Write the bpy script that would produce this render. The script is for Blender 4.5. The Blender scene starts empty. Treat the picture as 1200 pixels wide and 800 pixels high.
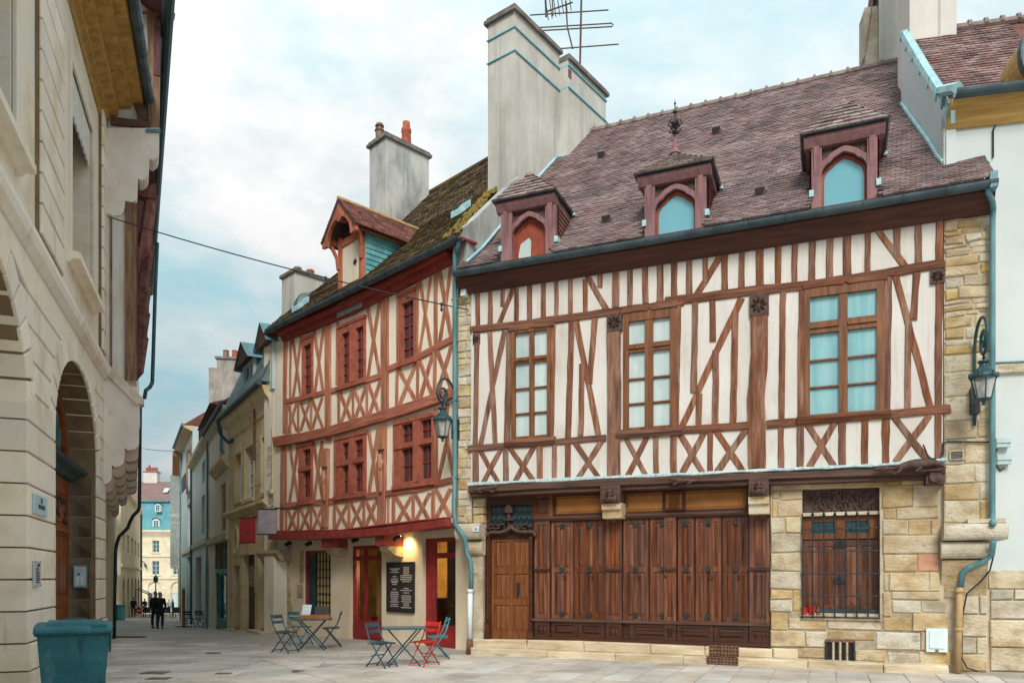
import bpy, bmesh, math, random
from mathutils import Vector, Matrix
random.seed(7)
R = random.Random(11)
SC = bpy.context.scene
COL = SC.collection
# ---------------------------------------------------------------- camera
FPX, HY, CH = 900.0, 677.0, 1.65      # focal length in photo pixels, horizon row, eye height
cam = bpy.data.cameras.new('camera'); camo = bpy.data.objects.new('camera', cam); COL.objects.link(camo)
camo.location = (0, 0, CH); camo.rotation_euler = (math.radians(90), 0, 0)
cam.sensor_width = 36; cam.lens = 36*FPX/1200; cam.shift_y = (HY-400)/1200
cam.clip_start = 0.1; cam.clip_end = 3000
SC.camera = camo
# ---------------------------------------------------------------- sky, sun, exposure
SUN_EL, SUN_AZ = math.radians(40), math.radians(180)    # azimuth from +Y clockwise
wd = bpy.data.worlds.new('World'); SC.world = wd; wd.use_nodes = True
def build_world():
    nt = wd.node_tree; N = nt.nodes; Lk = nt.links; N.clear()
    def n(t, **k):
        o = N.new(t)
        for a, b in k.items(): setattr(o, a, b)
        return o
    tc = n('ShaderNodeTexCoord')
    sky = n('ShaderNodeTexSky', sky_type='NISHITA', sun_disc=False, sun_elevation=SUN_EL, sun_rotation=SUN_AZ)
    sep = n('ShaderNodeSeparateXYZ'); Lk.new(tc.outputs['Generated'], sep.inputs[0])
    zc = n('ShaderNodeMath', operation='MAXIMUM'); Lk.new(sep.outputs[2], zc.inputs[0]); zc.inputs[1].default_value = 0
    den = n('ShaderNodeMath', operation='ADD'); Lk.new(zc.outputs[0], den.inputs[0]); den.inputs[1].default_value = .28
    dv = n('ShaderNodeVectorMath', operation='DIVIDE'); Lk.new(tc.outputs['Generated'], dv.inputs[0]); Lk.new(den.outputs[0], dv.inputs[1])
    mp = n('ShaderNodeMapping'); Lk.new(dv.outputs[0], mp.inputs[0]); mp.inputs['Location'].default_value = (0.95, 0.35, 0); mp.inputs['Scale'].default_value = (1, 1, .8)
    n1 = n('ShaderNodeTexNoise'); n1.inputs['Scale'].default_value = 1.25; n1.inputs['Detail'].default_value = 7; n1.inputs['Roughness'].default_value = .6; n1.inputs['Distortion'].default_value = .35
    Lk.new(mp.outputs[0], n1.inputs['Vector'])
    rp = n('ShaderNodeValToRGB'); Lk.new(n1.outputs['Fac'], rp.inputs[0])
    e = rp.color_ramp.elements
    e[0].position = .38; e[0].color = (0, 0, 0, 1); e[1].position = .57; e[1].color = (1, 1, 1, 1)
    # cloud colours: thin teal veil, then grey, then white
    n2 = n('ShaderNodeTexNoise'); n2.inputs['Scale'].default_value = 2.6; n2.inputs['Detail'].default_value = 6; n2.inputs['Roughness'].default_value = .64
    Lk.new(mp.outputs[0], n2.inputs['Vector'])
    wr = n('ShaderNodeValToRGB'); Lk.new(n2.outputs['Fac'], wr.inputs[0])
    w = wr.color_ramp.elements
    w[0].position = .34; w[0].color = (.68, .78, .81, 1); w[1].position = .58; w[1].color = (1.06, 1.06, 1.06, 1)
    veil = n('ShaderNodeMix', data_type='RGBA'); veil.inputs['Factor'].default_value = .85
    sks = n('ShaderNodeVectorMath', operation='SCALE'); sks.inputs['Scale'].default_value = .12; Lk.new(sky.outputs[0], sks.inputs[0])
    Lk.new(sks.outputs[0], veil.inputs['A']); veil.inputs['B'].default_value = (.54, .86, .92, 1)
    mx = n('ShaderNodeMix', data_type='RGBA'); Lk.new(rp.outputs[0], mx.inputs['Factor']); Lk.new(veil.outputs['Result'], mx.inputs['A']); Lk.new(wr.outputs[0], mx.inputs['B'])
    # overcast sky: brighter towards the zenith (CIE: 1 + 2 sin elevation)
    f = n('ShaderNodeMath', operation='MULTIPLY_ADD'); Lk.new(zc.outputs[0], f.inputs[0]); f.inputs[1].default_value = .40; f.inputs[2].default_value = .20
    sc = n('ShaderNodeVectorMath', operation='SCALE'); Lk.new(mx.outputs['Result'], sc.inputs[0]); Lk.new(f.outputs[0], sc.inputs['Scale'])
    s2 = n('ShaderNodeVectorMath', operation='SCALE'); Lk.new(sc.outputs[0], s2.inputs[0]); s2.inputs['Scale'].default_value = 1/.12
    bg = n('ShaderNodeBackground'); Lk.new(s2.outputs[0], bg.inputs[0]); bg.inputs[1].default_value = .12
    out = n('ShaderNodeOutputWorld'); Lk.new(bg.outputs[0], out.inputs[0])
build_world()
sl = bpy.data.lights.new('sun', 'SUN'); so = bpy.data.objects.new('sun', sl); COL.objects.link(so)
sl.energy = 1.15; sl.angle = math.radians(22); sl.color = (1, .95, .87)
sd = Vector((math.sin(SUN_AZ)*math.cos(SUN_EL), math.cos(SUN_AZ)*math.cos(SUN_EL), math.sin(SUN_EL)))
so.rotation_euler = (-sd).to_track_quat('-Z', 'Y').to_euler()
SC.view_settings.view_transform = 'Standard'; SC.view_settings.look = 'None'
SC.view_settings.exposure = 1.34; SC.view_settings.gamma = 1; SC.view_settings.use_curve_mapping = False
# ---------------------------------------------------------------- materials
def lin(c):
    return tuple(((v/255)/12.92 if v/255 <= .04045 else ((v/255+.055)/1.055)**2.4) for v in c)+(1,)
def material(name, cols, scale=(3, 3, 3), detail=5, rough=.8, bump=.25, bscale=(30, 30, 30), rnd=.0, hue=0, metal=0, spots=None, attr=None, coat=0, spec=.4, streak=None, ramp=(.35, .65), bdist=.02):
    """noise between colours (sRGB 0-255); rnd = brightness spread from piece to piece; spots = (colour, scale, lo, hi); streak = colour of rain streaks"""
    m = bpy.data.materials.new(name); m.use_nodes = True
    nt = m.node_tree; N = nt.nodes; Lk = nt.links; b = N['Principled BSDF']
    b.inputs['Roughness'].default_value = rough; b.inputs['Metallic'].default_value = metal
    b.inputs['Specular IOR Level'].default_value = spec; b.inputs['Coat Weight'].default_value = coat
    tc = N.new('ShaderNodeTexCoord')
    def noise(sc, det, ro=.6):
        mp = N.new('ShaderNodeMapping'); mp.inputs['Scale'].default_value = sc if isinstance(sc, tuple) else (sc,)*3
        Lk.new(tc.outputs['Object'], mp.inputs[0])
        x = N.new('ShaderNodeTexNoise'); x.inputs['Scale'].default_value = 1; x.inputs['Detail'].default_value = det; x.inputs['Roughness'].default_value = ro
        Lk.new(mp.outputs[0], x.inputs['Vector']); return x.outputs['Fac']
    rp = N.new('ShaderNodeValToRGB'); Lk.new(noise(scale, detail), rp.inputs[0])
    el = rp.color_ramp.elements
    k = len(cols)
    el[0].position = ramp[0]; el[0].color = lin(cols[0]); el[1].position = ramp[1]; el[1].color = lin(cols[-1])
    for i in range(1, k-1):
        q = el.new(ramp[0]+(ramp[1]-ramp[0])*i/(k-1)); q.color = lin(cols[i])
    c = rp.outputs[0]
    if spots or streak:
        for kind, sp in (('s', spots), ('k', streak)):
            if not sp: continue
            col, sc, lo, hi = sp
            r2 = N.new('ShaderNodeMapRange'); Lk.new(noise(sc, 6, .65), r2.inputs[0]); r2.inputs[1].default_value = lo; r2.inputs[2].default_value = hi
            mx = N.new('ShaderNodeMix'); mx.data_type = 'RGBA'; Lk.new(r2.outputs[0], mx.inputs['Factor']); Lk.new(c, mx.inputs['A']); mx.inputs['B'].default_value = lin(col); c = mx.outputs['Result']
    if rnd or attr:
        if attr:
            src = N.new('ShaderNodeAttribute'); src.attribute_name = attr; o = src.outputs['Fac']
        else:
            src = N.new('ShaderNodeObjectInfo'); o = src.outputs['Random']
        mr = N.new('ShaderNodeMapRange'); Lk.new(o, mr.inputs[0]); mr.inputs[3].default_value = 1-rnd; mr.inputs[4].default_value = 1+rnd
        hs = N.new('ShaderNodeHueSaturation'); Lk.new(c, hs.inputs['Color']); Lk.new(mr.outputs[0], hs.inputs['Value'])
        if hue:
            # a second, unrelated random number from the first
            m1 = N.new('ShaderNodeMath'); m1.operation = 'MULTIPLY'; Lk.new(o, m1.inputs[0]); m1.inputs[1].default_value = 37.7
            m2 = N.new('ShaderNodeMath'); m2.operation = 'FRACT'; Lk.new(m1.outputs[0], m2.inputs[0])
            m3 = N.new('ShaderNodeMapRange'); Lk.new(m2.outputs[0], m3.inputs[0]); m3.inputs[3].default_value = 1-hue; m3.inputs[4].default_value = 1+hue
            Lk.new(m3.outputs[0], hs.inputs['Saturation'])
        c = hs.outputs[0]
    Lk.new(c, b.inputs['Base Color'])
    if bump:
        bp = N.new('ShaderNodeBump'); bp.inputs['Strength'].default_value = bump; bp.inputs['Distance'].default_value = bdist
        Lk.new(noise(bscale, 6, .65), bp.inputs['Height']); Lk.new(bp.outputs[0], b.inputs['Normal'])
    return m
def glass_mat(name, tint, rough=.06, trans=.0, alpha=1):
    m = bpy.data.materials.new(name); m.use_nodes = True; b = m.node_tree.nodes['Principled BSDF']
    b.inputs['Base Color'].default_value = lin(tint); b.inputs['Roughness'].default_value = rough; b.inputs['Specular IOR Level'].default_value = .8
    b.inputs['Transmission Weight'].default_value = trans; b.inputs['IOR'].default_value = 1.25 if trans else 1.5
    if not trans:
        N = m.node_tree.nodes; Lk = m.node_tree.links
        tc = N.new('ShaderNodeTexCoord'); nz = N.new('ShaderNodeTexNoise'); nz.inputs['Scale'].default_value = 2.2; nz.inputs['Detail'].default_value = 2
        Lk.new(tc.outputs['Object'], nz.inputs['Vector'])
        bp = N.new('ShaderNodeBump'); bp.inputs['Strength'].default_value = .06; bp.inputs['Distance'].default_value = .1
        Lk.new(nz.outputs['Fac'], bp.inputs['Height']); Lk.new(bp.outputs[0], b.inputs['Normal'])
    return m
def curtain_pane(name, c1, c2):
    """old glass in front of hanging muslin: folds show faintly, the surface mirrors the sky"""
    m = material(name, [c1, c2], (9, 9, .5), 3, .06, 0, rnd=.07, spots=((c1[0]*.82, c1[1]*.88, c1[2]*.9), (1.1, 1.1, .9), .52, .8), spec=.8)
    N = m.node_tree.nodes; Lk = m.node_tree.links
    tc = N.new('ShaderNodeTexCoord'); nz = N.new('ShaderNodeTexNoise'); nz.inputs['Scale'].default_value = 2.6; nz.inputs['Detail'].default_value = 2
    Lk.new(tc.outputs['Object'], nz.inputs['Vector']); bp = N.new('ShaderNodeBump'); bp.inputs['Strength'].default_value = .1; bp.inputs['Distance'].default_value = .1
    Lk.new(nz.outputs['Fac'], bp.inputs['Height']); Lk.new(bp.outputs[0], N['Principled BSDF'].inputs['Normal']); return m
M = {}
V_, H_ = (14, 14, 1.2), (1.2, 14, 14)
M['plaster'] = material('lime_plaster', [(200, 195, 188), (218, 215, 210)], (.9, .9, .5), rough=.9, bump=.4, bscale=(9, 9, 9), spots=((168, 152, 132), (2.6, 2.6, .8), .56, .84), streak=((186, 174, 158), (11, 11, .5), .56, .76))
M['plaster_cream'] = material('cream_plaster', [(234, 225, 206), (242, 236, 221)], (1.2, 1.2, .8), rough=.9, bump=.2, bscale=(14, 14, 14), spots=((205, 186, 152), (2.5, 2.5, 1), .58, .85))
M['plaster_white'] = material('white_render', [(186, 198, 199), (204, 211, 210)], (.5, .5, .4), rough=.9, bump=.15, bscale=(9, 9, 9), spots=((186, 192, 188), (1.1, 1.1, .5), .56, .8), streak=((190, 200, 202), (5, 5, .35), .58, .8))
M['timber_v'] = material('red_brown_oak', [(80, 54, 41), (128, 84, 63), (156, 118, 96)], V_, 7, .82, .9, (46, 46, 3), rnd=.16, hue=.12, spots=((156, 132, 118), (6, 6, 1.3), .54, .74), ramp=(.3, .7), bdist=.03)
M['timber_h'] = material('red_brown_oak_rail', [(80, 52, 40), (126, 80, 60), (150, 110, 88)], H_, 7, .82, .9, (3, 46, 46), rnd=.14, hue=.12, spots=((140, 106, 88), (1.3, 6, 6), .56, .76), ramp=(.3, .7), bdist=.03)
M['oxide_v'] = material('oxide_red_oak', [(146, 86, 65), (176, 116, 90), (192, 146, 120)], V_, 6, .85, .7, (46, 46, 3), rnd=.12, ramp=(.3, .7), bdist=.03)
M['oxide_h'] = material('oxide_red_oak_rail', [(136, 72, 56), (170, 102, 80), (186, 130, 106)], H_, 6, .85, .7, (3, 46, 46), rnd=.1, ramp=(.3, .7), bdist=.03)
M['oxide_dark'] = material('oxide_red_paint', [(128, 48, 42), (156, 66, 58)], (5, 5, 5), 4, .6, .3, (3, 40, 40), rnd=.08)
M['oxide_frame'] = material('brick_red_window_paint', [(150, 80, 64), (176, 102, 82)], (6, 6, 6), 4, .65, .3, (30, 30, 6), rnd=.06)
M['brown_beam'] = material('dark_brown_beam', [(64, 42, 34), (98, 70, 58)], H_, 6, .6, .5, (3, 40, 40), rnd=.08, bdist=.02)
M['fascia'] = material('eave_board_brown', [(66, 38, 32), (92, 56, 46)], H_, 5, .7, .5, (3, 40, 40))
M['oak'] = material('varnished_oak', [(50, 28, 20), (98, 56, 36), (142, 86, 54)], (16, 16, 1.1), 7, .42, .35, (60, 60, 4), rnd=.3, hue=.12, ramp=(.26, .74), bdist=.01, spec=.5, spots=((58, 30, 24), (3, 3, .5), .56, .74))
M['oak_light'] = material('varnished_oak_light', [(92, 52, 28), (136, 82, 44)], (16, 16, 1.4), 6, .42, .3, (60, 60, 4), rnd=.08, ramp=(.3, .7), bdist=.01)
M['oak_dark'] = material('varnished_oak_dark', [(48, 28, 20), (84, 48, 32)], (1.2, 16, 16), 6, .4, .3, (4, 60, 60), rnd=.12, ramp=(.3, .7), bdist=.01)
M['ochre_panel'] = material('ochre_painted_board', [(146, 94, 42), (168, 112, 54)], (3, 3, 3), 4, .6, .2, (3, 40, 40))
M['win_frame'] = material('oak_window_frame', [(92, 54, 30), (136, 86, 50)], V_, 5, .5, .3, (50, 50, 5), rnd=.1)
M['carved'] = material('carved_dark_oak', [(52, 34, 30), (96, 70, 62)], (18, 18, 18), 6, .5, .8, (40, 40, 40), bdist=.02)
M['stone_y'] = material('yellow_limestone', [(168, 142, 102), (192, 168, 126), (206, 194, 168)], (2.1, 2.1, 3.2), 6, .9, .8, (16, 16, 26), rnd=.12, hue=.2, spots=((150, 138, 126), (3, 3, 4), .54, .76), bdist=.04)
M['stone_p'] = material('pale_limestone', [(172, 156, 130), (200, 188, 164), (214, 206, 190)], (2.3, 2.3, 3), 6, .9, .8, (16, 16, 28), rnd=.12, hue=.25, spots=((142, 128, 110), (3.4, 3.4, 5), .55, .76), bdist=.045)
M['stone_step'] = material('worn_step_stone', [(186, 166, 134), (218, 204, 178)], (1.3, 1.3, 6), 6, .85, .7, (6, 6, 40), rnd=.08, spots=((140, 120, 96), (1.6, 1.6, 9), .58, .75), bdist=.03)
M['stone_l'] = material('ashlar_cream', [(216, 205, 182), (234, 226, 209), (226, 221, 212)], (.8, .8, .9), 5, .88, .4, (22, 22, 22), rnd=.08, hue=.2, spots=((212, 188, 148), (.9, .9, .6), .56, .8), streak=((176, 166, 152), (3.5, 3.5, .5), .60, .82), bdist=.015)
M['stone_o'] = material('ochre_ashlar', [(202, 180, 138), (221, 203, 164), (214, 200, 172)], (1.1, 1.1, 1.6), 5, .9, .4, (18, 18, 18), rnd=.07, spots=((170, 146, 108), (2, 2, .8), .6, .8))
M['stone_far'] = material('far_limestone', [(208, 194, 164), (226, 216, 194)], (.7, .7, 1.2), 5, .9, .2, (8, 8, 8), rnd=.05, spots=((176, 152, 116), (1.2, 1.2, .6), .6, .8))
M['mortar'] = material('lime_mortar', [(180, 166, 142), (204, 190, 166)], (6, 6, 6), 6, .95, .8, (30, 30, 30))
M['joint'] = material('shadow_joint_stone', [(112, 94, 70), (138, 118, 92)], (2, 2, 2), 4, .95, .3)  # shadow of the grooves is put into this darker joint brown
M['render_grey'] = material('grey_cement_render', [(140, 142, 142), (178, 180, 178), (196, 196, 190)], (1.3, 1.3, .7), 6, .92, .5, (12, 12, 12), streak=((112, 112, 110), (4, 4, .4), .56, .76))
M['render_tan'] = material('chimney_render', [(176, 172, 162), (202, 202, 196)], (1.0, 1.0, .6), 6, .92, .35, (12, 12, 12), streak=((134, 140, 142), (3.6, 3.6, .25), .52, .78))
M['zinc'] = material('patinated_zinc', [(52, 68, 76), (82, 100, 108)], (2, 2, 2), 5, .5, .15, (12, 12, 12), metal=.25, rnd=.06)
M['teal'] = material('verdigris_paint', [(72, 116, 124), (106, 148, 154)], (6, 6, 1.5), 5, .5, .15, (20, 20, 20), spots=((44, 76, 84), (9, 9, 4), .6, .75))
M['teal_pale'] = material('pale_flashing', [(140, 190, 198), (184, 216, 220)], (4, 4, 4), 5, .5, .2, (20, 20, 20), spots=((96, 140, 150), (7, 7, 7), .6, .75))
M['slate_teal'] = material('blue_green_slate', [(78, 142, 152), (116, 176, 184)], (3, 3, 3), 5, .55, .3, (24, 24, 24), rnd=.16)
M['slate_far'] = material('blue_green_slate_roof', [(72, 134, 146), (96, 156, 166)], (1, 1, 1), 5, .6, .2, (20, 20, 20))
M['lead_flash'] = material('flaked_drip_flashing', [(150, 186, 192), (208, 222, 224)], (14, 14, 14), 5, .7, .4, (30, 30, 30), spots=((140, 56, 40), (9, 9, 9), .62, .70))
M['tile'] = material('plum_clay_tile', [(102, 84, 83), (122, 101, 100), (138, 117, 114)], (1.2, 1.2, 1.2), 3, .8, .35, (30, 30, 30), attr='rnd', rnd=.23, hue=.3, spots=((140, 102, 88), (5, 5, 5), .62, .74))
M['tile_dormer'] = material('weathered_dormer_tile', [(118, 100, 98), (150, 134, 130)], (4, 4, 4), 4, .85, .4, (30, 30, 30), attr='rnd', rnd=.28, hue=.3, spots=((150, 138, 112), (4, 4, 4), .58, .74))
M['tile_moss'] = material('mossy_clay_tile', [(86, 72, 62), (118, 98, 84)], (3, 3, 3), 4, .95, .7, (30, 30, 30), attr='rnd', rnd=.34, spots=((128, 114, 68), (1.6, 1.6, 1.6), .44, .64))
M['tile_red'] = material('red_clay_tile', [(112, 68, 62), (146, 96, 86)], (3, 3, 3), 4, .85, .4, (30, 30, 30), attr='rnd', rnd=.25, spots=((120, 106, 66), (2.6, 2.6, 2.6), .56, .72))
M['moss'] = material('yellow_moss', [(106, 92, 44), (160, 136, 66)], (9, 9, 9), 6, 1, 1, (26, 26, 26), bdist=.06)
M['ridge'] = material('ridge_tile_grey', [(120, 104, 100), (158, 146, 140)], (4, 4, 4), 5, .9, .4)
M['mauve'] = material('mauve_dormer_paint', [(120, 84, 88), (148, 110, 110)], (8, 8, 2), 5, .7, .4, (30, 30, 5), rnd=.06)
M['dormer_red'] = material('rust_red_frame', [(132, 58, 40), (160, 78, 52)], (6, 6, 3), 4, .5, .2)
M['terracotta'] = material('terracotta_pot', [(152, 78, 58), (186, 104, 76)], (8, 8, 8), 4, .8, .2, rnd=.1)
M['iron'] = material('dark_wrought_iron', [(34, 38, 42), (62, 66, 68)], (20, 20, 20), 5, .55, .3, rnd=.05, metal=.4)
M['cover'] = material('worn_iron_cover', [(104, 98, 94), (132, 124, 118)], (14, 14, 14), 5, .7, .4)
M['iron_teal'] = material('dark_teal_iron', [(28, 58, 66), (52, 92, 98)], (12, 12, 12), 5, .5, .3, metal=.2)
M['rust'] = material('rusted_cast_iron', [(84, 58, 46), (136, 100, 74)], (24, 24, 24), 6, .8, .6)
M['curtain'] = material('white_curtain', [(196, 206, 208), (226, 232, 232)], (22, 22, .6), 3, .9, .2, (24, 24, .5))
M['dark_room'] = material('dim_interior', [(30, 26, 26), (52, 44, 40)], (2, 2, 2), 3, .9, 0)
M['warm_room'] = material('ochre_interior', [(150, 110, 50), (196, 156, 84)], (2, 2, 2), 3, .9, 0)
M['pane'] = curtain_pane('curtained_pane', (184, 204, 205), (202, 217, 217))
M['pane_sky'] = curtain_pane('sky_coloured_pane', (122, 174, 182), (146, 192, 197))  # teal of the reflected sky is mixed into the pane colour itself
M['pane_dark'] = glass_mat('dark_leaded_pane', (66, 60, 64), .08)
M['pane_teal'] = glass_mat('teal_shop_pane', (30, 74, 84), .06)
M['pane_clear'] = glass_mat('clear_pane', (240, 246, 246), .02, trans=1)
M['lamp_glass'] = glass_mat('frosted_lamp_glass', (225, 225, 222), .25, trans=.7)
M['stone_w'] = material('whitish_corbel_stone', [(210, 202, 191), (226, 221, 214)], (1.6, 1.6, 1.6), 6, .9, .5, (18, 18, 18), rnd=.06, spots=((186, 164, 132), (2.2, 2.2, 2.2), .60, .78))
M['pane_flat'] = glass_mat('dormer_sky_pane', (108, 172, 186), .05)  # sky reflection painted as one flat teal base colour
M['wood_old'] = material('weathered_grey_oak', [(104, 80, 62), (150, 122, 96)], V_, 7, .9, .9, (46, 46, 3), rnd=.1, bdist=.03)
M['wood_door'] = material('polished_walnut_door', [(84, 44, 26), (132, 76, 42), (158, 98, 56)], (10, 10, 1), 6, .4, .2, (40, 40, 4), rnd=.08, ramp=(.3, .7))
M['cornice'] = material('ochre_wooden_cornice', [(142, 108, 50), (182, 144, 76)], (6, 1.2, 14), 5, .75, .4, (24, 3, 24))
M['plum_wood'] = material('plum_painted_timber', [(74, 44, 48), (112, 72, 72)], V_, 6, .8, .5, (40, 40, 4), rnd=.12)
M['white_plastic'] = material('white_enamel', [(206, 222, 226), (222, 234, 236)], (4, 4, 4), 3, .45, .05)
M['grey_metal'] = material('brushed_grey_metal', [(108, 144, 150), (140, 170, 174)], (6, 6, 6), 4, .4, .1, metal=.4)
M['bin'] = material('teal_plastic', [(28, 92, 104), (44, 112, 124)], (2, 2, 5), 6, .5, .2, (50, 50, 50), spots=((78, 126, 132), (5, 5, 2), .58, .74), streak=((24, 74, 84), (7, 7, 1), .58, .74))
M['bin_dark'] = material('dark_teal_plastic', [(20, 74, 84), (30, 88, 98)], (4, 4, 4), 4, .45, .1, (60, 60, 60))
M['red_paint'] = material('signal_red_paint', [(176, 36, 34), (200, 52, 46)], (8, 8, 8), 4, .45, .1, rnd=.04)
M['chair_teal'] = material('blue_green_painted_steel', [(38, 66, 78), (62, 96, 106)], (10, 10, 10), 4, .45, .1, rnd=.1)
M['chair_lteal'] = material('light_teal_painted_steel', [(48, 118, 130), (76, 146, 154)], (10, 10, 10), 4, .45, .1)
M['table_top'] = material('mottled_table_top', [(78, 98, 112), (118, 132, 142)], (24, 24, 24), 5, .5, .1)
M['black_board'] = material('black_menu_board', [(38, 34, 36), (52, 46, 48)], (4, 4, 4), 3, .6, .05)
M['chalk'] = material('pale_lettering', [(170, 164, 160), (206, 200, 192)], (30, 30, 30), 4, .9, 0)
M['ink'] = material('dark_ink', [(48, 52, 60), (62, 66, 74)], (8, 8, 8), 2, .8, 0)
M['red_sign'] = material('dark_red_banner', [(140, 34, 38), (164, 48, 50)], (5, 5, 5), 3, .7, .1)
M['grey_sign'] = material('grey_back_banner', [(140, 130, 138), (162, 152, 158)], (5, 5, 5), 3, .7, .1)
M['cloth_dark'] = material('dark_wool', [(26, 32, 38), (42, 48, 54)], (9, 9, 9), 4, .95, .4)
M['cloth_black'] = material('black_cloth', [(28, 30, 36), (46, 48, 56)], (9, 9, 9), 4, .95, .4)
M['cloth_teal'] = material('teal_anorak', [(34, 88, 98), (54, 112, 120)], (9, 9, 9), 4, .9, .3)
M['denim'] = material('blue_denim', [(34, 56, 72), (56, 80, 96)], (12, 12, 12), 4, .95, .3)
M['skin'] = material('skin_tone', [(196, 146, 122), (212, 164, 140)], (9, 9, 9), 3, .6, .05)
M['hair_brown'] = material('auburn_hair', [(112, 66, 46), (142, 88, 62)], (20, 20, 6), 4, .7, .3)
M['hair_grey'] = material('grey_hair', [(134, 130, 130), (170, 166, 164)], (20, 20, 6), 4, .7, .3)
M['hair_dark'] = material('dark_hair', [(40, 34, 32), (60, 50, 46)], (20, 20, 6), 4, .7, .3)
M['slab'] = material('pale_paving_stone', [(166, 158, 150), (192, 184, 175), (208, 200, 192)], (.9, .9, .9), 6, .78, .5, (14, 14, 14), rnd=.13, hue=.35, spots=((136, 124, 114), (1.8, 1.8, 1.8), .58, .76), bdist=.01)
M['ground'] = material('paving_bed', [(158, 150, 142), (186, 178, 169)], (.5, .5, .5), 6, .8, .35, (10, 10, 10), spots=((138, 128, 120), (1.3, 1.3, 1.3), .58, .78), bdist=.01)
M['darkpane_far'] = glass_mat('distant_window_pane', (70, 96, 106), .08)
M['white_wood'] = material('white_painted_wood', [(200, 210, 212), (224, 230, 230)], (6, 6, 6), 3, .6, .1)
M['shutter_grey'] = material('grey_blue_shutter', [(150, 164, 168), (182, 194, 196)], (6, 6, 6), 3, .7, .2, rnd=.08)
M['shop_teal'] = material('turquoise_shopfront_paint', [(34, 106, 118), (56, 134, 144)], (6, 6, 3), 4, .5, .1, rnd=.08)
M['shop_blue'] = material('light_blue_shopfront_paint', [(70, 148, 164), (104, 178, 190)], (6, 6, 3), 4, .5, .1)
M['cream_wall'] = material('ivory_wall', [(218, 211, 194), (234, 229, 216)], (.6, .6, .4), 5, .9, .2, (8, 8, 8), spots=((184, 170, 142), (1.2, 1.2, .4), .58, .8))
M['bluegrey_wall'] = material('blue_grey_wall', [(172, 192, 196), (198, 212, 213)], (.6, .6, .4), 5, .9, .2, (8, 8, 8), spots=((140, 150, 148), (1.2, 1.2, .4), .58, .8))
M['orange_wood'] = material('orange_brown_board', [(150, 88, 48), (178, 112, 66)], (10, 10, 1), 5, .6, .2)
def emit(name, col, st):
    m = bpy.data.materials.new(name); m.use_nodes = True; b = m.node_tree.nodes['Principled BSDF']
    b.inputs['Base Color'].default_value = lin(col); b.inputs['Emission Color'].default_value = lin(col); b.inputs['Emission Strength'].default_value = st
    return m
M['glow'] = emit('lit_bulb', (255, 226, 160), 9)
# ---------------------------------------------------------------- building helpers
def link(o, parent=None):
    COL.objects.link(o)
    if parent is not None: o.parent = parent
    return o
def mesh(name, v, f, mat, parent=None, smooth=False, attr=None):
    me = bpy.data.meshes.new(name); me.from_pydata([tuple(p) for p in v], [], f)
    if isinstance(mat, str): mat = M[mat]
    me.materials.append(mat)
    if smooth: me.polygons.foreach_set('use_smooth', [True]*len(me.polygons))
    if attr:
        a = me.attributes.new('rnd', 'FLOAT', 'FACE'); a.data.foreach_set('value', attr)
    me.update()
    return link(bpy.data.objects.new(name, me), parent)
def tag(o, label, cat, group=None):
    o['label'] = label; o['category'] = cat
    if group: o['group'] = group
    return o
def empty(name, loc, rz=0, label=None, cat=None, group=None, parent=None):
    o = bpy.data.objects.new(name, None); o.empty_display_size = .2; link(o, parent)
    o.location = loc; o.rotation_euler = (0, 0, rz)
    if label: tag(o, label, cat, group)
    return o
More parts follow.
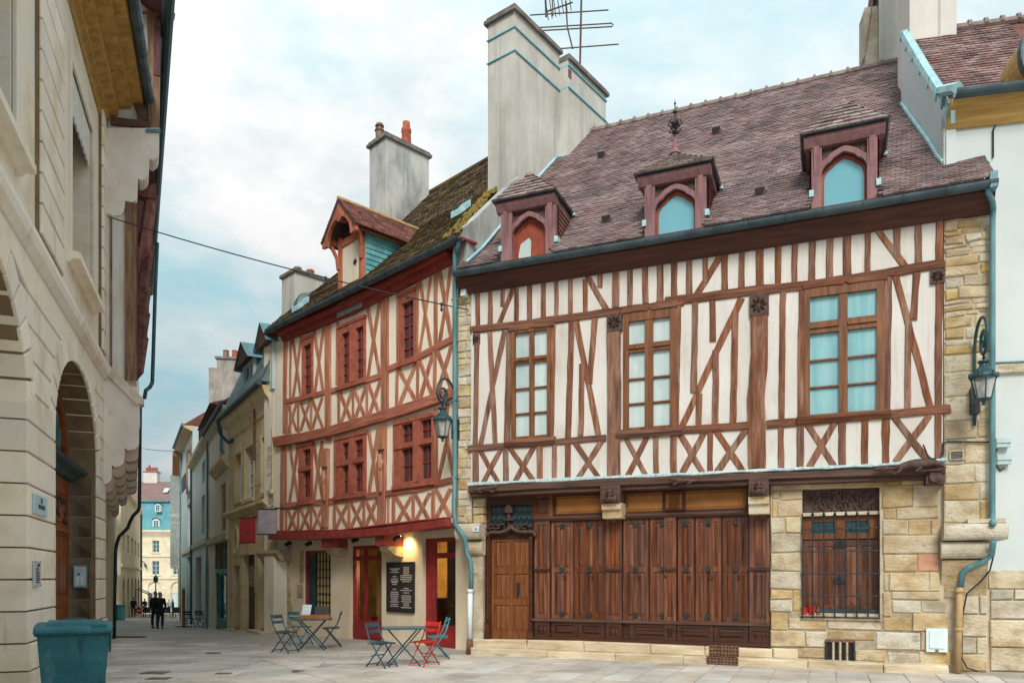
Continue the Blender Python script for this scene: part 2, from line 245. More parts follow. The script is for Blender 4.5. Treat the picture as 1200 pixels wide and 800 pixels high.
class MB:
    def __init__(s): s.v = []; s.f = []
    def add(s, v, f):
        b = len(s.v); s.v += [tuple(p) for p in v]; s.f += [tuple(i+b for i in q) for q in f]; return s
    def box(s, x0, x1, y0, y1, z0, z1):
        v = [(x, y, z) for z in (z0, z1) for y in (y0, y1) for x in (x0, x1)]
        return s.add(v, [(0, 2, 3, 1), (4, 5, 7, 6), (0, 1, 5, 4), (2, 6, 7, 3), (0, 4, 6, 2), (1, 3, 7, 5)])
    def prism(s, pts, y0, y1):
        """outline of (x, z) points extruded from y0 to y1"""
        n = len(pts)
        a = sum(pts[i][0]*pts[(i+1) % n][1]-pts[(i+1) % n][0]*pts[i][1] for i in range(n))
        if a < 0: pts = pts[::-1]
        v = [(p[0], y0, p[1]) for p in pts]+[(p[0], y1, p[1]) for p in pts]
        f = [tuple(range(n)), tuple(range(2*n-1, n-1, -1))]+[(i, n+i, n+(i+1) % n, (i+1) % n) for i in range(n)]
        return s.add(v, f)
    def hprism(s, pts, z0, z1):
        n = len(pts)
        v = [(p[0], p[1], z0) for p in pts]+[(p[0], p[1], z1) for p in pts]
        return s.add(v, [tuple(range(n))[::-1], tuple(range(n, 2*n))]+[(i, (i+1) % n, n+(i+1) % n, n+i) for i in range(n)])
    def xprism(s, pts, x0, x1):
        """outline of (y, z) points extruded along x"""
        n = len(pts)
        v = [(x0, p[0], p[1]) for p in pts]+[(x1, p[0], p[1]) for p in pts]
        return s.add(v, [tuple(range(n)), tuple(range(2*n-1, n-1, -1))]+[(i, n+i, n+(i+1) % n, (i+1) % n) for i in range(n)])
    def tube(s, path, r, n=8, caps=True):
        path = [Vector(p) for p in path]; k = len(path); b = len(s.v); pn = None
        for i, p in enumerate(path):
            t = (path[min(i+1, k-1)]-path[max(i-1, 0)]).normalized()
            if pn is None: pn = t.orthogonal().normalized()
            else:
                pn = pn-t*pn.dot(t); pn = pn.normalized() if pn.length > 1e-6 else t.orthogonal().normalized()
            q = t.cross(pn); rr = r[i] if isinstance(r, (list, tuple)) else r
            for j in range(n):
                a = 2*math.pi*(j+.5)/n; s.v.append(tuple(p+(pn*math.cos(a)+q*math.sin(a))*rr))
        for i in range(k-1):
            for j in range(n): s.f.append((b+i*n+j, b+i*n+(j+1) % n, b+(i+1)*n+(j+1) % n, b+(i+1)*n+j))
        if caps:
            s.f.append(tuple(b+j for j in range(n))[::-1]); s.f.append(tuple(b+(k-1)*n+j for j in range(n)))
        return s
    def lathe(s, prof, c=(0, 0, 0), n=12, ax=None):
        b = len(s.v)
        for r, z in prof:
            for j in range(n):
                a = 2*math.pi*(j+.5)/n; s.v.append((c[0]+r*math.cos(a), c[1]+r*math.sin(a), c[2]+z))
        for i in range(len(prof)-1):
            for j in range(n): s.f.append((b+i*n+j, b+i*n+(j+1) % n, b+(i+1)*n+(j+1) % n, b+(i+1)*n+j))
        s.f.append(tuple(b+j for j in range(n))[::-1]); s.f.append(tuple(b+(len(prof)-1)*n+j for j in range(n)))
        return s
    def out(s, name, mat, parent=None, smooth=False): return mesh(name, s.v, s.f, mat, parent, smooth)
class Fr:
    """a house: its root empty and a frame with x along the facade, y into the wall, z up"""
    def __init__(s, name, label, cat, o, d, group=None):
        L = math.hypot(*d); s.d = (d[0]/L, d[1]/L); s.e = (-s.d[1], s.d[0]); s.o = o
        s.root = empty(name, (o[0], o[1], 0), math.atan2(d[1], d[0]), label, cat, group)
        s.c = ((-o[0])*s.d[0]-o[1]*s.d[1], (-o[0])*s.e[0]-o[1]*s.e[1])
    def P(s, px, py, y=0.0):
        rx, ry = (px-600)/FPX, 1.0
        lx = rx*s.d[0]+ry*s.d[1]; ly = rx*s.e[0]+ry*s.e[1]; t = (y-s.c[1])/ly
        return (s.c[0]+t*lx, CH+t*(HY-py)/FPX)
    def U(s, px, y=0.0): return s.P(px, 600, y)[0]
    def rect(s, x0, y0, x1, y1, y=0.0):
        xc = (x0+x1)/2; a = s.P(xc, y0, y)[1]; b = s.P(xc, y1, y)[1]
        return s.U(x0, y), s.U(x1, y), b, a
    def W(s, u, y, z=0): return Vector((s.o[0]+s.d[0]*u+s.e[0]*y, s.o[1]+s.d[1]*u+s.e[1]*y, z))
    def L(s, X, Y):
        a, b = X-s.o[0], Y-s.o[1]; return (a*s.d[0]+b*s.d[1], a*s.e[0]+b*s.e[1])
def crop(x, y, k): return lambda a, b: (x+a/k, y+b/k)
def lerp(a, b, t): return tuple(p+(q-p)*t for p, q in zip(a, b))
def beam(F, pts, w, y0, y1, name, mat, cv=None, parent=None, jit=.009, rough=True):
    """a hewn timber: centre line and width in picture pixels, thrown on the facade plane; edges slightly uneven, arrises worn"""
    if cv: pts = [cv(*p) for p in pts]; w = w/cv.k
    fine = []
    for a, b in zip(pts, pts[1:]):
        n = max(2, int(math.hypot(b[0]-a[0], b[1]-a[1])/16))
        fine += [lerp(a, b, i/n) for i in range(n)]
    fine.append(pts[-1]); k = len(fine); Lo, Ro = [], []
    for i, p in enumerate(fine):
        a, b = fine[max(0, i-1)], fine[min(k-1, i+1)]; dx, dy = b[0]-a[0], b[1]-a[1]; l = math.hypot(dx, dy); nx, ny = -dy/l*w/2, dx/l*w/2
        l_, r_ = F.P(p[0]+nx, p[1]+ny), F.P(p[0]-nx, p[1]-ny)
        j = lambda: R.uniform(-jit, jit)
        Lo.append((l_[0]+j(), l_[1]+j())); Ro.append((r_[0]+j(), r_[1]+j()))
    v = []; c = .012
    for l_, r_ in zip(Lo, Ro):
        d = (r_[0]-l_[0], r_[1]-l_[1]); q = math.hypot(*d); t = c/q; dy = R.uniform(-.006, .006)
        li, ri = lerp(l_, r_, t), lerp(r_, l_, t)
        v += [(l_[0], y1, l_[1]), (l_[0], y0+c, l_[1]), (li[0], y0+dy, li[1]), (ri[0], y0+dy, ri[1]), (r_[0], y0+c, r_[1]), (r_[0], y1, r_[1])]
    f = []
    for i in range(k-1):
        for j in range(5): f.append((i*6+j, i*6+j+1, i*6+6+j+1, i*6+6+j))
    f += [(0, 1, 2, 3, 4, 5), tuple(range((k-1)*6, k*6))[::-1]]
    a, b = Lo[0], Ro[0]; cc = Lo[1]
    o = mesh(name, v, f, mat, parent or F.root)
    bm = bmesh.new(); bm.from_mesh(o.data); bmesh.ops.recalc_face_normals(bm, faces=bm.faces); bm.to_mesh(o.data); bm.free()
    return o
def stone(F, u0, u1, z0, z1, y0, y1, mat, parent, name='stone', jit=.012, ch=.018):
    """one dressed block; worn arris round the front (y0), back at y1"""
    j = lambda s=1: R.uniform(-jit, jit)*s
    q = [(u0+j(), z0+j()), (u1+j(), z0+j()), (u1+j(), z1+j()), (u0+j(), z1+j())]
    cx, cz = (u0+u1)/2, (z0+z1)/2
    ch = min(ch, (u1-u0)*.25, (z1-z0)*.25)
    v = [(a, y1, b) for a, b in q]+[(a, y0+ch*.8, b) for a, b in q]
    v += [(a+(ch if a < cx else -ch), y0+j(.5), b+(ch if b < cz else -ch)) for a, b in q]
    f = [(i, (i+1) % 4, 4+(i+1) % 4, 4+i) for i in range(4)]+[(4+i, 4+(i+1) % 4, 8+(i+1) % 4, 8+i) for i in range(4)]+[(8, 9, 10, 11)]
    return mesh(name, v, f, mat, parent)
def stone_fill(F, u0, u1, z0, z1, y0, y1, mats, parent, h=(.14, .3), w=(.25, .6), gap=.02, rng=None, name='stone', skip=(), jit=.012, ch=.018, tilt=0):
    rng = rng or R; z = z0; n = 0
    while z < z1-.03:
        hh = rng.uniform(*h)
        if z+hh > z1-h[0]*.5: hh = z1-z
        runs = [(u0, u1)]
        for s in skip:
            if min(z+hh, s[3])-max(z, s[2]) > hh*.25:
                runs = [q for r in runs for q in ((r[0], min(r[1], s[0])), (max(r[0], s[1]), r[1])) if q[1]-q[0] > .04]
        n += 1
        for r0, r1 in runs:
            u = r0 if n % 2 else r0-rng.uniform(0, w[0]*.6)
            while u < r1-.02:
                ww = rng.uniform(*w); a, b = max(u, r0), min(u+ww, r1)
                if r1-b < w[0]*.4: b = r1
                if b-a > .05: stone(F, a+gap/2, b-gap/2, z+gap/2, z+hh-gap/2, y0+rng.uniform(-.006, .012), y1, rng.choice(mats), parent, name, jit, ch)
                u = b if b == r1 else u+ww
        z += hh
def wall_open(F, name, u0, u1, z0, z1, ops, y0, depth, mat, parent=None, back=False):
    """a wall sheet with real openings (u0,u1,z0,z1[,rise]) and their reveals; rise > 0 gives the opening an arched head"""
    us = sorted({u0, u1}|{o[0] for o in ops}|{o[1] for o in ops}); zs = sorted({z0, z1}|{o[2] for o in ops}|{o[3] for o in ops})
    us = [u for u in us if u0 <= u <= u1]; zs = [z for z in zs if z0 <= z <= z1]
    m = MB(); vid = {}
    def vert(u, z):
        if (u, z) not in vid: vid[(u, z)] = len(m.v); m.v.append((u, y0, z))
        return vid[(u, z)]
    for a, b in zip(us, us[1:]):
        for c, d in zip(zs, zs[1:]):
            if any(o[0] <= a and b <= o[1] and o[2] <= c and d <= o[3] for o in ops): continue
            m.f.append((vert(a, c), vert(b, c), vert(b, d), vert(a, d)))
    yb = y0+depth
    for o in ops:
        a, b, c, d = o[:4]; rise = o[4] if len(o) > 4 else 0; s = d-rise
        if s > c:
            m.add([(a, y0, c), (a, yb, c), (a, yb, s), (a, y0, s)], [(0, 1, 2, 3)]); m.add([(b, y0, c), (b, y0, s), (b, yb, s), (b, yb, c)], [(0, 1, 2, 3)])
        m.add([(a, y0, c), (b, y0, c), (b, yb, c), (a, yb, c)], [(0, 1, 2, 3)])
        if not rise: m.add([(a, y0, d), (a, yb, d), (b, yb, d), (b, y0, d)], [(0, 1, 2, 3)])
        else:
            n = 14; arc = [((a+b)/2-(b-a)/2*math.cos(math.pi*i/n), s+rise*math.sin(math.pi*i/n)) for i in range(n+1)]
            for p, q in zip(arc, arc[1:]):
                m.add([(p[0], y0, p[1]), (p[0], yb, p[1]), (q[0], yb, q[1]), (q[0], y0, q[1])], [(0, 1, 2, 3)])
                m.add([(p[0], y0, p[1]), (q[0], y0, q[1]), (q[0], y0, d), (p[0], y0, d)], [(0, 1, 2, 3)])
    # solid outside: sides, top, back
    t = y0+max(depth, .2)+.02
    m.add([(u0, y0, z0), (u1, y0, z0), (u1, y0, z1), (u0, y0, z1), (u0, t, z0), (u1, t, z0), (u1, t, z1), (u0, t, z1)],
          [(0, 3, 7, 4), (1, 5, 6, 2), (3, 2, 6, 7)]+([(4, 5, 6, 7)] if back else []))
    return m.out(name, mat, parent or F.root)
def roof_tiles(F, prof, umin, umax, row, tw, mat, parent, name='roof_tile', lift=.016, hook=None, rng=R):
    """overlapping plain tiles laid row by row up a (y, z) profile; one joined part because single tiles are 3 px"""
    seg = []; tot = 0
    for a, b in zip(prof, prof[1:]):
        l = math.hypot(b[0]-a[0], b[1]-a[1]); seg.append((tot, l, a, b)); tot += l
    def at(s):
        for t0, l, a, b in seg:
            if s <= t0+l or (t0, l, a, b) == seg[-1]:
                t = (s-t0)/l; return a[0]+(b[0]-a[0])*t, a[1]+(b[1]-a[1])*t, -(b[1]-a[1])/l, (b[0]-a[0])/l
    v, f, at_ = [], [], []; s = 0; k = 0
    while s < tot-.02:
        y, z, ny, nz = at(s); y2, z2, n2y, n2z = at(min(s+row*1.25, tot))
        a0, a1 = umin(y), umax(y); u = a0-(tw*.5 if k % 2 else 0); k += 1
        sag = rng.uniform(-.004, .004)
        while u < a1:
            c, d = max(u, a0), min(u+tw, a1)
            if d-c > .02 and not (hook and hook((c+d)/2, y)):
                t = lift+rng.uniform(-.005, .007)+sag; q = .004; e = rng.uniform(-.006, .006); b = len(v); g = .004
                v += [(c+g, y+ny*t+e*-nz, z+nz*t-e*ny), (d-g, y+ny*t, z+nz*t), (d-g, y2+n2y*q, z2+n2z*q), (c+g, y2+n2y*q, z2+n2z*q), (c+g, y+ny*-.02, z+nz*-.02), (d-g, y+ny*-.02, z+nz*-.02)]
                f += [(b, b+1, b+2, b+3), (b+4, b+5, b+1, b)]; x = rng.random(); at_ += [x, x]
            u += tw
        s += row
    o = mesh(name, v, f, mat, parent, attr=at_); o['kind'] = 'stuff'
    return o
def skin(name, nodes, edges, mat, parent=None, sub=1, smooth=True):
    """nodes: list of (x, y, z, r); a continuous tapered body grown round a skeleton"""
    me = bpy.data.meshes.new(name); me.from_pydata([n[:3] for n in nodes], edges, []); o = bpy.data.objects.new(name, me); link(o, parent)
    md = o.modifiers.new('skin', 'SKIN'); md.use_smooth_shade = smooth
    for i, n in enumerate(nodes):
        r = n[3]; me.skin_vertices[0].data[i].radius = r if isinstance(r, tuple) else (r, r)
    me.skin_vertices[0].data[0].use_root = True
    s = o.modifiers.new('sub', 'SUBSURF'); s.levels = sub; s.render_levels = sub
    me.materials.append(M[mat]); md2 = None
    return o
def skin_layer(o):
    if not o.data.skin_vertices: o.data.skin_vertices.new() if hasattr(o.data.skin_vertices, 'new') else None
def gz(Y):
    """street level: flat square, then falling down the street"""
    k = [(-50, 0), (20, 0), (24, -.05), (28.5, -.26), (37, -.77), (50, -1.2), (64, -1.65), (95, -2.6), (140, -3.6), (1500, -6)]
    for (a, p), (b, q) in zip(k, k[1:]):
        if Y <= b: return p+(q-p)*(Y-a)/(b-a)
    return -6
def at(px, py):
    """ground point seen at a picture position"""
    Y = 8.0
    while Y < 200:
        if CH-(py-HY)/FPX*Y < gz(Y): break
        Y += .02
    return Vector(((px-600)/FPX*Y, Y, gz(Y)))
def text(s, size, loc, rot, mat, parent=None, name='lettering', align='CENTER', ext=.002):
    cu = bpy.data.curves.new(name, 'FONT'); cu.body = s; cu.size = size; cu.align_x = align; cu.align_y = 'CENTER'; cu.extrude = ext
    t = bpy.data.objects.new(name, cu); COL.objects.link(t)
    dg = bpy.context.evaluated_depsgraph_get(); me = bpy.data.meshes.new_from_object(t.evaluated_get(dg)); bpy.data.objects.remove(t)
    me.materials.clear(); me.materials.append(M[mat]); o = bpy.data.objects.new(name, me); link(o, parent); o.location = loc; o.rotation_euler = rot
    return o
def uyz(F, px, py, u):
    """picture position thrown on the plane u = const of a frame: gives (y, z)"""
    rx, ry = (px-600)/FPX, 1.0
    lx = rx*F.d[0]+ry*F.d[1]; ly = rx*F.e[0]+ry*F.e[1]; t = (u-F.c[0])/lx
    return (F.c[1]+t*ly, CH+t*(HY-py)/FPX)
class Cv:
    def __init__(s, x, y, k): s.x, s.y, s.k = x, y, k
    def __call__(s, a, b): return (s.x+a/s.k, s.y+b/s.k)
cA, cB, cE, cF = Cv(530, 280, 2.667), Cv(780, 230, 2.353), Cv(530, 540, 3.078), Cv(780, 540, 3.076)
cC, cD, c6 = Cv(300, 200, 3.077), Cv(300, 440, 3.077), Cv(300, 620, 4.446)
# ================================================================ ground
def build_ground():
    ys = [-60, -20, 0, 6, 10, 14, 18, 20, 22, 24, 26, 28.5, 32, 37, 43, 50, 57, 64, 72, 80, 88, 95, 110, 140, 220, 500, 1500]
    xs = [-900, -200, -80, -60, -45, -30, -20, -10, -5, 0, 5, 10, 20, 60, 200, 900]
    v = [(x, y, gz(y)-.012) for y in ys for x in xs]; n = len(xs)
    f = [(j*n+i, j*n+i+1, (j+1)*n+i+1, (j+1)*n+i) for j in range(len(ys)-1) for i in range(n-1)]
    o = mesh('pavement', v, f, 'ground'); o['kind'] = 'structure'
    rr = random.Random(5)
    # paving slabs: long courses across the square, laid parallel to the big house on the right and across the street on the left
    cells = []
    def lay(ori, ang, a0, a1, b0, b1, depth, lens, inside):
        d = (math.cos(ang), math.sin(ang)); e = (-d[1], d[0]); b = b0; k = 0
        while b < b1:
            hh = rr.choice(depth); a = a0-rr.uniform(0, lens[1]); k += 1
            while a < a1:
                l = rr.uniform(*lens)
                q = [(ori[0]+d[0]*p+e[0]*w, ori[1]+d[1]*p+e[1]*w) for p, w in ((a+.011, b+.011), (a+l-.011, b+.011), (a+l-.011, b+hh-.011), (a+.011, b+hh-.011))]
                cx, cy = sum(p[0] for p in q)/4, sum(p[1] for p in q)/4
                if inside(cx, cy): cells.append((cy, q))
                a += l
            b += hh
    inview = lambda x, y: 10.6 < y and abs(x/y) < .70
    mainfront = lambda x, y: -2.433*(x+.94)*.4110-(y-16.9) > -99
    wl = lambda x, y: x > -9.59-.3756*(y-17.9)+.05
    wm = lambda x, y: (y-16.9) < -.411*(x+.94)-.32
    wr = lambda x, y: (x+1.04)*.713+(y-17.07)*.701 < -.12
    split = lambda x, y: x-(-1.4) > -.9*(16.6-y)     # right of the channel that runs towards the corner
    lay((-.94, 16.9), math.atan2(-.380, .925)+math.radians(90), -12, 1, -16, 6, (.42, .5, .58), (.6, 1.3), lambda x, y: inview(x, y) and wm(x, y) and split(x, y) and y < 20)
    lay((-9, 18), math.radians(4), -16, 16, -8, 6, (.3, .36, .44), (.6, 1.5), lambda x, y: inview(x, y) and wl(x, y) and wr(x, y) and wm(x, y) and not split(x, y) and y < 21.5)
    cells.sort()
    near, far = cells[:295], cells[295:]
    pv = empty('paving', (0, 0, 0)); pv['kind'] = 'structure'
    def slab(m, q, tilt):
        z = rr.uniform(-.003, .003); c = (sum(p[0] for p in q)/4, sum(p[1] for p in q)/4)
        qi = [lerp(p, c, .014) for p in q]
        zz = [z+rr.uniform(-.002, .002) for _ in range(4)]
        v = [(p[0], p[1], gz(p[1])-.03) for p in q]+[(p[0], p[1], gz(p[1])+zz[i]-.006) for i, p in enumerate(q)]+[(p[0], p[1], gz(p[1])+zz[i]) for i, p in enumerate(qi)]
        m.add(v, [(i, (i+1) % 4, 4+(i+1) % 4, 4+i) for i in range(4)]+[(4+i, 4+(i+1) % 4, 8+(i+1) % 4, 8+i) for i in range(4)]+[(8, 9, 10, 11)])
    for cy, q in near:
        m = MB(); slab(m, q, 0); m.out('paving_slab', 'slab', pv)
    m = MB()
    for cy, q in far: slab(m, q, 0)
    o = m.out('paving_slab', 'slab', pv); o['kind'] = 'stuff'
    print('slabs', len(cells))
    # long pale channel stones from the corner to the bottom of the picture
    for (a, b), w in (((at(548, 770), at(392, 800)), .22),):
        pass
    g = empty('gutter_channel', (0, 0, 0)); g['kind'] = 'structure'
    p, q = at(318, 772), at(425, 803); n = 4
    for i in range(n):
        a, b = p.lerp(q, i/n+.004), p.lerp(q, (i+1)/n-.004); dx = Vector((q.y-p.y, -(q.x-p.x), 0)).normalized()*.21
        pts = [(a-dx), (b-dx), (b+dx), (a+dx)]
        v = [(c.x, c.y, c.z+.003-.03) for c in pts]+[(c.x, c.y, c.z+.011) for c in pts]
        mesh('channel_stone', v, [(4, 5, 6, 7), (0, 1, 5, 4), (1, 2, 6, 5), (2, 3, 7, 6), (3, 0, 4, 7)], 'slab', g)
    for px, py, w, l in ((148, 746, 1.1, .2), (182, 788, .42, .3), (186, 795, .36, .22), (262, 789, .26, .16), (250, 765, .3, .16), (350, 786, .22, .2)):
        c = at(px, py); m = MB(); m.box(-w/2, w/2, -l/2, l/2, 0, .012)
        for k in range(3): m.box(-w*.4, w*.4, -l*.35+k*l*.3, -l*.35+k*l*.3+l*.1, .012, .016)
        o = m.out('drain_cover', 'iron' if px in (148,) else 'cover'); o.location = (c.x, c.y, c.z+.002); o['label'] = ''
        lab = {148: 'long dark iron drain grate before the narrow street', 182: 'round-ended iron cover in the paving right of the teal bin', 186: 'iron cover nearest the bottom edge, right of the teal bin', 262: 'small iron cover in the paving in the middle foreground', 250: 'faint iron cover in the paving in front of the narrow street', 350: 'rusty reddish iron cover beside the pale channel stones'}[px]
        tag(o, lab, 'drain cover', 'iron covers in the paving')
build_ground()
# ================================================================ big half-timbered house on the right
H = Fr('timber_framed_house', 'large brown and white half timbered house with plum tiled roof, dormers and closed wooden shopfront', 'house', (-.94, 16.9), (.925, -.380))
def main_house():
    rt = H.root; U = H.U
    win = [(190, 275, 305, 628, cA, [(198, 242), (256, 298)], [(290, 368), (385, 462), (468, 540), (547, 615)]),
           (540, 205, 698, 600, cA, [(552, 603), (628, 682)], [(252, 324), (350, 428), (437, 506), (515, 586)]),
           (388, 238, 597, 602, cB, [(398, 478), (502, 582)], [(268, 338), (370, 442), (448, 516), (524, 596)])]
    ops, wr = [], []
    for x0, y0, x1, y1, cv, cols, rows in win:
        xc = (x0+x1)/2; p0, p1 = cv(x0, y0), cv(x1, y1); pc = cv(xc, 0)[0]
        u0, u1 = U(p0[0]), U(p1[0]); z1, z0 = H.P(pc, p0[1])[1], H.P(pc, p1[1])[1]
        ops.append((u0, u1, z0, z1)); wr.append((u0, u1, z0, z1, [(U(cv(a, 0)[0]), U(cv(b, 0)[0])) for a, b in cols], [(H.P(pc, cv(0, b)[1])[1], H.P(pc, cv(0, a)[1])[1]) for a, b in rows]))
    uL, uR = U(552), U(1105); zt = 8.42
    wall_open(H, 'plaster_infill', uL, uR, 3.62, zt, ops, 0.0, .3, 'plaster')
    MB().box(uL, uR, .34, .4, 3.6, zt).out('back_wall', 'dark_room', rt)
    # windows
    for u0, u1, z0, z1, cols, rows in wr:
        w = MB(); y0, y1 = -.045, .12; um = (cols[0][1]+cols[1][0])/2
        w.box(u0-.03, cols[0][0], y0, y1, z0, z1); w.box(cols[1][1], u1+.03, y0, y1, z0, z1)
        w.box(cols[0][0], cols[1][1], y0, y1, rows[0][1], z1); w.box(cols[0][0], cols[1][1], y0, y1, z0, rows[3][0])
        fr = w.out('window', 'win_frame', rt)
        MB().box(cols[0][1], cols[1][0], y0+.015, y1, z0+.02, z1-.02).out('mullion', 'win_frame', fr)
        tz0, tz1 = rows[1][1], rows[0][0]
        for c in cols:
            m = MB(); m.box(c[0], c[1], y0+.01, y1, tz0, tz1); m.box(c[0], c[1], y0-.02, y0+.01, (tz0+tz1)/2-.015, (tz0+tz1)/2+.035); m.out('transom', 'win_frame', fr)
            for a, b in ((rows[2][1], rows[1][0]), (rows[3][1], rows[2][0])):
                MB().box(c[0], c[1], y0+.03, y1-.03, (a+b)/2-.016, (a+b)/2+.016).out('glazing_bar', 'win_frame', fr)
            for r in rows:
                a, b = r; q = .004
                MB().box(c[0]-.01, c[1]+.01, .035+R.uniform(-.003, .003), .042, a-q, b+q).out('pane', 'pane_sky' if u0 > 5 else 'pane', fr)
        s = MB(); s.xprism([(-.13, z0-.05), (-.13, z0), (-.03, z0+.04), (.02, z0+.04), (.02, z0-.12), (-.06, z0-.12)], u0-.16, u1+.14); s.out('sill', 'timber_h', fr)
    # timbers
    def v(x0, y0, x1, y1, w, cv, name='post'): beam(H, [(x0, y0), (x1, y1)], w, -.03, .1, name, 'timber_v', cv, rt)
    def br(x0, y0, x1, y1, w, cv): beam(H, [(x0, y0), (x1, y1)], w, -.022+R.uniform(-.003, .003), .1, 'brace', 'timber_v', cv, rt)
    def ra(pts, w, cv, y0=-.042): beam(H, pts, w, y0, .1, 'rail', 'timber_h', cv, rt)
    # upper row between eave and first rail
    for x, a, b, w in ((80, 125, 275, 14), (119, 118, 270, 14), (158, 112, 210, 13), (201, 108, 258, 14), (242, 102, 252, 14), (285, 96, 248, 14), (326, 92, 242, 14), (369, 86, 236, 15), (416, 128, 230, 15), (462, 70, 150, 16), (511, 62, 212, 22), (556, 55, 208, 17), (604, 48, 202, 18), (650, 40, 196, 20), (693, 35, 190, 17)): v(x, a, x, b, w, cA)
    br(207, 112, 146, 268, 15, cA); br(402, 80, 482, 222, 18, cA)
    for x, a, b, w in ((24, 140, 288, 17), (66, 135, 282, 17), (110, 130, 240, 15), (163, 150, 268, 18), (210, 112, 258, 17), (260, 102, 252, 21), (310, 96, 246, 18), (356, 90, 240, 17), (404, 84, 234, 19), (453, 76, 226, 19), (501, 70, 218, 23), (557, 60, 212, 17), (638, 48, 168, 19), (697, 38, 190, 19), (755, 24, 185, 21)): v(x, a, x, b, w, cB)
    br(178, 122, 84, 274, 17, cB); br(558, 58, 660, 194, 20, cB)
    # storey between the rails
    for a in ((78, 296, 72, 648, 15), (118, 290, 135, 640, 16), (180, 283, 172, 640, 20), (316, 262, 309, 628, 17), (374, 258, 362, 620, 18), (407, 390, 402, 614, 17), (446, 248, 430, 450, 17), (707, 205, 700, 602, 17)): v(*a, cA)
    br(164, 288, 88, 645, 15, cA); br(386, 252, 458, 615, 19, cA)
    for a in ((35, 300, 29, 640, 14), (82, 292, 78, 540, 17), (93, 545, 91, 636, 16), (130, 288, 130, 400, 17), (139, 425, 137, 636, 18), (193, 320, 186, 634, 18), (324, 262, 320, 622, 17), (377, 255, 372, 614, 19), (614, 222, 608, 596, 23), (692, 212, 684, 340, 20), (670, 345, 668, 595, 18), (756, 208, 750, 590, 19)): v(*a, cB)
    br(210, 280, 44, 636, 18, cB); br(634, 220, 730, 584, 20, cB)
    # large storey posts with carved heads
    for cv, pts, w, blk in ((cA, [(505, 262), (508, 500), (505, 742)], 41, (482, 229, 529, 286)), (cB, [(257, 300), (260, 430), (250, 560), (253, 750)], 47, (231, 267, 284, 326)), ):
        beam(H, pts, w, -.06, .1, 'storey_post', 'timber_v', cv, rt)
        p, q = cv(blk[0], blk[1]), cv(blk[2], blk[3]); a = H.rect(p[0], p[1], q[0], q[1], -.1)
        carved(a[0], a[1], a[2], a[3], -.11)
    p, q = cB(731, 198), cB(771, 237); carved(*H.rect(p[0], p[1], q[0], q[1], -.08), -.09)
    p, q = cA(61, 296), cA(84, 326); carved(*H.rect(p[0], p[1], q[0], q[1], -.06), -.07)
    # rails
    ra([(58, 284), (245, 263), (480, 230)], 22, cA); ra([(480, 231), (620, 212), (722, 196)], 23, cA)
    ra([(0, 291), (230, 262), (400, 245), (560, 220), (768, 186)], 24, cB)
    ra([(50, 655), (250, 640), (482, 621)], 19, cA); ra([(528, 606), (722, 595)], 19, cA)
    ra([(0, 647), (228, 632)], 22, cB); ra([(278, 629), (500, 612), (786, 585)], 23, cB)
    # hood pieces over the windows
    for x0, y0, x1, y1, cv in ((180, 282, 320, 266, cA), (530, 228, 705, 206, cA), (378, 250, 612, 222, cB)):
        xm, ym = (x0+x1)/2, (y0+y1)/2
        beam(H, [(x0, y0+2), (xm-8, ym+2), (xm, ym-5), (xm+8, ym+1), (x1, y1+2)], 13, -.07, .02, 'window_hood', 'timber_h', cv, rt)
    # row of crosses
    for a in ((74, 660, 74, 772, 18), (168, 652, 168, 762, 17), (274, 646, 274, 756, 20), (320, 642, 320, 752, 16), (362, 638, 362, 750, 18), (637, 602, 637, 736, 17), (692, 600, 692, 733, 19)): v(*a, cA)
    for a in ((88, 662, 148, 768, 14), (153, 656, 92, 770, 15), (178, 650, 260, 762, 16), (258, 644, 194, 762, 17), (383, 634, 458, 746, 16), (470, 626, 394, 748, 17), (538, 612, 606, 740, 16), (614, 608, 548, 742, 17)): br(*a, cA)
    for a in ((22, 650, 22, 768, 19), (123, 645, 123, 762, 15), (318, 632, 318, 750, 17), (372, 628, 372, 747, 19), (487, 618, 487, 742, 21), (549, 612, 549, 738, 20), (607, 606, 607, 735, 21), (752, 594, 752, 722, 20)): v(*a, cB)
    for a in ((40, 655, 102, 760, 17), (108, 648, 46, 764, 17), (138, 645, 214, 758, 17), (224, 640, 142, 760, 18), (390, 626, 464, 744, 18), (470, 618, 396, 746, 18), (628, 606, 724, 728, 19), (728, 602, 634, 732, 19)): br(*a, cB)
    # drip flashing and the jetty beam
    beam(H, [cA(60, 769), cA(400, 752), cB(0, 771), cB(300, 757), cB(640, 741), cB(770, 728)], 3.2, -.2, -.02, 'drip_flashing', 'lead_flash', None, rt, jit=.012)
    beam(H, [cE(70, 104), cE(400, 88), cE(831, 70)], 8.0, -.19, .1, 'jetty_beam', 'brown_beam', None, rt, jit=.004)
    beam(H, [cF(0, 70), cF(400, 56), cF(1003, 38)], 8.0, -.19, .1, 'jetty_beam', 'brown_beam', None, rt, jit=.004)
    beam(H, [cE(72, 122), cE(400, 106), cE(831, 88)], 6.5, -.12, .2, 'jetty_moulding', 'brown_beam', None, rt, jit=.003)
    beam(H, [cF(0, 90), cF(400, 76), cF(1003, 56)], 6.5, -.12, .2, 'jetty_moulding', 'brown_beam', None, rt, jit=.003)
    # corner beam end on the right
    a = H.rect(*cF(936, 50), *cF(1003, 84), -.12); m = MB(); m.box(a[0], a[1], -.24, .1, a[2], a[3]); m.tube([((a[0]+a[1])/2, -.3, a[2]+.12), ((a[0]+a[1])/2, -.2, a[2]+.12)], .1, 10); m.out('beam_end', 'carved', rt)
    sculptures()
    # eave board and gutter
    g0, g1 = H.P(536, 318, -.42), H.P(1166, 213, -.42)
    zg = (g0[1]+g1[1])/2
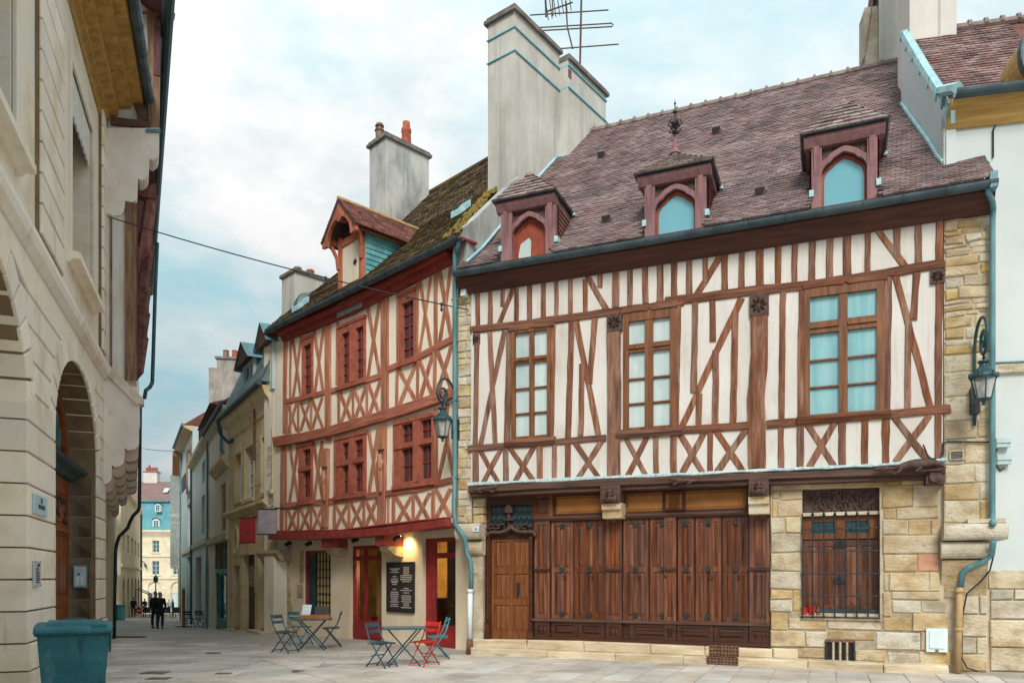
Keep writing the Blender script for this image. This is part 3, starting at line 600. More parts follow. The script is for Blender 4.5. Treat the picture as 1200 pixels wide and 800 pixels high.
    ub, ue = U(538, -.3), U(1166, -.3)
    f = MB(); f.xprism([(-.30, zg-.1), (-.05, zg-.36), (.1, zg-.36), (.1, zg+.1), (-.3, zg+.1)], U(540), U(1163)); f.out('eave_board', 'fascia', rt)
    m = MB(); m.box(U(545), U(1160), -.34, -.06, zg+.06, zg+.1); m.out('eave_soffit', 'fascia', rt)
    m = MB(); n = 30
    prof = [(-.42+.1*math.cos(a), zg-.005+.1*math.sin(a)) for a in [math.pi+math.pi*i/8 for i in range(9)]]
    prof += [(y*.92-.0336, z+.008) for y, z in prof[::-1]]
    m.xprism(prof, ub-.06, ue+.02); gu = m.out('gutter', 'zinc', rt)
    for i in range(16):
        u = ub+.3+(ue-ub-.4)*i/15; mm = MB()
        mm.tube([(u, -.42+.106*math.cos(a), zg-.005+.106*math.sin(a)) for a in [math.pi*1.0+math.pi*.95*j/8 for j in range(9)]], .009, 5); mm.out('gutter_strap', 'zinc', gu)
    roof_main(zg)
    return zg
def carved(u0, u1, z0, z1, y):
    """a carved block: rosette of leaf lobes on a base"""
    m = MB(); m.box(u0, u1, y+.04, .1, z0, z1)
    cu, cz, r = (u0+u1)/2, (z0+z1)/2, min(u1-u0, z1-z0)/2
    for k in range(8):
        a = k*math.pi/4; q = [(cu+r*t*math.cos(a+da), y+.04-d, cz+r*t*math.sin(a+da)) for t, da, d in ((.15, 0, .03), (.6, -.3, .02), (.95, 0, .01), (.6, .3, .02), (.55, 0, .055))]
        m.add(q, [(0, 1, 4), (1, 2, 4), (2, 3, 4), (3, 0, 4)])
    m.lathe([(r*.05, 0), (r*.2, .02), (r*.12, .05)], (0, 0, 0), 8) if False else None
    m.out('carved_block', 'carved', H.root)
def sculptures():
    """beasts lying along the jetty beam"""
    def place(o, px, py, flip=1, sc=1.0, y=-.3):
        u, z = H.P(px, py, y); o.parent = H.root; o.location = (u, y, z); o.scale = (sc*flip, sc, sc)
    # salamander: head left, arched body, curled tail
    nodes = [(0, 0, .02, .05), (-.12, 0, .03, .075), (-.26, 0, .0, .06), (-.36, 0, -.03, .03), (-.42, 0, -.03, .035), (-.50, 0, -.025, .05), (-.60, 0, -.03, .035), (-.68, 0, -.035, .018),
             (.12, 0, .04, .075), (.24, 0, .02, .055), (.33, 0, -.02, .04), (.36, -.01, -.07, .03), (.28, -.02, -.09, .024), (.1, -.02, -.09, .02), (-.05, -.02, -.10, .015),
             (-.28, -.04, -.07, .03), (-.34, -.05, -.11, .02), (-.40, -.06, -.12, .018), (.02, -.05, -.05, .03), (-.08, -.06, -.10, .02)]
    ed = [(0, 1), (1, 2), (2, 3), (3, 4), (4, 5), (5, 6), (6, 7), (0, 8), (8, 9), (9, 10), (10, 11), (11, 12), (12, 13), (13, 14), (2, 15), (15, 16), (16, 17), (0, 18), (18, 19)]
    s = skin('carved_beast', nodes, ed, 'carved'); place(s, 1078, 545, 1, 1.08)
    n2 = [(0, 0, 0, .05), (-.12, 0, .01, .05), (-.2, 0, .04, .045), (-.26, 0, .05, .05), (-.33, -.02, .04, .03), (.12, 0, 0, .045), (.2, 0, -.01, .03), (.3, 0, .0, .015), (-.18, -.03, -.05, .025), (-.26, -.03, -.07, .02), (.1, -.03, -.05, .025), (.02, -.03, -.07, .02)]
    e2 = [(0, 1), (1, 2), (2, 3), (3, 4), (0, 5), (5, 6), (6, 7), (1, 8), (8, 9), (5, 10), (10, 11)]
    s = skin('carved_beast', n2, e2, 'carved'); place(s, 803, 563, 1, .95)
    s = skin('carved_beast', [(a*1.0, b, c, r*1.15) for a, b, c, r in n2], e2, 'carved'); place(s, 567, 573, -1, 1.0)
    # carved heads on the two brackets
    for x0, y0, x1, y1, cv in ((533, 90, 604, 152, cE), (299, 60, 371, 126, cF)):
        p, q = cv(x0, y0), cv(x1, y1); a = H.rect(p[0], p[1], q[0], q[1], -.25)
        m = MB(); m.box(a[0], a[1], -.22, .2, a[2], a[3]+.02); o = m.out('carved_bracket', 'brown_beam', H.root)
        cu, cz = (a[0]+a[1])/2, (a[2]+a[3])/2; w, h = a[1]-a[0], a[3]-a[2]
        nd = [(0, 0, 0, .07), (0, -.01, h*.2, .06), (0, -.01, h*.38, .05), (0, -.03, -h*.25, .085), (-w*.25, 0, -h*.28, .05), (w*.25, 0, -h*.28, .05), (-w*.36, 0, -h*.45, .035), (w*.36, 0, -h*.45, .035), (-.03, -.05, h*.1, .02), (.03, -.05, h*.1, .02), (0, -.08, h*.02, .02), (-w*.3, 0, h*.0, .03), (w*.3, 0, h*.0, .03)]
        s = skin('carved_figure', nd, [(0, 1), (1, 2), (0, 3), (3, 4), (3, 5), (4, 6), (5, 7), (1, 8), (1, 9), (0, 10), (4, 11), (5, 12)], 'carved', o); s.location = (cu, -.25, cz)
def roof_main(zg):
    rt = H.root; U = H.U
    prof = [(-.38, zg+.10), (.2, zg+.57), (.8, zg+1.09), (1.5, 10.1), (2.3, 10.9), (3.2, 11.83), (5.3, 14.05)]
    def zr_(y):
        for p, q in zip(prof, prof[1:]):
            if y <= q[0] or q is prof[-1]: return p[1]+(q[1]-p[1])*(y-p[0])/(q[0]-p[0])
    # left verge follows the party wall, right one stops at the taller neighbour
    p0 = H.L(-1.0, 17.0); p1 = H.L(.063, 19.0); p2 = H.L(2.3, 22.1)
    def ul(y):
        if y < p1[1]: t = (y-p0[1])/(p1[1]-p0[1]); return p0[0]+(p1[0]-p0[0])*max(t, -.25)
        return p1[0]+(p2[0]-p1[0])*(y-p1[1])/(p2[1]-p1[1])
    def ur(y):
        if y < .62: return U(1163, -.3)+.05
        return U(1104, .62)+.06
    v = []
    for y in (.45, .605, .62, 1.2, 2.2, 3.2, 4.2, 5.3): v += [(ul(y)-.05, y, zr_(y)-.05), (ur(y), y, zr_(y)-.05)]
    v += [(ul(5.3)-.05, 9.6, 9.6), (ur(5.3), 9.6, 9.6)]
    mesh('roof_deck', v, [(i, i+1, i+3, i+2) for i in range(0, len(v)-2, 2)], 'tile', rt)
    cut = [(U(d['posts'][0][0], .12)-.02, U(d['posts'][1][1], .12)+.02) for d in DORM]
    roof_tiles(H, prof, ul, ur, .112, .17, 'tile', rt, hook=lambda u, y: y < .5 and any(p < u < q for p, q in cut))
    # ridge
    a, b = ul(5.3)+.1, ur(5.3)
    n = 22
    for i in range(n):
        q0, q1 = a+(b-a)*i/n, a+(b-a)*(i+1)/n; m = MB(); zr = 14.05
        m.tube([(q0, 5.3, zr), (q1-.04, 5.3, zr)], .085, 8); m.tube([(q1-.045, 5.3, zr+.012), (q1+.012, 5.3, zr+.012)], .115, 8); m.out('ridge_tile', 'ridge', rt)
    global ZR
    ZR = zr_
    # little arched ventilation tiles
    for px, py in ((706, 184), (840, 155), (712, 259), (891, 227)):
        best = None; y = 0.0
        while y < 5.2:
            u, z = H.P(px, py, y)
            if best is None or abs(z-zr_(y)) < best[0]: best = (abs(z-zr_(y)), u, y)
            y += .02
        u, y = best[1], best[2]; z = zr_(y); m = MB()
        m.tube([(u, y-.14, z+.02), (u, y+.3, z+.10)], .115, 10); o = m.out('vent_tile', 'ridge', rt)
        mm = MB(); mm.tube([(u, y-.147, z+.02), (u, y-.142, z+.02)], .1, 10); mm.out('vent_mouth', 'dark_room', o)
    # lead along the party wall
    pts = [(ul(y)+.2, y, z_+.07) for y, z_ in [(-.3, zr_(-.3)), (.4, zr_(.4)), (1.2, zr_(1.2)), (2.4, zr_(2.4))]]
    m = MB(); m.tube(pts, .035, 6); m.out('lead_flashing', 'teal_pale', rt)
    pts = [(ul(y)+.05, y, zr_(y)+.06) for y in (2.7, 3.3, 4.1)]+[(ul(4.1)+.22, 4.12, zr_(4.1)+.06)]+[(ul(y)+.2, y, zr_(y)+.06) for y in (4.4, 5.25)]
    m = MB(); m.tube(pts, .035, 6); m.out('lead_flashing', 'teal_pale', rt)
    for d in DORM: dormer(d, zr_)
DORM = [dict(c0=(581, 238), c1=(650, 225), ap=(621, 204), posts=((588, 601), (640, 652)), base=(592, 296, 646, 286), arch=(600, 640), fin=False, pane='dormer_red'),
        dict(c0=(747, 207), c1=(833, 190), ap=(791, 181), posts=((756, 768), (815, 828)), base=(760, 272, 822, 262), arch=(767, 816), fin=True, pane='pane_sky'),
        dict(c0=(942, 161), c1=(1038, 141), ap=(988, 121), posts=((951, 963), (1016, 1028)), base=(955, 236, 1022, 225), arch=(962, 1017), fin=False, pane='pane_sky')]
def dormer(d, zr_):
    U = H.U; y = -.02; yp = .12
    u0, u1 = U(d['c0'][0], y), U(d['c1'][0], y)
    zc = (H.P(*d['c0'], y)[1]+H.P(*d['c1'], y)[1])/2           # top of the cornice
    w = u1-u0; um = (u0+u1)/2
    pl, pr = [(U(a, yp), U(b, yp)) for a, b in d['posts']]
    zb = (H.P(d['base'][0], d['base'][1], yp)[1]+H.P(d['base'][2], d['base'][3], yp)[1])/2-.25
    root = empty('dormer', (um, 0, 0), parent=H.root)
    S = lambda m, n, mt, sm=False: m.out(n, mt, root, sm)
    def box(n, mt, x0, x1, ya, yb, za, zb_): S(MB().box(x0-um, x1-um, ya, yb, za, zb_), n, mt)
    # depth at which a height meets the roof
    def ymeet(z):
        yy = 0
        while zr_(yy) < z: yy += .01
        return yy
    ye = ymeet(zc-.1)
    for n_, (xa, xb) in (('left', (u0+.02, u0+.12)), ('right', (u1-.12, u1-.02))): box('side_plate', 'mauve', xa, xb, y+.2, ye, zc-.16, zc-.03)
    S(MB().xprism([(y-.02, zc-.02), (y-.02, zc-.08), (y+.06, zc-.2), (y+.2, zc-.2), (y+.2, zc-.02)], u0-um, u1-um), 'cornice_beam', 'mauve')
    box('post', 'mauve', pl[0], pl[1], yp-.06, yp+.08, zb, zc-.19); box('post', 'mauve', pr[0], pr[1], yp-.06, yp+.08, zb, zc-.19)
    for s_, p in ((1, pl), (-1, pr)):
        pc = (p[0]+p[1])/2-um; m = MB(); m.xprism([(yp-.06, zc-.75), (yp-.06, zc-.2), (y+.02, zc-.2), (y+.03, zc-.36)], pc-.05, pc+.05); S(m, 'bracket', 'mauve')
    # arched front with cusped head
    a0, a1 = U(d['arch'][0], yp)-um, U(d['arch'][1], yp)-um; ac = (a0+a1)/2; r = (a1-a0)/2
    zs = zc-.78; n = 24; arc = []
    for i in range(n+1):
        t = math.pi*i/n; k = 1-.07*(math.exp(-((t-.9)/.16)**2)+math.exp(-((t-math.pi+.9)/.16)**2))
        pk = .035*max(0, 1-abs(t-math.pi/2)/.3)
        arc.append((ac-r*k*math.cos(t), zs+r*1.02*k*math.sin(t)+pk))
    zo = zc-.38; out = []
    for p in arc:
        dx, dz = p[0]-ac, max(p[1]-zs, 0); l = math.hypot(dx, dz) or 1; out.append((p[0]+dx/l*.10, p[1]+dz/l*.10))
    m = MB()
    for i in range(n):
        p, q, P, Q = arc[i], arc[i+1], out[i], out[i+1]
        m.add([(p[0], yp-.03, p[1]), (q[0], yp-.03, q[1]), (Q[0], yp-.03, Q[1]), (P[0], yp-.03, P[1]), (p[0], yp+.06, p[1]), (q[0], yp+.06, q[1]), (Q[0], yp+.06, Q[1]), (P[0], yp+.06, P[1])], [(0, 1, 2, 3), (0, 4, 5, 1), (2, 6, 7, 3)])
    m.box(a0-.1, a0, yp-.03, yp+.06, zb, zs); m.box(a1, a1+.1, yp-.03, yp+.06, zb, zs)
    S(m, 'window_arch', 'mauve')
    box('recess_back', 'dark_room', pl[1], pr[0], yp+.3, yp+.32, zb, zc-.15)
    # sash behind
    m = MB(); k = .06
    for i in range(n):
        p, q = arc[i], arc[i+1]; f = lambda t: (ac+(t[0]-ac)*.86, zs+(t[1]-zs)*.86-.01); P, Q = f(p), f(q)
        m.add([(p[0]*1, yp+.1, p[1]), (q[0], yp+.1, q[1]), (Q[0], yp+.1, Q[1]), (P[0], yp+.1, P[1]), (P[0], yp+.14, P[1]), (Q[0], yp+.14, Q[1])], [(0, 1, 2, 3), (3, 2, 5, 4)])
    m.box(a0, a0+r*.14, yp+.1, yp+.14, zb, zs); m.box(a1-r*.14, a1, yp+.1, yp+.14, zb, zs)
    S(m, 'sash', 'dormer_red')
    pts = [(ac-r*.87, zb), (ac+r*.87, zb)]+[(ac+(p[0]-ac)*.87, zs+(p[1]-zs)*.87) for p in arc[::-1]]
    S(MB().prism(pts, yp+.125, yp+.13), 'pane', 'pane_flat' if d['pane'] == 'pane_sky' else 'dormer_red')
    if d['pane'] == 'dormer_red':        # first dormer: orange blind with a pale pane on its left
        S(MB().prism([(ac-r*.72, zb), (ac-r*.02, zb), (ac+r*.02, zs-.05), (ac-r*.1, zs+.03), (ac-r*.6, zs-.08), (ac-r*.72, zs-.3)], yp+.117, yp+.122), 'pane', 'pane')
    # spandrel above the arch
    m = MB()
    for i in range(n):
        P, Q = out[i], out[i+1]; zt = zc-.18
        m.add([(P[0], yp+.03, P[1]), (Q[0], yp+.03, Q[1]), (Q[0], yp+.03, zt), (P[0], yp+.03, zt)], [(0, 1, 2, 3)])
    S(m, 'spandrel', 'carved')
    # cheeks hung with tiles
    for sx, ux in ((-1, pl[0]-.01), (1, pr[1]+.01)):
        ym = ymeet(zc-.16); m = MB(); x = ux-um
        rows = 9
        zlo = zr_(yp+.05)-.1
        for i in range(rows):
            z0, z1 = zlo+(zc-.16-zlo)*i/rows, zlo+(zc-.16-zlo)*(i+1)/rows; y1 = max(ymeet(z0)+.02, yp+.1); nt = max(1, int((y1-yp-.05)/.16))
            for j in range(nt):
                ya, yb = yp+.06+(y1-yp-.05)*j/nt, yp+.06+(y1-yp-.05)*(j+1)/nt-.006
                m.add([(x+sx*.03, ya, z0), (x+sx*.03, yb, z0), (x+sx*.008, yb, z1), (x+sx*.008, ya, z1), (x, ya, z0), (x, yb, z0)], [(0, 1, 2, 3) if sx > 0 else (3, 2, 1, 0), (4, 5, 1, 0) if sx > 0 else (0, 1, 5, 4)])
        S(m, 'cheek_tile', 'tile_red')
        box('lead_soaker', 'teal_pale', ux-.03, ux+.05, yp-.1, yp+.1, zr_(yp)-.02, zr_(yp)+.10)
    # hipped roof
    ya = .62; ua, za = H.P(*d['ap'], ya); ua -= um
    yb = ymeet(za-.02)+.05; o_ = .05; zl = zc+.0
    e0, e1, ef, eb = u0-um-o_, u1-um+o_, y-.1, ymeet(zl)+.03
    deck = MB(); deck.add([(e0, ef, zl), (e1, ef, zl), (ua, ya, za), (ua, yb, za), (e0, eb, zl), (e1, eb, zl)], [(0, 1, 2), (1, 5, 3, 2), (0, 2, 3, 4), (0, 4, 5, 1)]); S(deck, 'roof_deck', 'zinc')
    class _F: pass
    m = MB(); at_ = []
    def face_tiles(P0, P1, Q0, Q1, rows):     # bottom edge P0-P1, top edge Q0-Q1
        P0, P1, Q0, Q1 = map(Vector, (P0, P1, Q0, Q1)); nn = (P1-P0).cross(Q0-P0 if (Q0-P0).length > .01 else Q1-P0).normalized()
        for i in range(rows):
            t0, t1 = i/rows, min(1, (i+1.2)/rows); A0, A1, B0, B1 = P0.lerp(Q0, t0), P1.lerp(Q1, t0), P0.lerp(Q0, t1), P1.lerp(Q1, t1); L_ = (A1-A0).length; nt = max(1, int(L_/.2))
            for j in range(nt):
                s0, s1 = j/nt, (j+.95)/nt; l = .034+R.uniform(-.006, .01)
                m.add([A0.lerp(A1, s0)+nn*l, A0.lerp(A1, s1)+nn*l, B0.lerp(B1, s1)+nn*.005, B0.lerp(B1, s0)+nn*.005, A0.lerp(A1, s0), A0.lerp(A1, s1)], [(0, 1, 2, 3), (4, 5, 1, 0)]); at_.extend([R.random()]*2)
    face_tiles((e0, ef, zl), (e1, ef, zl), (ua, ya, za), (ua, ya, za), 7)
    face_tiles((e1, ef, zl), (e1, eb, zl), (ua, ya, za), (ua, yb, za), 7)
    face_tiles((e0, eb, zl), (e0, ef, zl), (ua, yb, za), (ua, ya, za), 7)
    o = mesh('roof_tile', m.v, m.f, 'tile_dormer', root, attr=at_); o['kind'] = 'stuff'
    S(MB().lathe([(.10, -.08), (.09, .0), (.03, .07)], (ua, ya, za), 8), 'hip_cap', 'ridge')
    S(MB().box(e1-.02, e1+.05, eb-.16, eb, zl-.03, zl+.02), 'eave_flashing', 'teal_pale')
    if d['fin']:
        zt = H.P(791, 117, ya)[1]; h = zt-za
        m = MB(); m.lathe([(.12, 0), (.06, .1*h), (.035, .26*h), (.03, .3*h)], (ua, ya, za), 10); S(m, 'finial_base', 'mauve')
        m = MB(); m.lathe([(r_*.7, z_) for r_, z_ in [(.02, .28*h), (.025, .36*h), (.085, .40*h), (.05, .43*h), (.02, .46*h), (.05, .50*h), (.11, .55*h), (.11, .58*h), (.05, .63*h), (.02, .66*h), (.02, .74*h), (.07, .77*h), (.06, .79*h), (.015, .82*h), (.015, .9*h), (.035, .93*h), (.01, .96*h), (.006, 1.0*h)]], (ua, ya, za), 10)
        for k in range(6):
            a = k*math.pi/3; m.tube([(ua+.05*math.cos(a), ya+.05*math.sin(a), za+.5*h), (ua+.15*math.cos(a), ya+.15*math.sin(a), za+.56*h), (ua+.1*math.cos(a), ya+.1*math.sin(a), za+.62*h)], .015, 5)
            m.tube([(ua+.02*math.cos(a), ya+.02*math.sin(a), za+.38*h), (ua+.13*math.cos(a), ya+.13*math.sin(a), za+.44*h)], .016, 5)
        S(m, 'finial', 'iron')
ZG = main_house()
# ---------------------------------------------------------------- ground floor of the big house
def fold_panel(F, u0, u1, z0, z1, y, n, name, mat, parent, d=.022):
    """panel of vertical folds (linenfold), rising out of a sunk field"""
    m = MB(); k = n*4; b = []
    for i in range(k+1):
        t = i/k; ph = (t*n) % 1; h = 0 if i in (0, k) else (d if .3 < ph < .7 else d*.35)
        b.append((u0+(u1-u0)*t, h))
    zz = [z0, z0+.05, z1-.05, z1]; hs = [0, 1, 1, 0]
    v = [(u, y-h*s, z) for z, s in zip(zz, hs) for u, h in b]; q = k+1
    m.add(v, [(r*q+i, r*q+i+1, (r+1)*q+i+1, (r+1)*q+i) for r in range(3) for i in range(k)])
    return m.out(name, mat, parent)
def leaf(F, name, r, y, cells, mat, parent, folds=3, th=.05, pm=None, sub=True):
    """a framed leaf with sunk panels; r and cells in local metres"""
    o = wall_open(F, name, r[0], r[1], r[2], r[3], cells, y, .022, mat, parent)
    for c in cells:
        m = MB(); m.box(c[0]-.004, c[1]+.004, y+.024, y+.03, c[2]-.004, c[3]+.004); m.out('panel_field', pm or mat, o)
        if folds: fold_panel(F, c[0]+.012, c[1]-.012, c[2]+.012, c[3]-.012, y+.023, folds, 'panel', pm or mat, o)
        else:
            m = MB(); a, b, z0, z1 = c[0]+.02, c[1]-.02, c[2]+.02, c[3]-.02; i = .03
            m.add([(a, y+.023, z0), (b, y+.023, z0), (b, y+.023, z1), (a, y+.023, z1), (a+i, y+.006, z0+i), (b-i, y+.006, z0+i), (b-i, y+.006, z1-i), (a+i, y+.006, z1-i)], [(0, 1, 5, 4), (1, 2, 6, 5), (2, 3, 7, 6), (3, 0, 4, 7), (4, 5, 6, 7)]); m.out('panel', pm or mat, o)
    return o
def ground_main():
    rt = H.root; G = .2
    def rr(x0, y0, x1, y1, cv, y=G):
        p, q = cv(x0, y0), cv(x1, y1); return H.rect(p[0], p[1], q[0], q[1], y)
    uA = H.U(cE(105, 0)[0], G); uB = H.U(cF(378, 0)[0], G)
    MB().box(uA, uB, G+.12, G+.3, .3, 3.7).out('shop_backing', 'oak_dark', rt)
    zb = .33                                                     # top of the stone base
    zc_ = H.P(cE(450, 0)[0], cE(0, 208)[1], G)[1]                # underside of the long cornice
    zw = H.P(cE(450, 0)[0], cE(0, 572)[1], G)[1]                 # top of the dado rail
    ztop = 3.62
    # door
    d = rr(139, 277, 277, 637, cE); dz = lambda yy: H.P(cE(208, 0)[0], cE(0, yy)[1], G)[1]
    cu = [(H.U(cE(a, 0)[0], G), H.U(cE(b, 0)[0], G)) for a, b in ((149, 204), (217, 272))]
    cells = [(a, b, dz(z1), dz(z0)) for a, b in cu for z0, z1 in ((289, 384), (406, 497), (519, 612))]
    door = leaf(H, 'door', (d[0], d[1], zb, d[3]), G+.04, cells, 'oak_light', rt, 3)
    MB().box(d[0]+.62, d[0]+.66, G-.02, G+.04, 1.28, 1.55).out('handle', 'iron', door)
    # door case: jambs with little bases, ogee hood
    for a, b in ((112, 138), (278, 292)):
        u0, u1 = H.U(cE(a, 0)[0], G), H.U(cE(b, 0)[0], G); m = MB(); m.box(u0, u1, G-.03, G+.12, zb, dz(262)); m.box(u0+.04, u0+.09, G-.06, G-.03, zb+.4, dz(275)); m.box(u1-.07, u1-.03, G-.05, G-.03, zb+.4, dz(275))
        m.hprism([(u0-.02, G-.09), (u1+.02, G-.09), (u1+.02, G), (u0-.02, G)], zb, zb+.18); m.hprism([(u0+.01, G-.075), (u1-.01, G-.075), (u1-.01, G), (u0+.01, G)], zb+.18, zb+.36); m.out('door_jamb', 'oak_dark', rt)
    hood = [(118, 268), (124, 258), (140, 254), (165, 256), (185, 250), (198, 242), (205, 232), (212, 242), (226, 250), (250, 254), (275, 252), (290, 256), (293, 268)]
    beam(H, [cE(*p) for p in hood], 3.6, G-.12, G+.1, 'door_hood', 'brown_beam', None, rt, jit=.001)
    beam(H, [cE(p[0], p[1]+8) for p in hood[1:-1]], 2.6, G-.07, G+.1, 'door_hood', 'oak_dark', None, rt, jit=.001)
    q = [H.P(*cE(a, b), G+.02) for a, b in [(130, 268)]+hood[1:-1]+[(288, 268), (285, 282), (132, 282)]]; MB().prism(q, G+.03, G+.1).out('door_head', 'oak_dark', rt)
    # carved crest
    m = MB()
    for k in range(34):
        t = k/33; px = 128+t*158; py = 236+R.uniform(-9, 9)
        if abs(px-205) < 10: continue
        u, z = H.P(*cE(px, py), G); m.lathe([(.005, -.03), (.04, -.012), (.04, .012), (.005, .03)], (u, G-.03, z), 6)
    u, z = H.P(*cE(205, 240), G); hh = H.P(*cE(205, 155), G)[1]-z
    m.lathe([(.02, 0), (.02, .28*hh), (.10, .3*hh), (.10, .34*hh), (.05, .4*hh), (.05, .58*hh), (.1, .62*hh), (.12, .8*hh), (.07, .9*hh), (.05, 1.0*hh)], (u, G-.03, z), 8); m.out('carved_crest', 'carved', rt)
    # fanlight grille
    t = rr(138, 158, 288, 240, cE); MB().box(t[0], t[1], G+.05, G+.08, t[2]-.1, t[3]).out('fanlight_pane', 'pane_teal', rt)
    m = MB(); cw = (t[1]-t[0])/8; hh = (t[3]-t[2])/3
    for i in range(9): m.box(t[0]+i*cw-.008, t[0]+i*cw+.008, G+.01, G+.03, t[2]-.05, t[3])
    for i in range(8):
        for j in range(3):
            c = (t[0]+(i+.5)*cw, t[2]+(j+.5)*hh); ring = [(c[0]+cw*.42*math.cos(a), G+.02, c[1]+hh*.42*math.sin(a)) for a in [k*math.pi/5 for k in range(11)]]; m.tube(ring, .012, 4, False)
    m.out('fanlight_grille', 'iron', rt)
    for a, b in ((112, 138), (288, 300)):
        u0, u1 = H.U(cE(a, 0)[0], G), H.U(cE(b, 0)[0], G); MB().box(u0, u1, G, G+.12, dz(262), ztop).out('fanlight_post', 'oak_dark', rt)
    u0, u1 = H.U(cE(112, 0)[0], G), H.U(cE(300, 0)[0], G); MB().box(u0, u1, G-.02, G+.12, t[3], ztop).out('lintel_board', 'oak_dark', rt)
    # long cornice, frieze boards
    us, ue = H.U(cE(292, 0)[0], G), uB
    m = MB(); m.xprism([(G-.08, zc_+.02), (G-.05, zc_+.06), (G+.1, zc_+.06), (G+.1, zc_-.03), (G-.03, zc_-.03)], us, ue); m.out('shop_cornice', 'brown_beam', rt)
    m = MB(); m.box(us, ue, G+.05, G+.12, zc_+.06, ztop); m.out('frieze_back', 'oak_dark', rt)
    m = MB(); m.box(us, ue, G-.02, G+.05, ztop-.16, ztop); m.out('frieze_rail', 'oak_dark', rt)
    for x0, y0, x1, y1, cv, mt in ((372, 145, 538, 196, cE, 'ochre_panel'), (626, 134, 828, 186, cE, 'ochre_panel'), (0, 116, 288, 178, cF, 'ochre_panel')):
        a = rr(x0, y0, x1, y1, cv); f = leaf(H, 'frieze_board', (a[0]-.07, a[1]+.07, zc_+.06, ztop-.16), G+.02, [(a[0], a[1], zc_+.12, ztop-.24)], 'oak_dark', rt, 0, pm=mt)
    a = rr(298, 140, 356, 198, cE); leaf(H, 'frieze_board', (a[0]-.04, a[1]+.04, zc_+.06, ztop-.16), G, [(a[0]+.02, a[1]-.02, zc_+.12, ztop-.24)], 'oak', rt, 0)
    # stone blocks under the carved brackets
    for x0, y0, x1, y1, cv in ((543, 152, 612, 206, cE), (300, 127, 374, 190, cF)):
        a = rr(x0, y0, x1, y1, cv, -.1); m = MB(); zm = (a[2]+a[3])/2
        m.xprism([(-.2, a[3]), (-.2, zm+.02), (-.14, zm), (-.12, a[2]), (G+.1, a[2]), (G+.1, a[3])], a[0], a[1]); m.out('bracket_stone', 'stone_y', rt)
    # pilasters and shutters
    ztp = zc_-.03; zmid = H.P(cE(450, 0)[0], cE(0, 392)[1], G)[1]
    def pil(x0, x1, cv):
        u0, u1 = H.U(cv(x0, 0)[0], G), H.U(cv(x1, 0)[0], G); i = .07
        leaf(H, 'pilaster', (u0, u1, zw, ztp), G-.02, [(u0+i, u1-i, zw+.1, zmid-.04), (u0+i, u1-i, zmid+.06, ztp-.08)], 'oak', rt, 2)
        MB().box(u0-.01, u1+.01, G-.06, G, zmid-.02, zmid+.03).out('pilaster_band', 'oak_dark', rt)
        leaf(H, 'pedestal', (u0, u1, zb, zw-.04), G-.02, [(u0+i, u1-i, zb+.12, zw-.14)], 'oak_dark', rt, 2)
    for x0, x1, cv in ((298, 352, cE), (554, 612, cE), (-5, 38, cF), (302, 376, cF)): pil(x0, x1, cv)
    def shut(x0, x1, cv, ncol=2):
        u0, u1 = H.U(cv(x0, 0)[0], G)+.008, H.U(cv(x1, 0)[0], G)-.008; i = .075; w = (u1-u0-i*(ncol+1)*.85)/ncol
        cs = []
        for k in range(ncol):
            a = u0+i*.85+(w+i*.85)*k; cs += [(a, a+w, zw+.09, zmid-.05), (a, a+w, zmid+.05, ztp-.1)]
        o = leaf(H, 'shutter', (u0, u1, zw+.01, ztp-.01), G+.03, cs, 'oak', rt, 1 if ncol > 1 else 2)
        for z in (ztp-.12, zmid, zw+.12):
            MB().box((u0+u1)/2-.045, (u0+u1)/2+.045, G+.005, G+.03, z-.05, z+.05).out('hinge', 'iron', o)
        MB().tube([((u0+u1)/2+.08, G+.0, zmid-.2), ((u0+u1)/2+.08, G-.03, zmid-.14), ((u0+u1)/2+.02, G-.03, zmid-.13)], .014, 5).out('latch', 'iron', o)
    for x0, x1, cv, n in ((355, 436, cE, 2), (436, 552, cE, 3), (614, 708, cE, 2), (710, 806, cE, 2), (42, 104, cF, 1), (106, 202, cF, 3), (203, 300, cF, 3)): shut(x0, x1, cv, n)
    # dado under the shutters
    m = MB(); m.box(us, ue, G-.05, G+.1, zw-.04, zw+.015); m.out('dado_rail', 'brown_beam', rt)
    m = MB(); m.box(us, ue, G-.06, G+.1, zb, zb+.07); m.out('plinth_board', 'oak_dark', rt)
    m = MB(); m.box(us, ue, G+.06, G+.1, zb, zw); m.out('dado_back', 'oak_dark', rt)
    for x0, x1, cv in ((358, 452, cE), (454, 550, cE), (640, 800, cE), (40, 172, cF), (174, 298, cF)):
        u0, u1 = H.U(cv(x0, 0)[0], G), H.U(cv(x1, 0)[0], G)
        o = leaf(H, 'dado_panel', (u0, u1, zb+.07, zw-.04), G+.0, [(u0+.08, u1-.08, zb+.14, zw-.11)], 'oak_dark', rt, 0)
        for k in range(3): MB().box(u0+.14, u1-.14, G-.004, G+.03, zb+.19+k*.07, zb+.225+k*.07).out('slat', 'oak_dark', o)
    # base stones and the low step
    rg = random.Random(4)
    def course(px0, px1, y0, y1, z0, z1, n, mt, gap=.01, name='base_stone', ys=None):
        u = [H.U(px0+(px1-px0)*(i+(rg.uniform(-.18, .18) if 0 < i < n else 0))/n, y0) for i in range(n+1)]
        for a, b in zip(u, u[1:]): stone(H, a+gap/2, b-gap/2, z0, z1+rg.uniform(-.008, .008), y0+rg.uniform(-.01, .01), y1, mt, rt, name, .012, .025)
    course(553, 905, .0, .5, .13, .325, 5, 'stone_step'); course(905, 935, .0, .5, .13, .33, 1, 'stone_step')
    course(551, 1112, -.24, .3, -.05, .135, 7, 'stone_step', name='step_stone')
    # stone wall right of the shopfront
    Y = .1
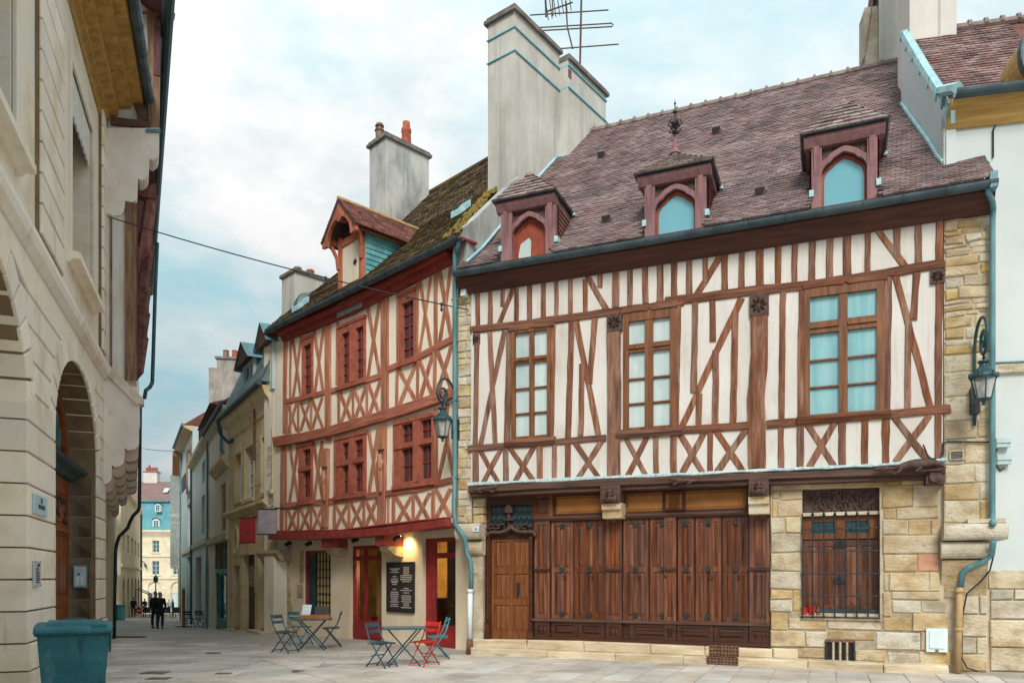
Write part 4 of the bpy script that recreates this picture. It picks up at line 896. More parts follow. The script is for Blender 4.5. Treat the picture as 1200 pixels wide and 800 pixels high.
    MB().box(uB+.01, H.U(1104, Y), Y+.03, Y+.3, -.1, 1.0).out('rubble_core', 'mortar', rt)
    a = rr(492, 95, 772, 562, cF, Y); uw0, uw1, z0w, z1w = a
    wall_open(H, 'rubble_core', uB+.01, H.U(1106, Y), .3, 3.62, [(uw0, uw1, z0w, z1w)], Y+.03, .3, 'mortar', rt)
    blocks = [(385, 105, 411, 135), (415, 105, 492, 137), (385, 142, 396, 200), (400, 142, 492, 200), (380, 205, 427, 258), (431, 204, 492, 258), (380, 262, 490, 328), (380, 333, 490, 395), (378, 400, 490, 460), (378, 466, 455, 497), (460, 465, 490, 540), (378, 501, 453, 540),
        (378, 545, 440, 607), (444, 566, 580, 607), (584, 566, 775, 607), (378, 613, 502, 668), (506, 613, 582, 668), (586, 613, 755, 645), (760, 617, 918, 680), (782, 85, 888, 166), (891, 82, 983, 165), (785, 171, 828, 206), (831, 168, 983, 206), (783, 211, 872, 265), (876, 209, 955, 265), (958, 209, 984, 265),
        (785, 270, 985, 332), (785, 337, 905, 398), (908, 335, 986, 398), (785, 403, 803, 468), (806, 403, 950, 468), (953, 403, 985, 468), (785, 473, 812, 560), (815, 472, 990, 499), (818, 503, 918, 545), (921, 503, 1010, 545), (785, 564, 888, 612), (891, 550, 1015, 612), (921, 617, 1015, 680), (800, 690, 912, 738), (915, 690, 1025, 735), (385, 66, 640, 97), (643, 66, 845, 95), (849, 62, 938, 82),
        (384, 674, 470, 705), (474, 674, 578, 710), (682, 680, 795, 720)]
    for b in blocks:
        p, q = cF(b[0], b[1]), cF(b[2], b[3]); a = H.rect(p[0], p[1], q[0], q[1], Y)
        mt = 'stone_y' if b[1] < 500 else rg.choice(['stone_p', 'stone_y', 'stone_p'])
        if b in ((380, 205, 427, 258), (380, 262, 490, 328), (380, 333, 490, 395), (378, 400, 490, 460)): mt = 'stone_p'
        o = stone(H, a[0], a[1], a[2], a[3], Y+rg.uniform(-.012, .012), Y+.1, mt, rt)
        if b == (908, 335, 986, 398): o.data.materials[0] = M['terracotta_stone']; o['label'] = 'pinkish red stone block'
    # basement vent
    a = rr(580, 650, 679, 718, cF, Y-.02); m = MB(); m.box(a[0], a[1], Y-.03, Y-.02, a[2], a[3]); o = m.out('basement_vent', 'dark_room', rt)
    for k in range(5):
        u = a[0]+(a[1]-a[0])*k/4; m = MB(); m.tube([(u, Y-.05, a[2]), (u, Y-.05, a[3])], .022, 6); m.out('bar', 'stone_p' if k in (1, 2, 3) else 'iron', o)
    m = MB(); m.box(a[0]-.02, a[1]+.02, Y-.06, Y, a[3]-.01, a[3]+.04); m.out('vent_lintel', 'rust', o)
    # two pierced cast-iron plates in the base
    for x0, y0, x1, y1, yy in ((157, 664, 264, 703, -.02), (148, 706, 262, 740, -.26)):
        a = rr(x0, y0, x1, y1, cF, yy); m = MB(); m.box(a[0], a[1], yy-.01, yy+.02, a[2], a[3]); o = m.out('air_grate', 'rust', rt)
        m = MB()
        for i in range(9):
            for j in range(3): u, z = a[0]+(a[1]-a[0])*(i+.5)/9, a[2]+(a[3]-a[2])*(j+.5)/3; m.prism([(u-.022, z), (u, z-.022), (u+.022, z), (u, z+.022)], yy-.014, yy-.011)
        m.out('grate_hole', 'dark_room', o)['kind'] = 'stuff'
    # barred window
    zs = lambda yy: H.P(cF(632, 0)[0], cF(0, yy)[1], Y+.2)[1]
    yw = Y+.22
    MB().box(uw0, uw1, yw+.1, yw+.14, z0w, z1w).out('window_backing', 'oak_dark', rt)
    m = MB(); m.box(uw0, uw1, yw-.02, yw+.08, zs(186), z1w); o = m.out('carved_panel', 'carved', rt)
    mm = MB()
    for k in range(60):
        u, z = R.uniform(uw0+.08, uw1-.08), R.uniform(zs(180), z1w-.06); mm.lathe([(.004, -.05), (.03, -.02), (.035, .02), (.004, .05)], (u, yw-.02, z), 5)
    mm.out('carving', 'carved', o)['kind'] = 'stuff'
    MB().box(uw0, uw1, yw-.1, yw+.08, zs(196), zs(184)).out('carved_sill', 'stone_p', rt)
    t0, t1 = zs(280), zs(198); um = (uw0+uw1)/2
    tr = wall_open(H, 'transom_light', uw0, uw1, t0, t1, [(uw0+.16, um-.1, t0+.1, t1-.09), (um+.1, uw1-.16, t0+.1, t1-.09)], yw, .05, 'oak_light', rt)
    for p, q in ((uw0+.16, um-.1), (um+.1, uw1-.16)):
        MB().box(p, q, yw+.05, yw+.055, t0+.1, t1-.09).out('pane', 'pane_teal', tr)
        m = MB(); cw = (q-p)/3
        for k in range(3):
            c = (p+(k+.5)*cw, (t0+t1)/2); m.tube([(c[0]+cw*.45*math.cos(a), yw+.04, c[1]+.07*math.sin(2*a)) for a in [j*math.pi/8 for j in range(17)]], .012, 4, False)
        m.out('scroll_grille', 'iron_teal', tr)
    for p, q in ((uw0, um-.004), (um+.004, uw1)):
        c = [(p+.09+k*((q-p-.1)/2), p+.09+k*((q-p-.1)/2)+(q-p-.1)/2-.08, zs(520), zs(305)) for k in range(2)]
        o = leaf(H, 'shutter', (p, q, zs(533), zs(284)), yw+.02, c, 'oak', rt, 1)
        for z in (zs(300), zs(430)): MB().box(q-.1 if p == uw0 else p, q if p == uw0 else p+.1, yw-.002, yw+.02, z-.06, z+.06).out('hinge', 'iron', o)
    MB().box(uw0, uw1, yw-.05, yw+.06, zs(545), zs(533)).out('iron_sill', 'zinc', rt)
    MB().box(uw0-.02, uw1+.02, Y-.04, yw-.04, z0w-.05, z0w+.03).out('window_sill', 'stone_p', rt)
    yg = Y-.05; gr = empty('window_grille', (um, yg, z0w), parent=rt)
    def gp(a, b): u, z = H.P(*cF(a, b), yg); return (u-um, 0, z-z0w)
    for k, x in enumerate((493, 530, 570, 610, 650, 690, 730, 770)):
        p, q = gp(x, 566), gp(x, 200 if 0 < k < 7 else 190); p, q = (p[0], 0, p[2]), (p[0], 0, q[2]); m = MB(); m.tube([p, q], .014, 6)
        if 0 < k < 7: m.lathe([(.004, 0), (.035, .03), (.02, .07), (.004, .1)], (q[0], 0, q[2]), 6)
        m.out('bar', 'iron', gr)
    for y in (243, 324, 405, 485, 562):
        p, q = gp(490, y), gp(772, y); z = (p[2]+q[2])/2; m = MB(); m.tube([(p[0], -.01, z), (q[0], -.01, z)], .013, 6); m.tube([(p[0], 0, z), (p[0], .12, z)], .013, 5); m.tube([(q[0], 0, z), (q[0], .12, z)], .013, 5); m.out('cross_bar', 'iron', gr)
    # things standing on the sill
    zsill = z0w+.03
    for px, hh, rad, mt, lab in ((501, 24, .055, 'red_paint', 'smaller red candle pot standing on the barred window sill'), (527, 31, .066, 'red_paint', 'taller flared red pot standing on the barred window sill')):
        u, z = H.P(*cF(px, 544), Y+.02); h_ = .0037*hh*1.3; w = H.W(u, Y+.03, zsill)
        m = MB(); m.lathe([(rad*.8, 0), (rad, h_), (rad*1.12, h_), (rad*1.12, h_*1.15), (rad*.9, h_*1.15), (rad*.8, h_*1.02)], (0, 0, 0), 12); o = m.out('candle_pot', mt); o.location = w; tag(o, lab, 'pot', 'red pots on the window sill')
    u, z = H.P(*cF(550, 544), Y+.02); m = MB(); m.lathe([(.03, 0), (.035, .03), (.02, .05), (.035, .08), (.012, .12), (.02, .14), (.006, .16)], (0, 0, 0), 10); o = m.out('figurine', 'rust'); o.location = H.W(u, Y+.03, zsill); tag(o, 'small brown and gold figurine beside the red pots', 'figurine')
    # white meter box
    a = rr(939, 603, 1016, 687, cF, Y-.03); b = empty('meter_box', H.W((a[0]+a[1])/2, Y-.03, a[2]), rt.rotation_euler.z, 'white enamelled meter box set low in the stone wall', 'meter box'); w2, hh = (a[1]-a[0])/2, a[3]-a[2]
    MB().box(-w2, w2, -.03, .1, 0, hh).out('case', 'white_plastic', b); MB().box(-w2*.7, w2*.7, -.05, -.03, hh*.16, hh*.94).out('lid', 'white_plastic', b); MB().box(-w2*.15, w2*.15, -.05, -.03, hh*.03, hh*.1).out('catch', 'rust', b)
M['terracotta_stone'] = material('pink_stone', [(186, 132, 106), (206, 158, 130)], (4, 4, 4), 5, .9, .6, (20, 20, 20))
ground_main()
def ends_main():
    """rubble ends of the front wall, corbels, rainwater pipes, ground stones"""
    rt = H.root; rg = random.Random(21)
    # right pier
    u0, u1 = H.U(1106.5), H.U(1164); ze = ZG-.3
    MB().box(u0, u1, .03, .9, 2.6, ze).out('pier_core', 'mortar', rt)
    zm = H.P(1135, 403)[1]
    stone_fill(H, u0, u1, zm, ze, -.0, .2, ['stone_y', 'stone_p', 'stone_y'], rt, (.08, .22), (.18, .56), .026, rg, jit=.022)
    zb = H.P(1135, 612)[1]
    stone_fill(H, u0, u1, zb, zm, -.0, .2, ['stone_p', 'stone_p', 'stone_y'], rt, (.3, .46), (.42, .85), .015, rg)
    # its corbel: two rolls stepping back
    a = H.rect(1106, 614, 1181, 632, -.2); m = MB(); n = 8
    def roll(u0, u1, z0, z1, y0, nm):
        h = (z1-z0)/2; pts = [(y0+.1-.1*math.cos(t)*1, z0+h-h*math.sin(t)) for t in [math.pi/2*(-1+2*i/8) for i in range(9)]]+[(.5, z0), (.5, z1)]
        MB().xprism(pts[::-1], u0, u1).out(nm, 'stone_p', rt)
    roll(a[0], H.U(1180, -.1), a[2], a[3]+.02, -.26, 'corbel_stone'); MB().box(H.U(1132, 0), H.U(1176, 0), -.2, .4, a[3]+.02, a[3]+.09).out('corbel_cap', 'stone_p', rt)
    b = H.rect(1103, 633, 1160, 654, -.1); roll(b[0], b[1], b[2], b[3]-.01, -.14, 'corbel_stone')
    c = H.rect(1104, 656, 1158, 700, 0); MB().add([(c[0], -.02, c[3]), (c[1], -.02, c[3]), (c[1], .2, c[2]), (c[0], .2, c[2]), (c[0], .5, c[3]), (c[1], .5, c[3]), (c[1], .5, c[2]), (c[0], .5, c[2])], [(3, 2, 1, 0), (0, 4, 7, 3), (1, 2, 6, 5)]).out('corbel_splay', 'stone_y', rt)
    v0, v1 = H.U(1105, .2), H.U(1157, .2); MB().box(v0, v1, .22, .9, -.05, 2.6).out('pier_core', 'mortar', rt)
    stone_fill(H, H.U(1122, .18), v1, .02, c[2]+.03, .17, .3, ['stone_p', 'stone_p', 'stone_y'], rt, (.26, .42), (.3, .6), .02, rg)
    # left strip
    u0, u1 = H.U(536), H.U(552); zt = H.P(545, 322)[1]; zc = H.P(545, 612)[1]
    MB().box(u0, u1, .03, .7, zc, zt).out('pier_core', 'mortar', rt)
    stone_fill(H, u0, u1, zc, zt, -.0, .2, ['stone_p', 'stone_y', 'stone_p'], rt, (.13, .26), (.2, .36), .022, rg)
    # its rounded corbel, white stone block
    uc, ud = H.U(535, -.1), H.U(566, 0)
    z1, z2 = H.P(548, 613, -.1)[1], H.P(548, 632, -.1)[1]; roll(uc, ud, z2, z1, -.2, 'corbel_stone'); z3 = H.P(548, 650)[1]; roll(H.U(546), ud, z3, z2-.01, -.08, 'corbel_stone')
    MB().box(H.U(550, .1), H.U(567, .1), .04, .5, .13, z3).out('pier_stone', 'stone_p', rt)
    stone_fill(H, H.U(553), H.U(566), z1+.01, 3.62, .02, .2, ['stone_y'], rt, (.16, .24), (.2, .4), .02, rg)
    # house number plate
    u, z = H.P(557.5, 619.5, -.22); o = MB().box(u-.07, u+.07, -.225, -.203, z-.055, z+.055).out('number_plate', 'white_plastic', rt); text('26', .09, (u, -.228, z), (math.radians(90), 0, 0), 'ink', o, 'numeral')
    # rainwater pipe right: gutter end, swan neck, long pipe, bend, iron foot
    P = lambda px, py, y: (*[H.P(px, py, y)[0]], y, H.P(px, py, y)[1])
    dp = MB(); pts = [P(1158, 214, -.4), P(1158, 226, -.38), P(1163, 236, -.3), P(1164, 244, -.14), P(1163, 258, -.1), P(1163, 400, -.1), P(1163, 520, -.1), P(1163, 600, -.1), P(1163, 608, -.12), P(1164, 614, -.32)]
    dp.tube(pts, .048, 8); dp.tube([P(1164, 634, -.3), P(1162, 650, -.1), P(1150, 659, -.02), P(1136, 664, .0), P(1128, 670, .04), P(1126, 688, .06)], .05, 8); o = dp.out('downpipe', 'teal', rt, True)
    dp = MB(); dp.tube([P(1125, 688, .06), P(1124, 720, .06), P(1122.5, 788, .06)], .058, 8); dp.tube([P(1124.5, 690, .06), P(1124.5, 694, .06)], .07, 8); dp.tube([P(1123.5, 735, .06), P(1123.5, 739, .06)], .07, 8); dp.out('cast_iron_foot', 'stone_rust', rt, True)
    MB().box(*[H.U(1159, -.4), H.U(1168, -.4)], -.5, -.3, ZG-.12, ZG+.14).out('gutter_head', 'teal', rt)
    # left rainwater pipe, between the two houses
    dp = MB(); dp.tube([P(534, 290, -.2), P(533, 300, -.12), P(533, 420, -.1), P(533, 560, -.1), P(532, 600, -.12), P(534, 615, -.22), P(541, 624, -.3), P(545, 632, -.26), P(547, 648, -.18), P(551, 656, -.12), P(552, 668, -.1), P(552, 690, -.1)], .052, 8); dp.out('downpipe', 'teal', rt, True)
    dp = MB(); dp.tube([P(551, 690, -.1), P(550.5, 749, -.1)], .06, 8); dp.tube([P(551, 690, -.1), P(551, 694, -.1)], .072, 8); dp.out('pipe_sleeve', 'white_plastic', rt, True)
    dp = MB(); dp.tube([P(550.5, 748, -.1), P(549.5, 766, -.1)], .065, 8); dp.out('pipe_foot', 'rust', rt, True)
    for py in (352, 470, 560): MB().box(H.U(533, -.1)-.07, H.U(533, -.1)+.07, -.15, -.05, H.P(533, py, -.1)[1], H.P(533, py, -.1)[1]+.03).out('pipe_clip', 'teal', rt)
    # electrics
    for px, py, w, h, mt, lab in ((548, 331, .1, .13, 'white_plastic', 'white junction box high on the stone strip between the two timbered houses'), (545, 344, .12, .16, 'white_plastic', 'white floodlight case under the junction box on the stone strip')):
        u, z = H.P(px, py, -.05); o = MB().box(-w/2, w/2, -.12, .05, -h/2, h/2).add([(-w/2, -.16, -h/2), (w/2, -.16, -h/2), (w/2, -.12, h/2), (-w/2, -.12, h/2)], [(0, 1, 2, 3)]).out('junction_box', mt); o.location = H.W(u, -.01, z); o.rotation_euler.z = rt.rotation_euler.z; tag(o, lab, 'junction box')
    u, z = H.P(1121, 533, -.01); o = MB().box(-.11, .11, -.03, .05, -.08, .08).out('air_vent', 'stone_p'); o.location = H.W(u, -.01, z); o.rotation_euler.z = rt.rotation_euler.z; tag(o, 'small grey louvred air vent in the stone pier', 'vent')
    for k in range(5): MB().box(-.09, .09, -.04, -.03, -.06+k*.026, -.048+k*.026).out('louvre', 'iron', o)
    # cable running over the corner post
    m = MB(); m.tube([P(1082, 521, -.06), P(1088, 536, -.2), P(1096, 537.5, -.2), P(1103, 536, -.1), P(1105, 530, -.04), P(1105, 519, -.03), P(1110, 517, -.02), P(1163, 518, -.02)], .014, 5); o = m.out('cable', 'iron', rt)
    m = MB(); m.tube([P(1164, 652, -.02), P(1160, 668, .0), P(1150, 680, .02), P(1133, 695, .05), P(1128, 720, .12), P(1127, 770, .12), P(1133, 782, .1), P(1146, 786, .1)], .014, 5); m.out('cable', 'iron', rt)
    m = MB(); m.tube([P(553.5, 335, -.035), P(553, 500, -.035), P(551.5, 520, -.035), P(546, 525, -.03)], .01, 5); m.out('cable', 'white_plastic', rt)
M['stone_rust'] = material('buff_and_rust_iron', [(170, 142, 100), (190, 164, 120)], (6, 6, 6), 4, .8, .3, spots=((130, 66, 44), (9, 9, 3), .56, .7))
ends_main()
# ================================================================ red half-timbered house with the café
K = Fr('timber_framed_house', 'narrower cream house with brick red timbers and mossy tiled roof, café on its ground floor', 'house', (-1.04, 17.07), (.701, -.713))
def red_house():
    rt = K.root; U = K.U; rg = random.Random(9)
    uL, uR = U(321), U(533)
    ze = 9.0
    # window rectangles (photo pixels): columns and rows of panes
    W_ = [((170, 603, 208, 815), cC, [(176, 203)], [(628, 806)], 1, 5), ((300, 548, 398, 770), cC, [(314, 342), (364, 392)], [(576, 760)], 1, 5), ((520, 440, 580, 690), cC, [(531, 573)], [(474, 680)], 1, 5),
          ((158, 250, 207, 456), cD, [(174, 201)], [(267, 328), (346, 438)], 0, 0), ((292, 218, 400, 432), cD, [(316, 340), (360, 390)], [(238, 300), (322, 422)], 0, 0), ((504, 158, 646, 392), cD, [(530, 571), (598, 638)], [(168, 236), (258, 378)], 0, 0)]
    ops = []; wr = []
    for (x0, y0, x1, y1), cv, cols, rows, a, b in W_:
        xc = cv((x0+x1)/2, 0)[0]; z1, z0 = K.P(xc, cv(0, y0)[1])[1], K.P(xc, cv(0, y1)[1])[1]; u0, u1 = U(cv(x0, 0)[0]), U(cv(x1, 0)[0]); ops.append((u0, u1, z0, z1))
        wr.append((u0, u1, z0, z1, [(U(cv(p, 0)[0]), U(cv(q, 0)[0])) for p, q in cols], [(K.P(xc, cv(0, q)[1])[1], K.P(xc, cv(0, p)[1])[1]) for p, q in rows], a, b))
    zj = K.P(430, 620)[1]
    wall_open(K, 'plaster_infill', uL, uR, zj, ze-.1, ops, 0, .3, 'plaster_cream', rt)
    MB().box(uL, uR, .34, .4, zj, ze-.1).out('back_wall', 'dark_room', rt)
    for u0, u1, z0, z1, cols, rows, a, b in wr:
        fr = wall_open(K, 'window', u0, u1, z0, z1, [(c[0], c[1], r[0], r[1]) for c in cols for r in rows], -.05, .1, 'oxide_frame', rt)
        m = MB(); m.box(u0-.05, u1+.05, -.1, .0, z0-.07, z0+.02); m.out('sill', 'oxide_frame', fr)
        m = MB(); m.box(u0-.03, u1+.03, -.075, .0, z1-.03, z1+.05); m.out('hood', 'oxide_frame', fr)
        if len(rows) == 2: m = MB(); m.box(u0+.02, u1-.02, -.08, -.04, rows[1][1]+.02, rows[0][0]-.02); m.out('transom', 'oxide_frame', fr)
        if len(cols) == 2: m = MB(); m.box(cols[0][1]+.03, cols[1][0]-.03, -.075, -.04, z0+.05, z1-.05); m.out('mullion', 'oxide_frame', fr)
        for c in cols:
            for r in rows:
                nr = 5 if a else (3 if r[1]-r[0] > .9 else 2); nc = 2
                MB().box(c[0]-.01, c[1]+.01, .055, .06, r[0]-.01, r[1]+.01).out('pane', 'pane_dark', fr)
                m = MB()
                for i in range(1, nr): z = r[0]+(r[1]-r[0])*i/nr; m.box(c[0], c[1], .02, .05, z-.012, z+.012)
                for i in range(1, nc): u = c[0]+(c[1]-c[0])*i/nc; m.box(u-.012, u+.012, .015, .05, r[0], r[1])
                m.out('glazing_bar', 'oxide_dark', fr)
    def v(x0, y0, x1, y1, w, cv, name='post', y=-.03): return beam(K, [(x0, y0), (x1, y1)], w, y, .1, name, 'oxide_v', cv, rt)
    def X(x0, y0, x1, y1, w, cv, dy0=-4, dy1=-4):
        """a cross: from top-left to bottom-right and back, given the box's left and right top/bottom"""
        beam(K, [(x0, y0), (x1, y1+dy1)], w, -.026, .1, 'brace', 'oxide_v', cv, rt); beam(K, [(x1, y0+dy0), (x0, y1)], w, -.019, .1, 'brace', 'oxide_v', cv, rt)
    def ra(pts, w, cv, y=-.045, mt='oxide_h', y1=.1, nm='rail'): return beam(K, pts, w, y, y1, nm, mt, cv, rt)
    yC = 738.5      # cD y = cC y - yC
    # top storey
    v(108, 606, 104, 945, 13, cC); v(126, 608, 124, 945, 6, cC); X(134, 604, 164, 828, 9, cC, -6, -6)
    X(212, 578, 244, 812, 10, cC, -10, -6); v(262, 560, 262, 975, 20, cC, y=-.05); v(297, 545, 292, 770, 9, cC)
    m = [(250, 562, 276, 600), (452, 455, 484, 505)]
    X(404, 490, 447, 748, 12, cC, -20, -14); v(467, 452, 467, 880, 26, cC, y=-.05)
    X(590, 385, 634, 662, 11, cC, -20, -18); v(649, 350, 649, 660, 13, cC); X(660, 345, 708, 640, 13, cC, -22, -22); v(584, 390, 581, 680, 9, cC); v(513, 430, 513, 700, 10, cC)
    ra([(104, 834), (210, 810), (268, 795)], 16, cC); ra([(268, 796), (360, 770), (456, 738)], 19, cC); ra([(478, 716), (580, 676), (714, 606)], 21, cC)
    # crosses under the top windows
    for a, b, c, d, w in ((116, 106, 148, 206, 9), (162, 96, 196, 198, 9), (204, 86, 240, 190, 10), (304, 62, 348, 178, 12), (354, 46, 398, 168, 12), (404, 24, 450, 158, 13)): X(a, b, c, d, w, cD, -8, -8)
    v(112, 104, 112, 215, 7, cD); v(154, 98, 154, 205, 7, cD); v(200, 88, 200, 198, 7, cD); v(300, 66, 300, 190, 9, cD); v(351, 54, 351, 176, 8, cD); v(401, 38, 401, 164, 8, cD)
    X(516, -25, 580, 112, 14, cD, -25, -16); X(590, -58, 640, 92, 14, cD, -25, -14); X(654, -90, 708, 68, 14, cD, -25, -14); v(584, -55, 584, 110, 9, cD); v(646, -88, 646, 92, 12, cD); v(510, -20, 508, 136, 10, cD)
    # storey beam
    ra([(75, 240), (180, 224), (270, 204)], 34, cD, -.14); ra([(268, 205), (360, 178), (458, 150)], 34, cD, -.138); ra([(456, 152), (580, 112), (716, 66)], 36, cD, -.14)
    # lower storey
    v(97, 250, 94, 562, 13, cD); v(109, 250, 108, 462, 8, cD); X(122, 250, 154, 455, 10, cD, -4, -4); X(210, 242, 240, 445, 11, cD, -6, -6)
    carvedpost(257, 262, 545, 22); carvedpost(461, 182, 540, 26)
    v(287, 232, 285, 446, 8, cD); X(408, 200, 442, 424, 13, cD, -8, -8); v(500, 172, 498, 410, 9, cD); v(652, 118, 650, 385, 12, cD)
    beam(K, [(690, 235), (658, 378)], 13, -.026, .1, 'brace', 'oxide_v', cD, rt); beam(K, [(690, 235), (713, 372)], 13, -.02, .1, 'brace', 'oxide_v', cD, rt); v(690, 100, 690, 250, 12, cD)
    ra([(92, 470), (270, 452), (456, 426)], 22, cD, -.05); ra([(468, 427), (590, 406), (712, 376)], 23, cD, -.05)
    for a, b, c, d, w in ((116, 480, 148, 562, 10), (160, 478, 196, 560, 10), (206, 474, 240, 556, 10), (288, 464, 332, 552, 12), (342, 458, 386, 548, 12), (396, 448, 438, 544, 12), (506, 438, 562, 536, 14), (574, 426, 628, 528, 14), (650, 410, 704, 514, 15)): X(a, b, c, d, w, cD, -4, -4)
    for x, a, b, w in ((110, 478, 566, 7), (154, 478, 562, 7), (200, 474, 560, 7), (284, 462, 556, 9), (337, 458, 552, 9), (391, 452, 548, 9), (447, 440, 544, 9), (497, 432, 540, 12), (568, 424, 534, 10), (640, 414, 526, 13), (478, 432, 540, 8)): v(x, a, x, b, w, cD)
    # jetty beam with its bow
    ra([(68, 577), (200, 578), (330, 573), (500, 562), (706, 530)], 27, cD, -.22, 'oxide_dark', .15, 'jetty_beam')
    ra([(92, 562), (330, 556), (700, 512)], 6, cD, -.16, 'oxide_dark', .1, 'jetty_moulding')
    # eave: red plate, gutter with seams
    ra([(102, 606), (350, 508), (716, 322)], 26, cC, -.12, 'oxide_dark', .1, 'wall_plate')
    ra([(100, 590), (350, 490), (716, 300)], 18, cC, -.26, 'oxide_dark', .1, 'eave_board')
    zg = ze; prof = [(-.42+.1*math.cos(a), zg+.1*math.sin(a)) for a in [math.pi+math.pi*i/8 for i in range(9)]]; prof += [(y*.92-.0336, z+.008) for y, z in prof[::-1]]
    ug0, ug1 = U(314, -.4), U(541, -.4)
    gu = MB().xprism(prof, ug0, ug1).out('gutter', 'zinc', rt)
    for i in range(18):
        u = ug0+.1+(ug1-ug0-.2)*i/17; MB().tube([(u, -.42+.106*math.cos(a), zg+.106*math.sin(a)) for a in [math.pi+math.pi*.95*j/8 for j in range(9)]], .009, 5).out('gutter_strap', 'zinc', gu)
    m = MB(); m.box(uL, ug1-.05, -.36, .1, zg+.0, zg+.04); m.out('eave_soffit', 'oxide_dark', rt)
    m = MB(); P = lambda px, py, y: (K.P(px, py, y)[0], y, K.P(px, py, y)[1])
    m.tube([P(538, 282, -.4), P(536, 290, -.36), P(533.5, 300, -.22)], .05, 8); m.out('gutter_outlet', 'teal', rt, True)
    # plastered end strip on the left
    MB().box(U(310), U(321), -.01, .5, -.6, ze-.2).out('end_pier', 'plaster_cream', rt)
    stone_fill(K, U(313), U(321.5), zj-.4, K.P(318, 522)[1], -.02, .1, ['stone_p'], rt, (.2, .35), (.3, .5), .02, rg)
    ground_red(zj)
    roof_red(zg)
def carvedpost(x, y0, y1, w):
    """post carved with a figure: block, body lobes, base"""
    beam(K, [(x, y0), (x-5, y1)], w, -.07, .1, 'carved_post', 'oxide_v', cD, K.root)
    (u, zt), (ub, zb) = K.P(*cD(x, y0)), K.P(*cD(x-5, y1)); h = zt-zb
    m = MB(); m.box(u-.13, u+.13, -.13, 0, zt-.24*h, zt-.05*h)
    o = m.out('capital', 'oxide_v', K.root)
    nd = [(0, 0, 0, .1), (0, 0, .3, .11), (0, -.02, .5, .09), (0, -.02, .62, .07), (0, 0, -.25, .1), (0, 0, -.5, .07), (0, 0, -.62, .1), (-.1, -.02, .32, .05), (-.06, -.07, .05, .045), (.1, -.02, .32, .05), (.07, -.07, .1, .045)]
    s = skin('carved_figure', nd, [(0, 1), (1, 2), (2, 3), (0, 4), (4, 5), (5, 6), (1, 7), (7, 8), (1, 9), (9, 10)], 'oxide_v', K.root); s.location = (u-.01, -.1, zb+h*.52); k = h*.42/1.3; s.scale = (k*1.15, k, k)
